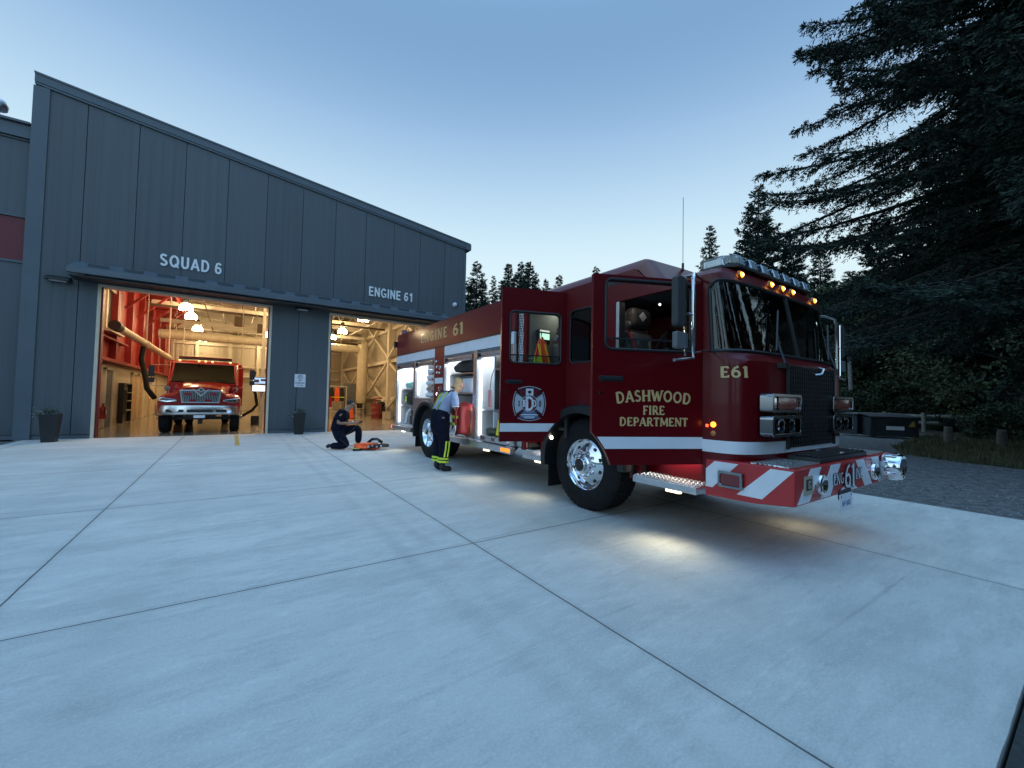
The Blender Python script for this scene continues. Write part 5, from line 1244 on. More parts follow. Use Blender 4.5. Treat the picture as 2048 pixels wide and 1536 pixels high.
for x in (-.75, -.2, 0, .2, .75): MB().box(TX+x-.03, TX+x+.03, TY+2.13, TY+2.17, 2.48, 2.51).build('marker_lamp', emis('cab_marker', (1, .6, .2), 4), co)

# ------------------------------------------------------------------ inside the hall
lampglow = emis('bay_lamp', (1.0, .72, .38), 84)
def baylamp(x, y, z, lab):
    t = thing('bay_lamp', (x, y, z), lab, 'hanging lamp', 'hanging bay lamps')
    MB().lathe((x, y, z), (0, 0, 1), [(.27, -.02), (.275, .0), (.25, .12), (.17, .24), (.09, .28), (.07, .28)], 24).build('shade', M['lens'], t, smooth=True)
    MB().lathe((x, y, z), (0, 0, 1), [(.0, .01), (.25, .0), (.235, .115), (.16, .225), (.0, .26)], 24).build('glowing_dome', lampglow, t, smooth=True)
    MB().lathe((x, y, z+.285), (0, 0, 1), [(.09, 0), (.10, .04), (.10, .30), (.06, .34), (0, .34)], 16).build('ballast', M['dark'], t, smooth=True)
    MB().tube([(x, y, z+.62), (x, y, rz(x)-.6)], .012, 6).build('stem', M['steel'], t)
for x, y, lab in ((-1.80, 18.3, 'bay lamp over the nose of the rescue truck behind the door header'), (1.75, 18.6, 'bay lamp behind the door header beside the pier'), (4.6, 18.1, 'bay lamp behind the header of the engine bay'), (-1.80, 23.1, 'nearest glowing bay lamp above the rescue truck, highest left in the squad bay'), (-1.80, 25.7, 'second glowing bay lamp of the left row in the squad bay'), (-1.80, 30.5, 'third glowing bay lamp of the left row, just above the duct'),
                  (-1.85, 36.6, 'farthest glowing bay lamp of the left row, below the duct'), (1.72, 25.7, 'glowing bay lamp cut by the right edge of the squad bay opening'), (1.80, 30.5, 'glowing bay lamp left of the pier, just above the duct'), (1.88, 36.4, 'low far glowing bay lamp left of the pier, under the duct'),
                  (5.16, 20.55, 'nearest and biggest glowing bay lamp in the engine bay'), (5.25, 25.5, 'middle glowing bay lamp of the engine bay above the duct'), (5.27, 28.7, 'glowing bay lamp of the engine bay beside the pier, lowest of its row')):
    baylamp(x, y, 5.0, lab)
dt = thing('ventilation_duct', (7.2, 28.5, 0), 'cream spiral ventilation duct crossing the hall and dropping as a thick vertical pipe', 'duct')
du = MB().tube([(-3.3, 28.5, 4.42), (7.2, 28.5, 4.42)], .25, 20)
du.build('horizontal_duct', M['cream'], dt, smooth=True)
hoops = MB(); x = -3.2
while x < 7: hoops.lathe((x, 28.5, 4.42), (1, 0, 0), [(.25, 0), (.262, .01), (.262, .03), (.25, .04)], 20); x += .42
hoops.build('seam', M['cream'], dt)
MB().lathe((7.2, 28.5, 0), (0, 0, 1), [(.0, .72), (.2, .72), (.34, 1.0), (.34, 3.0), (.34, 4.6), (.3, 4.75), (0, 4.75)], 24).build('vertical_duct', M['cream'], dt, smooth=True)
for x in (-2.6, .2, 3, 5.8): MB().tube([(x, 28.5, 4.67), (x, 28.5, rz(x)-.6)], .015, 6).build('hanger', M['steel'], dt)
ex = thing('exhaust_boom', (-2.9, 21.5, 3.2), 'cream exhaust boom with a hanging black hose along the red wall', 'exhaust hose')
MB().tube([(-3.3, 18.9, 3.52), (-2.5, 24.9, 2.92)], .13, 14).build('boom', M['cream'], ex, smooth=True)
MB().tube([(-3.31, 18.75, 3.53), (-3.27, 19.1, 3.50)], .17, 16).build('end_cap', M['dark'], ex, smooth=True)
MB().lathe((-2.93, 21.7, 3.24), (.13, 1, -.1), [(.13, 0), (.16, .03), (.16, .2), (.13, .23)], 16).build('collar', M['steel'], ex)
MB().tube([(-2.95, 21.6, 3.1), (-2.98, 21.5, 2.6), (-2.75, 20.8, 1.95), (-2.6, 20.2, 1.45), (-2.35, 20.0, 1.1)], .085, 12).build('hose', M['rubber'], ex, smooth=True)
MB().tube([(-2.9, 21.9, 3.3), (-2.9, 21.9, 8.4)], .02, 6).tube([(-2.5, 24.9, 3.0), (-2.5, 24.9, 8.2)], .03, 6).build('hanger', M['steel'], ex)
ex2 = thing('exhaust_hose', (.95, 21, 0), 'black exhaust hose on a spring cable dropping beside the rescue truck', 'exhaust hose')
MB().tube([(.80, 21, 7.6), (.80, 21, 3.0)], .012, 6).tube([(.80+.05*math.cos(k*1.2), 21+.05*math.sin(k*1.2), 3.4-.02*k) for k in range(60)], .014, 6).build('cable', M['steel'], ex2)
MB().tube([(.80, 21, 2.3), (.72, 21, 1.7), (.86, 21, 1.3), (.92, 21, .85), (.75, 20.9, .62), (.42, 20.4, .42)], .06, 10).build('hose', M['rubber'], ex2, smooth=True)
MB().box(.72, 1.12, 20.9, 21.2, .01, .38).build('weight', M['dark'], ex2, .02)
tv = thing('status_screen', (1.0, 20.05, 0), 'two glowing status screens on a cream post right of the rescue truck', 'screen')
MB().box(.98, 1.10, 20.10, 20.25, 0, 6).build('post', M['steel'], tv)
for z0, z1, m_ in ((1.735, 2.02, emis('screen_map', (.28, .38, .55), 1.6)), (1.42, 1.70, emis('screen_white', (.80, .84, .92), 1.9))):
    fm = MB().box(.68, 1.24, 20.0, 20.06, z0, z1).build('monitor', M['black'], tv, .006)
    MB().box(.70, 1.22, 19.994, 19.999, z0+.02, z1-.02).build('display', m_, fm)
MB().box(.74, .92, 19.988, 19.992, 1.80, 1.92).box(.98, 1.16, 19.988, 19.992, 1.86, 1.95).build('map_block', mat('map_dark', (.05, .08, .12), .6), tv)
fe1 = thing('fire_extinguisher', (-3.72, 19.75, .4), 'red fire extinguisher low on the wall inside the squad bay', 'fire extinguisher')
MB().lathe((-3.66, 19.75, .36), (0, 0, 1), [(0, 0), (.085, .0), (.09, .03), (.09, .38), (.05, .45), (.03, .46), (.03, .5), (0, .5)], 18).build('cylinder', M['red2'], fe1, smooth=True)
MB().box(-3.70, -3.62, 19.72, 19.86, .86, .89).tube([(-3.66, 19.70, .87), (-3.6, 19.62, .75), (-3.6, 19.64, .5)], .015, 6).build('valve', M['black'], fe1)
tag(MB().box(-3.579, -3.572, 19.70, 19.80, .52, .68).build('label', M['white'], fe1))
lk_ = thing('wall_locker', (-3.7, 23.4, 0), 'dark open locker rack with hanging gear against the lower wall', 'locker')
MB().box(-3.79, -3.62, 22.7, 22.74, .02, 1.62).box(-3.79, -3.62, 24.3, 24.34, .02, 1.62).box(-3.79, -3.62, 22.7, 24.34, 1.622, 1.66).build('frame', M['black'], lk_)
MB().box(-3.785, -3.75, 22.75, 24.29, .1, 1.6).build('back', M['grey'], lk_)
for y in (22.95, 23.2): MB().box(-3.74, -3.62, y-.08, y+.08, .35, 1.4).build('hanging_gear', M['black'], lk_, .05)
for z in (.5, .9, 1.25): MB().box(-3.74, -3.6, 23.5, 24.28, z, z+.03).build('shelf', M['steel'], lk_)
tc_ = thing('traffic_cone', (5.82, 25.1, 0), 'orange traffic cone on the hall floor behind the kneeling person', 'cone')
MB().box(5.62, 6.02, 24.9, 25.3, .002, .03).build('base', M['black'], tc_, .01)
MB().lathe((5.82, 25.1, .03), (0, 0, 1), [(.15, 0), (.035, .70), (.0, .71)], 20).build('cone', M['orange'], tc_, smooth=True)
cbn = thing('steel_cabinet', (6.9, 29.9, 0), 'tall grey steel cabinet in front of the vertical duct', 'cabinet')
MB().box(6.25, 7.0, 29.2, 29.9, .02, 2.15).build('carcass', M['grey'], cbn, .01)
MB().box(6.24, 6.61, 29.17, 29.195, .06, 2.1).box(6.63, 7.0, 29.17, 29.195, .06, 2.1).build('door', M['grey'], cbn, .004)
brl = thing('red_barrel', (7.0, 24.3, 0), 'dark red drum standing by the cross-braced wall', 'barrel')
MB().lathe((7.0, 24.3, .005), (0, 0, 1), [(0, 0), (.28, 0), (.29, .02), (.28, .05), (.28, .28), (.295, .30), (.28, .32), (.28, .58), (.295, .60), (.28, .62), (.28, .86), (.29, .88), (.0, .88)], 26).build('drum', mat('drum_red', (.22, .03, .02), .45), brl, smooth=True)
MB().tube([(6.9, 24.1, .9), (6.75, 24.0, 1.15), (7.1, 24.1, 1.25), (7.3, 24.3, 1.2)], .05, 8).build('hose', M['red2'], brl, smooth=True)
chn = thing('folding_chair', (6.6, 26.4, 0), 'dark folding chair left of the red drum', 'chair')
for dx in (-.2, .2): MB().bar((6.6+dx, 26.2, 0.01), (6.6+dx, 26.55, .85), .03).bar((6.6+dx, 26.55, .01), (6.6+dx, 26.15, .5), .03).build('leg', M['steel'], chn)
MB().box(6.38, 6.82, 26.15, 26.55, .44, .47).build('seat', M['black'], chn, .01); MB().box(6.38, 6.82, 26.5, 26.53, .55, .86).build('backrest', M['black'], chn, .01)
pile = thing('gear_crate', (7.45, 25.2, 0), 'stack of dark crates by the wall right of the red drum', 'crates')
for i, (a, b, c0) in enumerate(((7.2, 24.6, .01), (7.22, 24.65, .36))): MB().box(a, a+.5, b, b+.6, c0, c0+.33).build('crate', M['dark'], pile, .01)
MB().box(7.25, 7.65, 24.7, 25.1, .70, 1.0).build('bag', blk2, pile, .08)
bxw = thing('wooden_box', (7.6, 23.6, 0), 'pale plywood box at the foot of the steel column', 'box')
MB().box(7.25, 7.6, 23.5, 23.95, .01, .40).build('crate', M['cream'], bxw, .008)
MB().box(7.23, 7.62, 23.48, 23.97, .402, .43).build('lid', M['cream'], bxw, .006)
rk = thing('coat_rack', (5.2, 27.2, 0), 'steel gear rack with dark coats beyond the kneeling person', 'rack')
for x in (4.7, 5.95): MB().bar((x, 27.2, .01), (x, 27.2, 1.9), .05).build('upright', M['steel'], rk)
MB().tube([(4.7, 27.2, 1.88), (5.95, 27.2, 1.88)], .02, 8).box(4.7, 5.95, 27.05, 27.45, .3, .33).build('rail', M['steel'], rk)
for i, (x, m_, lab) in enumerate(((4.82, M['red2'], 'dark red coat at the left end of the gear rack'), (5.08, blk2, 'first black coat from the left on the gear rack'), (5.40, M['orange'], 'bright orange-yellow coat in the middle of the gear rack'), (5.68, blk2, 'black coat at the right end of the gear rack'))):
    c0 = thing('turnout_coat', (x, 27.2, 1.0), lab, 'coat', 'coats on the gear rack')
    MB().prism([(-.20, 0), (.20, 0), (.22, .45), (.17, .80), (.05, .86), (-.05, .86), (-.17, .80), (-.22, .45)], lambda a, b, d: (x+a*.7, 27.2+d-.03*math.cos(a*20), .95+b), -.1, .1).build('cloth', m_, c0, .04)
    MB().box(x-.15, x+.15, 27.09, 27.098, 1.18, 1.23).build('reflective_band', M['hiviz'] if i != 2 else M['yellow'], c0)
tl = thing('tool_chest', (4.75, 26.2, 0), 'small red tool chest on a white trolley by the pier edge', 'tool chest')
MB().box(4.4, 4.9, 26, 26.4, .62, 1.25).build('chest', M['red2'], tl, .015); MB().box(4.38, 4.92, 25.98, 26.42, .5, .6).build('tray', M['cream'], tl)
for dx in (4.42, 4.86): MB().box(dx, dx+.03, 26.0, 26.4, .02, .5).build('leg', M['steel'], tl)
# ------------------------------------------------------------------ people
def skin(name, J, E, m, parent, sub=2, root=0):
    o0 = org(parent); me = D.meshes.new(name)
    me.from_pydata([Vector(p)-o0 for p, r in J], E, []); o = D.objects.new(name, me); COL.objects.link(o); o.parent = parent; ORG[o.name] = o0
    me.materials.append(m)
    o.modifiers.new('skin', 'SKIN').use_smooth_shade = True
    sv_ = me.skin_vertices[0].data
    for i, (p, r) in enumerate(J):
        sv_[i].radius = r if isinstance(r, tuple) else (r, r); sv_[i].use_root = (i == root)
    s = o.modifiers.new('sub', 'SUBSURF'); s.levels = sub; s.render_levels = sub
    return o
class Fig:
    """joints in the person's own axes: f forward, s to the left, z up"""
    def __init__(s, loc, ang): s.o = Vector((*loc, 0)); s.f = Vector((math.cos(ang), math.sin(ang), 0)); s.l = Vector((-s.f.y, s.f.x, 0))
    bend = 0.0
    def P(s, f, l, z):
        if s.bend and z > 1.08:
            e = min(1, (z-1.08)/.12)*s.bend; a, b = f, z-1.08; f, z = a*math.cos(e)+b*math.sin(e), 1.08+b*math.cos(e)-a*math.sin(e)
        return tuple(s.o+s.f*f+s.l*l+Vector((0, 0, z)))
    def J(s, L): return [(s.P(*p), r) for p, r in L]
def hand(F, w, d, up_, parent, m, side):
    """palm with four unequal bent fingers and a thumb; w wrist point, d direction (figure axes)"""
    w, d, u = Vector(w), Vector(d).normalized(), Vector(up_).normalized(); c = d.cross(u).normalized()*side
    J = [(tuple(w), .022), (tuple(w+d*.05), (.034, .018)), (tuple(w+d*.085), (.036, .016))]; E = [(0, 1), (1, 2)]
    for k, ln in enumerate((.058, .068, .064, .050)):
        b = w+d*.088+c*(.027-.018*k); i = len(J)
        J += [(tuple(b), .0088), (tuple(b+d*ln*.5-u*.008), .0082), (tuple(b+d*ln*.78-u*.030), .0074)]; E += [(2, i), (i, i+1), (i+1, i+2)]
    b = w+d*.03+c*.034; i = len(J)
    J += [(tuple(b), .0105), (tuple(b+d*.035+c*.018-u*.012), .0095), (tuple(b+d*.062+c*.010-u*.024), .0082)]; E += [(1, i), (i, i+1), (i+1, i+2)]
    return J, E
def join_chain(J, E, J2, E2, at):
    n = len(J); J += J2; E += [(a+n, b+n) for a, b in E2]; E.append((at, n)); return J, E

# --- standing woman, bent over the locker
wm = thing('person', (3.28, 7.06, 0), 'fair-haired person in light blue shirt and lime-striped bunker trousers leaning into the lockers', 'person')
F = Fig((3.24, 7.06), R(2)); F.bend = R(6)
SKL = [((-.02, 0, .95), (.08, .09)), ((.02, 0, 1.12), (.07, .09)), ((.10, 0, 1.32), (.08, .11)), ((.185, 0, 1.44), (.07, .08)), ((.245, 0, 1.51), .05), ((.285, 0, 1.575), (.075, .07)), ((.315, 0, 1.645), (.088, .082)), ((.325, 0, 1.70), (.06, .06)),
       ((.375, 0, 1.56), (.03, .03)), ((.418, 0, 1.60), .014)]
ED = [(0, 1), (1, 2), (2, 3), (3, 4), (4, 5), (5, 6), (6, 7), (5, 8), (6, 9)]
J, E = list(SKL), list(ED)
for s in (1, -1):
    i = len(J); J += [((.12, .165*s, 1.39), .045), ((.16, .23*s, 1.16), .043), ((.34, .16*s, 1.06), .036), ((.43, .10*s, 1.08), .026)]; E += [(2, i), (i, i+1), (i+1, i+2), (i+2, i+3)]
    hJ, hE = hand(F, (.44, .095*s, 1.08), (1, -.3*s, -.05), (0, -.3*s, 1), None, None, s); join_chain(J, E, hJ, hE, i+3)
    i = len(J); J += [((-.02, .09*s, .88), (.06, .06)), ((.02, .11*s, .50), .045), ((-.02, .11*s, .10), .035), ((.10, .12*s, .045), .035)]; E += [(0, i), (i, i+1), (i+1, i+2), (i+2, i+3)]
body_w = skin('body', F.J(J), E, M['skin'], wm)
SH = [((-.01, 0, .98), (.165, .185)), ((.0, 0, 1.08), (.16, .185)), ((.03, 0, 1.20), (.15, .18)), ((.10, 0, 1.33), (.145, .185)), ((.17, 0, 1.43), (.085, .10)), ((.20, 0, 1.47), (.06, .065))]
SE = [(0, 1), (1, 2), (2, 3), (3, 4), (4, 5)]
for s in (1, -1):
    i = len(SH); SH += [((.12, .175*s, 1.40), .088), ((.145, .215*s, 1.27), .080), ((.155, .228*s, 1.18), .078)]; SE += [(3, i), (i, i+1), (i+1, i+2)]
shirt = skin('shirt', F.J(SH), SE, M['bluegrey'], wm)
MB().box(0, 0, 0, 0, 0, 0)
sh_t = MB()
for s in (1, -1):
    sh_t.tube([F.P(.155, .228*s, 1.215), F.P(.157, .23*s, 1.195)], .070, 14)
sh_t.build('cuff', M['white'], shirt, smooth=True)
TR = [((-.02, 0, 1.16), (.16, .185)), ((-.03, 0, 1.05), (.18, .20)), ((-.03, 0, .92), (.185, .195)), ((-.03, 0, .84), (.17, .18))]
TE = [(0, 1), (1, 2), (2, 3)]
for s in (1, -1):
    i = len(TR); TR += [((-.01, .105*s, .72), (.125, .112)), ((.02, .115*s, .48), .105), ((.0, .115*s, .28), .098), ((-.01, .115*s, .13), .098)]; TE += [(3, i), (i, i+1), (i+1, i+2), (i+2, i+3)]
trz = skin('trousers', F.J(TR), TE, M['navy'], wm)
rs_ = MB()
for s in (1, -1):
    for z, dr in ((.24, .101), (.185, .101)): rs_.tube([F.P(-.003, .115*s, z+.018), F.P(-.006, .115*s, z-.018)], dr+.004, 18, caps=False)
for df in (-.028, .034):
    sgn = -1
    rs_.tube([F.P(.03+df, .218*sgn*1.0, .56), F.P(.022+df, .213*sgn, .42), F.P(.0+df, .207*sgn, .27)], .016, 8)
    rs_.tube([F.P(.03+df, -.218*sgn*1.0, .56), F.P(.022+df, -.213*sgn, .42), F.P(.0+df, -.207*sgn, .27)], .016, 8)
rs_.build('reflective_band', M['hiviz'], trz, smooth=True)
BT = []; BE = []
for s in (1, -1):
    i = len(BT); BT += [((-.02, .115*s, .17), .074), ((-.02, .115*s, .06), (.062, .058)), ((.10, .122*s, .045), (.055, .045)), ((.17, .126*s, .04), (.045, .036))]; BE += [(i, i+1), (i+1, i+2), (i+2, i+3)]
    skin('boot', F.J(BT[i:i+4]), [(0, 1), (1, 2), (2, 3)], M['black'], wm)
sus = MB()
for s in (1, -1):
    for off, m_ in ((0, 0), ):
        path = [(-.145, .06*s, 1.04), (-.115, .075*s, 1.18), (-.03, .09*s, 1.36), (.06, .10*s, 1.475), (.13, .10*s, 1.495), (.20, .10*s, 1.42)]
        sus.tube([F.P(*p) for p in path], .021, 6)
su = sus.build('suspender', M['navy'], trz, smooth=True)
s2 = MB()
for s in (1, -1):
    for dd in (-.02, .02):
        s2.tube([F.P(-.150+.0, .06*s+dd, 1.10), F.P(-.125, .075*s+dd, 1.19), F.P(-.045, .09*s+dd, 1.37), F.P(.02, .098*s+dd, 1.45)], .0065, 6)
s2.build('reflective_band', M['hiviz'], su, smooth=True)
hr = [((.255, 0, 1.61), (.070, .078)), ((.272, 0, 1.665), (.092, .094)), ((.318, 0, 1.705), (.078, .088)), ((.362, 0, 1.712), (.04, .066)), ((.235, 0, 1.57), (.040, .05)), ((.245, 0, 1.735), (.045, .046)), ((.205, 0, 1.745), (.03, .034))]
skin('hair', F.J(hr), [(0, 1), (1, 2), (2, 3), (0, 4), (1, 5), (5, 6)], M['hairb'], wm)
ey = MB()
for s in (1, -1):
    ey.lathe(F.P(.392, .032*s, 1.625), tuple(F.f), [(0, .012), (.008, .009), (.010, 0)], 8)
ey.build('eye', M['dark'], body_w)
MB().bar(F.P(.396, -.022, 1.558), F.P(.396, .022, 1.558), .008, .006).build('mouth', mat('lips', (.35, .13, .11), .5), body_w)
MB().lathe(F.P(.30, -.084, 1.62), tuple(-F.l), [(0, .016), (.014, .012), (.02, 0)], 10).lathe(F.P(.30, .084, 1.62), tuple(F.l), [(0, .016), (.014, .012), (.02, 0)], 10).build('ear', M['skin'], body_w, smooth=True)
MB().box(3.20, 3.28, 6.862, 6.88, .60, .66).box(3.16, 3.21, 6.858, 6.875, .97, 1.0).build('pocket_tag', M['grey'], trz, .004)
tool = thing('handheld_tool', (3.75, 7.0, 1.02), 'black handheld tool in the hands of the standing woman', 'tool')
MB().bar(F.P(.42, -.14, 1.115), F.P(.72, .05, 1.17), .045, .025).bar(F.P(.50, -.09, 1.10), F.P(.53, -.07, 1.03), .03, .03).build('housing', M['black'], tool, .006)

# --- kneeling man
km = thing('person', (2.3, 11.0, 0), 'dark-haired person in navy short-sleeved uniform kneeling on one knee over orange gear', 'person')
F = Fig((2.24, 11.02), R(-24))
J = [((.02, 0, .46), (.08, .09)), ((.05, 0, .64), (.08, .10)), ((.12, 0, .86), (.085, .12)), ((.19, 0, .97), (.07, .08)), ((.235, 0, 1.02), .052), ((.27, 0, 1.075), (.08, .075)), ((.295, 0, 1.14), (.09, .083)), ((.295, 0, 1.185), (.06, .06)), ((.355, 0, 1.06), (.032, .032)), ((.400, 0, 1.10), .014)]
E = list(ED)
for s in (1, -1):
    i = len(J); J += [((.12, .175*s, .90), .045), ((.04 if s < 0 else .16, .25*s, .665), .047), ((.26, .13*s, .655), .038), ((.40, .05*s, .665), .027)]; E += [(2, i), (i, i+1), (i+1, i+2), (i+2, i+3)]
    hJ, hE = hand(F, (.41, .045*s, .665), (1, -.35*s, -.1), (0, -.5*s, 1), None, None, s); join_chain(J, E, hJ, hE, i+3)
i = len(J); J += [((.03, -.11, .42), .06), ((.27, -.13, .10), .045), ((-.08, -.13, .10), .04), ((-.20, -.13, .07), .03)]; E += [(0, i), (i, i+1), (i+1, i+2), (i+2, i+3)]
i = len(J); J += [((.05, .11, .45), .06), ((.47, .13, .53), .045), ((.47, .13, .12), .035), ((.60, .13, .05), .03)]; E += [(0, i), (i, i+1), (i+1, i+2), (i+2, i+3)]
bk_ = skin('body', F.J(J), E, mat('skin_shade', (.30, .175, .125), .55, 0, 0, .08, 12), km)
SH = [((.0, 0, .42), (.18, .20)), ((.01, 0, .53), (.18, .20)), ((.04, 0, .67), (.168, .195)), ((.12, 0, .86), (.16, .195)), ((.175, 0, .95), (.095, .11)), ((.205, 0, .985), (.065, .07))]
SE = [(0, 1), (1, 2), (2, 3), (3, 4), (4, 5)]
for s in (1, -1):
    i = len(SH); SH += [((.12, .18*s, .90), .115), ((.09 if s < 0 else .14, .218*s, .80), .100), ((.065 if s < 0 else .15, .238*s, .72), .090)]; SE += [(3, i), (i, i+1), (i+1, i+2)]
skin('shirt', F.J(SH), SE, M['navy'], km)
TR = [((.0, 0, .54), (.17, .19)), ((.02, 0, .40), (.17, .185))]; TE = [(0, 1)]
i = 2; TR += [((.05, -.11, .33), .14), ((.15, -.125, .23), .125), ((.26, -.13, .125), .105), ((.18, -.13, .10), .098), ((.04, -.13, .10), .09), ((-.14, -.13, .09), .078)]; TE += [(1, 2), (2, 3), (3, 4), (4, 5), (5, 6), (6, 7)]
i = 8; TR += [((.14, .115, .44), .13), ((.30, .125, .50), .115), ((.45, .13, .53), .102), ((.478, .13, .42), .095), ((.475, .13, .28), .088), ((.47, .13, .12), .082)]; TE += [(1, 8), (8, 9), (9, 10), (10, 11), (11, 12), (12, 13)]
skin('trousers', F.J(TR), TE, M['navy'], km)
skin('boot', F.J([((-.12, -.13, .12), .06), ((-.19, -.13, .09), (.055, .05)), ((-.23, -.13, .055), (.05, .045))]), [(0, 1), (1, 2)], M['black'], km)
skin('boot', F.J([((.47, .13, .16), .062), ((.47, .13, .06), (.06, .055)), ((.59, .135, .05), (.05, .042)), ((.66, .137, .042), (.04, .034))]), [(0, 1), (1, 2), (2, 3)], M['black'], km)
skin('hair', F.J([((.250, 0, 1.10), (.07, .078)), ((.262, 0, 1.16), (.095, .09)), ((.305, 0, 1.20), (.08, .08)), ((.35, 0, 1.195), (.045, .06))]), [(0, 1), (1, 2), (2, 3)], M['haird'], km)
MB().bar(F.P(.375, -.06, 1.115), F.P(.375, .06, 1.115), .02, .018).bar(F.P(.375, -.075, 1.115), F.P(.27, -.09, 1.11), .008, .008).build('glasses', M['black'], bk_)
MB().bar(F.P(.376, -.022, 1.045), F.P(.376, .022, 1.045), .008, .006).build('mouth', mat('lips_dark', (.25, .10, .08), .5), bk_)
MB().lathe(F.P(.265, -.085, 1.09), tuple(-F.l), [(0, .016), (.014, .012), (.02, 0)], 10).lathe(F.P(.265, .085, 1.09), tuple(F.l), [(0, .016), (.014, .012), (.02, 0)], 10).build('ear', M['skin'], bk_, smooth=True)
MB().tube([F.P(.36, -.08, .69), F.P(.37, -.08, .70)], .035, 12).build('wristwatch', M['white'], km)
rad = thing('hand_radio', F.P(.53, 0, .66), 'small dark device held by the kneeling person', 'radio')
MB().bar(F.P(.49, -.03, .66), F.P(.56, .06, .70), .06, .05).build('housing', M['black'], rad, .01)
MB().tube([F.P(.49, 0, .65), F.P(.36, -.14, .48), F.P(.22, -.22, .36), F.P(.10, -.24, .28), F.P(.3, -.3, .12), F.P(.55, -.22, .10)], .007, 6).build('cord', M['black'], rad)
ob = soft('harness_bag', F.P(.72, -.13, .004), (.62, .40, .16), M['orange'], 'flat orange harness bag with black straps on the concrete by the kneeling person', 'bag', 21, .35)
og = F.P(.72, -.13, .004); ob.rotation_euler.z = R(-18)
t = thing('air_pack', F.P(.98, -.12, .05), 'black breathing harness with clear mask lying on the orange bag', 'harness')
MB().tube([F.P(.76, -.30, .06), F.P(.95, -.34, .12), F.P(1.16, -.26, .12), F.P(1.22, -.08, .10), F.P(1.05, .04, .10)], .045, 10).build('strap', blk2, t, smooth=True)
MB().tube([F.P(.72, .02, .15), F.P(.82, .05, .24), F.P(.95, .03, .25), F.P(1.08, -.02, .17)], .035, 10).build('hose', M['rubber'], t, smooth=True)
MB().lathe(F.P(.92, -.02, .18), tuple(F.f*.3-F.l*.2+Vector((0, 0, 1))), [(.09, 0), (.10, .03), (.07, .09), (0, .11)], 16).build('mask', M['lens'], t, smooth=True)
for k in range(4): MB().lathe(F.P(.80+.1*k, -.36, .10+.015*(k % 2)), tuple(-F.l), [(0, .012), (.02, .01), (.025, 0)], 10).build('buckle', M['alu'], t)
t = thing('work_glove', F.P(.48, -.34, .02), 'dark glove with lime patch lying at the left end of the orange bag', 'glove')
MB().box(*[v for a in zip((og[0]-.36, og[1]-.18, .002), (og[0]-.14, og[1]-.08, .05)) for v in a]).build('palm', blk2, t, .02)
MB().box(*[v for a in zip((og[0]-.33, og[1]-.165, .052), (og[0]-.20, og[1]-.10, .06)) for v in a]).build('patch', M['hiviz'], t, .004)

# ------------------------------------------------------------------ planters
leafm = mat('planter_leaf', (.035, .06, .03), .6, 0, 0, .4, 20); flm = mat('pale_flower', (.5, .5, .45), .6)
def planter(x, y, lab, seed):
    t = thing('planter', (x, y, 0), lab, 'planter', 'planters by the bay doors')
    a, b = .125, .178
    MB().add([(x-a, y-a, .002), (x+a, y-a, .002), (x+a, y+a, .002), (x-a, y+a, .002), (x-b, y-b, .72), (x+b, y-b, .72), (x+b, y+b, .72), (x-b, y+b, .72), (x-b+.03, y-b+.03, .72), (x+b-.03, y-b+.03, .72), (x+b-.03, y+b-.03, .72), (x-b+.03, y+b-.03, .72), (x-b+.04, y-b+.04, .66), (x+b-.04, y-b+.04, .66), (x+b-.04, y+b-.04, .66), (x-b+.04, y+b-.04, .66)],
             [(0, 3, 2, 1), (0, 1, 5, 4), (1, 2, 6, 5), (2, 3, 7, 6), (3, 0, 4, 7), (4, 5, 9, 8), (5, 6, 10, 9), (6, 7, 11, 10), (7, 4, 8, 11), (8, 9, 13, 12), (9, 10, 14, 13), (10, 11, 15, 14), (11, 8, 12, 15), (12, 13, 14, 15)]).build('pot', M['black'], t, .006)
    rs = random.Random(seed); q = MB(); fl = MB()
    for k in range(260):
        left = rs.random() < .45
        p = Vector((x+rs.gauss(-.17 if left else .0, .09), y+rs.gauss(0, .09), .74+abs(rs.gauss(0, .06))-(.16*rs.random() if left else 0)))
        d = Vector((rs.gauss(0, 1), rs.gauss(0, 1), rs.gauss(.3, .6))).normalized(); e = d.cross(Vector((rs.gauss(0, 1), rs.gauss(0, 1), 1))).normalized()
        L_ = rs.uniform(.025, .06); (fl if (left and k % 6 == 0) else q).add([p, p+d*L_*.5+e*L_*.3, p+d*L_, p+d*L_*.5-e*L_*.3], [(0, 1, 2, 3)])
    q.build('plant', leafm, t, fixn=False); fl.build('flower', flm, t, fixn=False)
planter(-3.82, 15.42, 'black tapered planter left of the squad bay', 3)
planter(1.92, 15.58, 'black tapered planter on the pier between the bays', 4)
# ------------------------------------------------------------------ the yard on the right
M['bark'] = mat('fir_bark', (.020, .016, .013), .9, 0, 0, .4, 6, .8, 12, stretch=(1, 1, .25))
M['log'] = mat('weathered_log', (.20, .19, .17), .85, 0, 0, .3, 8, .4, 20)
M['fir'] = mat('fir_needles', (.032, .050, .040), .75, 0, 0, .45, .9, spec=.2)
M['leaf'] = mat('dark_leaves', (.052, .070, .034), .7, 0, 0, .5, .7, spec=.25)
M['bush'] = mat('bush_leaves', (.032, .048, .024), .75, 0, 0, .5, 1.1, spec=.2)
M['dump'] = mat('dumpster_blue_black', (.022, .032, .042), .5, 0, 0, .3, 3)
dm = thing('dumpster', (23.3, 5.5, 0), 'long dark steel dumpster with white label and yellow triangle at the yard edge', 'dumpster')
ang = math.atan2(5.03-6.01, 23.64-22.94); c_, s_ = math.cos(ang), math.sin(ang)
dp = lambda a, b, z: (22.94+a*c_-b*s_, 6.01+a*s_+b*c_, z)
DP = lambda a, z, d: dp(a, d, z)
L_ = 1.62
b = MB()
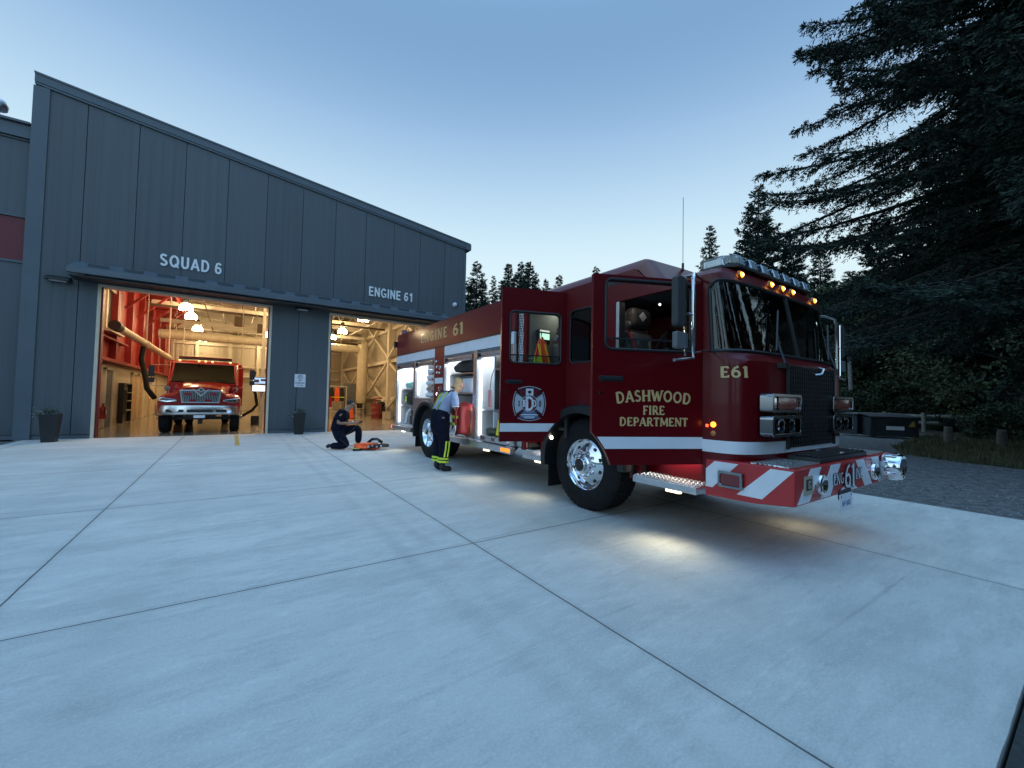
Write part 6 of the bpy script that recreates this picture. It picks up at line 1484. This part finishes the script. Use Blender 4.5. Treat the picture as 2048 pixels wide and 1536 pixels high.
vs = [dp(*p) for p in ((0, 0, .05), (L_, 0, .05), (L_, 1.0, .05), (0, 1.0, .05), (-.0, -.12, .80), (L_, -.12, .80), (L_, 1.1, .92), (0, 1.1, .92))]
b.add(vs, [(0, 3, 2, 1), (4, 5, 6, 7), (0, 1, 5, 4), (1, 2, 6, 5), (2, 3, 7, 6), (3, 0, 4, 7)])
b.build('bin_body', M['dump'], dm, .01)
rb_2 = MB()
for a in (.02, L_-.14): rb_2.prism([(a, .05), (a+.12, .05), (a+.12, .82), (a, .82)], DP, -.16, -.125)
rb_2.prism([(-.03, .80), (L_+.03, .80), (L_+.03, .86), (-.03, .86)], DP, -.17, -.05)
rb_2.build('rib', M['black'], dm)
MB().add([dp(-.02, -.14, .865), dp(L_+.02, -.14, .865), dp(L_+.02, 1.12, .99), dp(-.02, 1.12, .99), dp(-.02, -.14, .90), dp(L_+.02, -.14, .90), dp(L_+.02, 1.12, 1.02), dp(-.02, 1.12, 1.02)], [(0, 3, 2, 1), (4, 5, 6, 7), (0, 1, 5, 4), (1, 2, 6, 5), (2, 3, 7, 6), (3, 0, 4, 7)]).build('lid', M['black'], dm)
MB().prism([(.55, .34), (1.15, .34), (1.15, .50), (.55, .50)], DP, -.10, -.075).build('label', M['white'], dm)
MB().prism([(.55, .52), (1.15, .52), (1.15, .70), (.55, .70)], DP, -.125, -.10).build('label', M['black'], dm)
MB().prism([(1.28, .50), (1.58, .50), (1.43, .74)], DP, -.135, -.105).build('triangle', mat('dull_yellow', (.35, .24, .05), .6), dm)
bn = thing('waste_bin', (23.6, 6.75, 0), 'dark upright waste bin left of the dumpster', 'bin')
MB().box(23.35, 23.95, 6.55, 7.2, .05, .92).build('bin_body', M['dump'], bn, .03); MB().box(23.30, 24.0, 6.5, 7.25, .925, .99).build('lid', M['black'], bn, .02)
fn = thing('log_fence', (38.8, 6.6, 0), 'low weathered log fence running behind the dumpster', 'fence')
r0, r1 = Vector((33.5, 9.0, 0)), Vector((34.2, 4.2, 0))
q = MB()
for z in (.42, .80): q.tube([r0+(r1-r0)*t+Vector((0, 0, z+.02*math.sin(9*t))) for t in (-.2, 0, .25, .5, .75, 1)], .10, 8)
q.build('rail', M['log'], fn, smooth=True)
for t in (-.15, .2, .55, .95): MB().tube([tuple(r0+(r1-r0)*t+Vector((-.14, 0, -.15))), tuple(r0+(r1-r0)*t+Vector((-.14, 0, 1.0)))], .10, 8).build('post', M['log'], fn, smooth=True)
for x, y, h, lab in ((22.71, 3.6, .58, 'short weathered log post nearer the dumpster'), (22.76, 2.28, .56, 'short weathered log post farther right on the grass')):
    t = thing('log_post', (x, y, -.1), lab, 'post', 'log posts on the verge')
    M.setdefault('post', mat('weathered_post', (.10, .095, .08), .9, 0, 0, .3, 8, .4, 20))
    MB().tube([(x, y, -.15), (x+.01, y, h*.6), (x, y, h)], [.14, .13, .12], 10).lathe((x, y, h), (0, 0, 1), [(.12, 0), (.10, .03), (0, .035)], 10).build('stump', M['post'], t, smooth=True)
up = thing('utility_pole', (37.5, 10.8, 0), 'grey timber utility pole with crossarm among the dark trees', 'utility pole')
MB().tube([(37.5, 10.8, -.16), (37.2, 10.9, 5.85)], [.15, .11], 10).build('pole', M['log'], up, smooth=True)
MB().bar((36.75, 11.6, 5.62), (37.75, 10.2, 5.62), .10, .12).build('crossarm', M['log'], up)
for t in (.05, .5, .95): MB().lathe((36.75+t, 11.6-1.4*t, 5.68), (0, 0, 1), [(.03, 0), (.05, .05), (.03, .12), (0, .13)], 8).build('insulator', M['grey'], up)
w_ = MB()
for t in (.05, .95):
    p = Vector((36.75+t, 11.6-1.4*t, 5.8))
    w_.tube([p+Vector((-9, 22, -.6))*k*.25+Vector((0, 0, -1.2*k*.25*(1-k*.25))) for k in range(5)], .016, 5); w_.tube([p+Vector((20, -9, 4.5))*k*.25+Vector((0, 0, -1.6*k*.25*(1-k*.25))) for k in range(5)], .016, 5)
w_.build('wire', M['grey'], up)

# ------------------------------------------------------------------ trees
def unit(a): return a/np.maximum(np.linalg.norm(a, axis=-1, keepdims=True), 1e-9)
def quads(P, Dr, Wd, L_, w, tip=.25):
    """tapered leaf quads at P along Dr, width direction Wd"""
    L_ = np.asarray(L_)[:, None]; w = np.asarray(w)[:, None]
    a = P-Wd*w*.35; b_ = P+Wd*w*.35; m0 = P+Dr*L_*.55
    V = np.stack([P, m0-Wd*w*.5, P+Dr*L_, m0+Wd*w*.5], 1).reshape(-1, 3)
    return V, np.arange(len(V)).reshape(-1, 4)
def conifer(name, seed, H, Rb, nl, mdens, twig, z0=.08, droop=.25, detail=2, shape=1.0, gap=.0, loc=(0, 0, 0), trunk_r=None, parent=None, tl=(.10, .17), tw=.03, asym=None, fill=1.0):
    """tapered trunk, limbs and needle sprays. Returns (trunk object, crown object)"""
    rg_ = np.random.default_rng(seed); rs = random.Random(seed); loc = np.array(loc, float)
    tr_ = trunk_r or H*.013
    mbt = MB(); mbt.tube([tuple(loc+np.array((0, 0, -.3))), tuple(loc+np.array((.02*H*.1, 0, H*.35))), tuple(loc+np.array((0, .01*H*.3, H*.7))), tuple(loc+np.array((0, 0, H*.99)))], [tr_*1.25, tr_*.85, tr_*.45, .02], 10)
    VV = []; n = 0
    for k in range(nl):
        u = (k+rs.random())/nl; z = H*(z0+(1-z0)*u**.92); az = k*2.399+rs.uniform(-.5, .5)
        Lm = Rb*shape*(1-u)**.8*rs.uniform(.62, 1.08)+.25*Rb*.2
        if asym: Lm *= asym(az, u)
        if rs.random() < gap: continue
        M_ = max(5, int(Lm*mdens)); t = np.linspace(0.06, 1, M_)
        up0 = .35-.55*(1-u)*1.0
        dirh = np.array((math.cos(az), math.sin(az), 0)); lat = np.array((-math.sin(az), math.cos(az), 0))
        c1, c2 = rs.uniform(-.12, .12), rs.uniform(.5, 1.2)
        P = loc+np.array((0, 0, z))+dirh*(t*Lm)[:, None]+lat*(c1*Lm*t*t)[:, None]+np.array((0, 0, 1))*((up0*t-droop*c2*t**1.6+.22*t**3)*Lm)[:, None]
        T = unit(np.gradient(P, axis=0))
        if detail >= 2 or Lm > 1.5:
            st_ = max(1, M_//6); mbt.tube([tuple(p) for p in P[::st_]], [max(.008, tr_*.26*(1-u)**.5*(1-.85*i*st_/M_)) for i in range(len(P[::st_]))], 5, caps=False)
        # branchlets on both sides
        lb = fill*(.16+.55*(1-t)**.6*np.minimum(1, t*5))*min(1.0, Lm/3+.35)*rg_.uniform(.6, 1.15, M_)
        if detail < 2: lb *= 1.45
        for sgn in (1, -1, 0):
            Bd = unit(T*.75+sgn*lat*rg_.uniform(.5, 1.0, M_)[:, None]+np.array((0, 0, 1))*rg_.uniform(-.45, .15, M_)[:, None])
            if sgn == 0: Bd = unit(T*.5+np.array((0, 0, 1))*rg_.uniform(-.9, .55, M_)[:, None]+rg_.normal(0, .3, (M_, 3)))
            LB = lb*(.7 if sgn == 0 else 1)
            if detail >= 2:
                K = twig; s = np.linspace(.12, 1, K)[None, :, None]
                jit = rg_.normal(0, .02, (M_, K, 3))
                Q = P[:, None, :]+Bd[:, None, :]*(LB[:, None, None]*s)+np.array((0, 0, -1))*(LB[:, None, None]*.28*s**2)+jit
                side = unit(np.cross(Bd, (0, 0, 1)))
                for sg in (1, -1):
                    Dd = unit(Bd[:, None, :]*.8+sg*side[:, None, :]*.75+rg_.normal(0, .30, (M_, K, 3))+np.array((0, 0, -.18)))
                    Wd = unit(np.cross(Dd, unit(rg_.normal(0, 1, (M_, K, 3))+np.array((0, 0, 1.2)))))
                    V, _ = quads(Q.reshape(-1, 3), Dd.reshape(-1, 3), Wd.reshape(-1, 3), rg_.uniform(*tl, M_*K), rg_.uniform(.8, 1.3, M_*K)*tw); VV.append(V)
            else:
                for j in range(twig):
                    Dd = unit(Bd+rg_.normal(0, .35, (M_, 3))); Wd = unit(np.cross(Dd, unit(rg_.normal(0, .6, (M_, 3))+np.array((0, 0, 1)))))
                    V, _ = quads(P+Bd*(LB*rg_.uniform(0, .6, M_))[:, None], Dd, Wd, LB*rg_.uniform(.5, 1.1, M_), LB*rg_.uniform(.14, .28, M_)); VV.append(V)
    V = np.concatenate(VV); F_ = np.arange(len(V)).reshape(-1, 4)
    to = mbt.build('trunk', M['bark'], parent, smooth=True, fixn=False)
    co_ = bulk('crown', V, F_, M['fir'], parent)
    return to, co_, len(F_)
big = thing('fir_tree', (18.3, .55, -.1), 'huge near fir with long drooping limbs filling the upper right', 'fir tree')
lean = lambda az, u: 1.0+.18*max(0, math.cos(az-2.45))
conifer('fir', 5, 27, 6.9, 420, 7.5, 11, z0=.17, droop=.36, detail=2, loc=(18.3, .55, -.1), trunk_r=.42, parent=big, tl=(.085, .17), tw=.035, asym=lean, fill=1.3)
# distant conifers: four prototypes, then copies
protos = []
def contree(i, x, y, H, lab, group, **k):
    t = thing('fir_tree', (x, y, -.16), lab, 'fir tree', group)
    conifer('fir', i, H, k.pop('Rb'), k.pop('nl'), k.pop('md', 3.0), k.pop('tw_', 12), loc=(x, y, -.16), parent=t, detail=1, **k)
    return t
def pix(px, py, dist):
    d_ = cam_dir((px-1024)/FPX, 1, (768-py)/FPX); return Vector((0, 0, 1.367))+d_*dist
def top_at(px, py, dist): p = pix(px, py, dist); return p.x, p.y, p.z
GB = 'firs behind the engine'
x, y, z = top_at(955, 522, 62); p0 = contree(11, x, y, z, 'slim open fir nearest the right end of the station roof', GB, Rb=5.0, nl=115, md=3.4, gap=.08, droop=.30, z0=.1)
x, y, z = top_at(1058, 524, 66); p1 = contree(12, x, y, z, 'tall forked-looking fir at the middle of the clump behind the engine', GB, Rb=4.8, nl=150, md=3.6, droop=.22, z0=.1)
x, y, z = top_at(1517, 370, 46); p2 = contree(13, x, y, z, 'tallest dark fir above the light bar', 'firs behind the cab', Rb=6.2, nl=150, md=4.0, droop=.2, z0=.06, tw_=10)
x, y, z = top_at(1420, 450, 64); p3 = contree(14, x, y, z, 'small pointed fir left of the light bar', 'firs behind the cab', Rb=5.0, nl=140, md=3.6, droop=.3, z0=.06)
def copy_fir(src, h0, px, py, dist, lab, group, rz_, wid=1.0):
    x, y, z = top_at(px, py, dist); s = z/h0
    return dup(src, (x, y, -.16), lab, group, rz_, (s*wid, s*wid, s))
H0, H1, H2, H3 = [top_at(955, 522, 62)[2], top_at(1058, 524, 66)[2], top_at(1517, 370, 46)[2], top_at(1420, 450, 64)[2]]
for a in ((p3, H3, 987, 550, 66, 'short fir second from the station roof', GB, 1.0, .8), (p1, H1, 1018, 527, 68, 'slender fir left of the middle in the clump behind the engine', GB, 2.2, .95), (p0, H0, 1043, 523, 70, 'slender fir with the highest tip in the clump behind the engine', GB, .7, .8),
          (p3, H3, 1073, 545, 64, 'dense dark fir at the right of the clump behind the engine', GB, 3.3, .9), (p3, H3, 1003, 560, 72, 'low dark fir filling the clump behind the engine', GB, .3, 1.3), (p0, H0, 1092, 556, 72, 'thin low fir right of the clump behind the engine', GB, 4.0, .7),
          (p0, H0, 1118, 548, 70, 'lone sparse fir over the rear cab door', GB, 2.9, .8), (p0, H0, 1193, 532, 74, 'faint sparse treetop above the front door corner', GB, 5.2, .8), (p1, H1, 1100, 575, 66, 'low dark fir behind the rear cab door', GB, 2.6, 1.3), (p3, H3, 965, 560, 64, 'low dense fir left in the clump behind the engine', GB, 1.7, 1.3), (p1, H1, 1035, 545, 62, 'broad dark fir at the heart of the clump behind the engine', GB, 4.4, 1.1), (p0, H0, 938, 560, 76, 'low fir hidden behind the station corner', GB, 5.9, 1.0),
          (p2, H2, 1582, 462, 44, 'broad dark fir over the right half of the light bar', 'firs behind the cab', 2.0, 1.0), (p1, H1, 1470, 505, 58, 'low fir behind the middle of the light bar', 'firs behind the cab', 1.2, 1.3), (p2, H2, 1640, 500, 40, 'dark fir right of the light bar end', 'firs behind the cab', 4.0, 1.1),
          (p2, H2, 1760, 430, 44, 'dark fir showing between limbs of the near fir', 'forest edge firs', .9, 1.1), (p1, H1, 1880, 330, 34, 'dark fir in the dense upper right forest', 'forest edge firs', 3.0, 1.5), (p2, H2, 1985, 60, 27, 'very tall dark fir behind the near fir at the right', 'forest edge firs', 5.0, 1.0), (p2, H2, 2075, 40, 24, 'dark fir at the right frame edge behind the near fir', 'forest edge firs', 2.4, 1.1), (p2, H2, 1700, 540, 48, 'low dark fir right behind the crossarm of the pole', 'forest edge firs', 1.9, 1.5)):
    copy_fir(*a)
# broad dark trees and bushes along the yard
def leafy(name, seed, H, Rr, ncl, nlf, size, m, parent, loc, base=.12, trunk=True):
    rg_ = np.random.default_rng(seed); rs = random.Random(seed); loc = np.array(loc, float); VV = []; mbt = MB()
    if trunk: mbt.tube([tuple(loc+np.array((0, 0, -.3))), tuple(loc+np.array((.1, .05, H*.4))), tuple(loc+np.array((-.1, .1, H*.8)))], [H*.02, H*.014, .03], 8)
    for k in range(ncl):
        u = rs.random(); a = rs.uniform(0, 2*PI); zz = H*(base+(1-base)*u); r_ = Rr*(math.sin(PI*min(1, .12+.80*u))**.7)*math.sqrt(rs.uniform(.15, 1))
        c0 = loc+np.array((r_*math.cos(a), r_*math.sin(a), zz)); cs = rs.uniform(.45, 1.0)*Rr*.34
        if trunk and k % 3 == 0: mbt.tube([tuple(loc+np.array((0, 0, zz*.7))), tuple((loc+np.array((0, 0, zz*.82))+c0)/2), tuple(c0)], [H*.006, H*.004, .01], 5, caps=False)
        n = int(nlf*rs.uniform(.6, 1.3)); Q = rg_.normal(0, 1, (n, 3)); Q = unit(Q)*rg_.uniform(.3, 1, (n, 1))**.6*cs*np.array((1, 1, .62))
        Dd = unit(Q*.6+rg_.normal(0, .6, (n, 3))+np.array((0, 0, -.3))); Wd = unit(np.cross(Dd, rg_.normal(0, 1, (n, 3))))
        V, _ = quads(c0+Q, Dd, Wd, rg_.uniform(.7, 1.5, n)*size, rg_.uniform(.5, .9, n)*size); VV.append(V)
    V = np.concatenate(VV)
    if trunk: mbt.build('trunk', M['bark'], parent, smooth=True, fixn=False)
    bulk('crown' if trunk else 'foliage', V, np.arange(len(V)).reshape(-1, 4), m, parent)
GW = 'broad trees at the forest edge'
lt = []
for i, (px, py, dist, Rr, lab) in enumerate(((1690, 565, 37, 5.0, 'rounded olive-dark tree right of the light bar'), (1835, 590, 33, 5.0, 'rounded dark tree above the dumpster'), (1975, 560, 27, 5.2, 'dense dark leafy tree at the right behind the posts'))):
    x, y, z = top_at(px, py, dist); t = thing('leafy_tree', (x, y, -.16), lab, 'tree', GW)
    leafy('tree', 40+i, z, Rr, 85, 190, .20, M['leaf'], t, (x, y, -.16), base=.06); lt.append((t, z))
for (k, px, py, dist, lab, rz_, w) in ((1, 1660, 640, 47, 'low dark tree left of the utility pole', 1.0, 1.2), (0, 1765, 640, 42, 'dark low tree behind the dumpster', 2.0, 1.4), (2, 1900, 600, 38, 'dark tree behind the log fence', 3.0, 1.3), (1, 2060, 470, 22, 'dark leafy tree cut by the right frame edge', 4.2, 1.0), (0, 1730, 690, 52, 'far low tree beside the utility pole', 5.0, 1.7), (2, 1620, 660, 55, 'far low tree behind the cab front', .6, 1.4), (0, 1930, 640, 26, 'low bushy tree right of the fence', 3.7, .9), (1, 1860, 640, 44, 'low dark tree far behind the fence', 2.7, 1.6), (2, 1560, 640, 60, 'far low tree hidden behind the cab', 4.4, 1.8), (1, 1790, 560, 52, 'tall dark tree far behind the dumpster', .2, 1.2)):
    x, y, z = top_at(px, py, dist); s = z/lt[k][1]; dup(lt[k][0], (x, y, -.16), lab, GW, rz_, (s*w, s*w, s))
GBu = 'bushes along the yard edge'
bb = None
for i, (x, y, h, s, lab) in enumerate(((24.8, .9, 1.9, 1.0, 'dark dense bush right of the far log post'), (27.0, 2.6, 1.7, 1.1, 'dark bush between the log posts and the forest'), (37.5, 5.6, 2.4, 1.4, 'dark bush behind the right half of the log fence'), (36, 10.8, 2.6, 1.4, 'dark bush behind the left end of the log fence'), (38, 2.8, 3.0, 1.7, 'tall dark bush at the fence end'), (40, 8.0, 3.4, 2.2, 'tall dark bush behind the log fence'), (40, 15, 3.2, 2.2, 'tall dark bush left of the utility pole'), (22.5, -.6, 1.8, 1.2, 'dark bush at the right frame edge on the verge'), (45, 24, 3.4, 2.6, 'dark bush far left of the pole'), (20.5, .1, .9, .6, 'small dark bush near the frame edge'))):
    if bb is None:
        bb = thing('bush', (x, y, -.16), lab, 'bush', GBu); leafy('bush', 77, h, 1.25, 55, 130, .10, M['bush'], bb, (x, y, -.16), base=.05, trunk=False); hb0 = h
    else: dup(bb, (x, y, -.16), lab, GBu, i*1.3, (s, s, h/hb0))
# firs behind the viewpoint: the windshield and the chrome mirror them
for i, (x, y, s) in enumerate(((-4, -21, .9), (3, -20, .75), (6, -23, .95), (11, -21, .85), (18, -20, .9), (24, -17, .9), (30, -6, .8), (-1, -24, .8), (-7, -30, 1.0), (1, -26, .85), (8, -31, 1.05), (15, -25, .9), (22, -20, 1.0), (27, -12, .95), (-26, -21, 1.0), (-27, -6, .85))):
    dup((p2, p1, p3)[i % 3], (x, y, -.16), ['fir behind the viewpoint mirrored in the cab glass'][0], 'firs across the drive', i*.9, (s, s, s*.85))
for i, (x, y, s) in enumerate(((-6, -17, .9), (0, -17.5, .8), (5.5, -18, 1.0), (10, -18, .85), (14, -17, .95), (19, -15, .9), (24, -11, .9), (-20, -5, .9))):
    dup(lt[i % 3][0], (x, y, -.16), 'leafy tree behind the viewpoint mirrored in the cab glass', 'leafy trees across the drive', i*1.1, (s*.9, s*.9, s*.9))
# grass on the verge
rg_ = np.random.default_rng(3); n = 26000
gx = rg_.uniform(14.9, 30, n); gy = rg_.uniform(-3, 5.0, n)
edge = np.interp(gy, [-3, .27, 1.2, 2.6, 3.5, 4.25, 4.45, 5], [14.4, 14.5, 14.85, 15.45, 16.1, 18.4, 21, 25]); edge = edge+.25*np.sin(gy*5)+rg_.normal(0, .25, n)
ok = gx > edge; gx, gy = gx[ok], gy[ok]; n = len(gx)
P = np.stack([gx, gy, np.full(n, -.15)], 1); Dd = unit(rg_.normal(0, .45, (n, 3))+np.array((0, 0, 1))); Wd = unit(np.cross(Dd, rg_.normal(0, 1, (n, 3))))
V, F_ = quads(P, Dd, Wd, rg_.uniform(.18, .34, n), rg_.uniform(.02, .04, n))
gs = bulk('grass', V, F_, mat('dry_grass', (.075, .075, .035), .9, 0, 0, .5, 1.2), None); tag(gs, 'rough dry grass on the verge beside the gravel yard', 'grass', kind='stuff')
n = 5000; a = rg_.uniform(0, 1, n)
sx = rg_.uniform(8.3, 15, n); sy = rg_.uniform(-1, 7, n)
P = np.stack([sx, sy, np.full(n, -.018)], 1); r_ = rg_.uniform(.008, .022, n)
V = np.concatenate([P[:, None, :]+np.array(o_)[None, None, :]*r_[:, None, None]*rg_.uniform(.7, 1.3, (n, 1, 3)) for o_ in ((1, 0, 0), (0, 1, 0), (-1, 0, 0), (0, -1, 0), (0, 0, 1))], 1).reshape(-1, 3)
F_ = (np.arange(n)[:, None, None]*5+np.array([(0, 1, 4), (1, 2, 4), (2, 3, 4), (3, 0, 4)])[None]).reshape(-1, 3)
pb = bulk('pebbles', V, F_, mat('pebble_grey', (.16, .165, .17), .9, 0, 0, .4, 30), None); tag(pb, 'loose grey pebbles on the gravel yard', 'pebbles', kind='stuff')
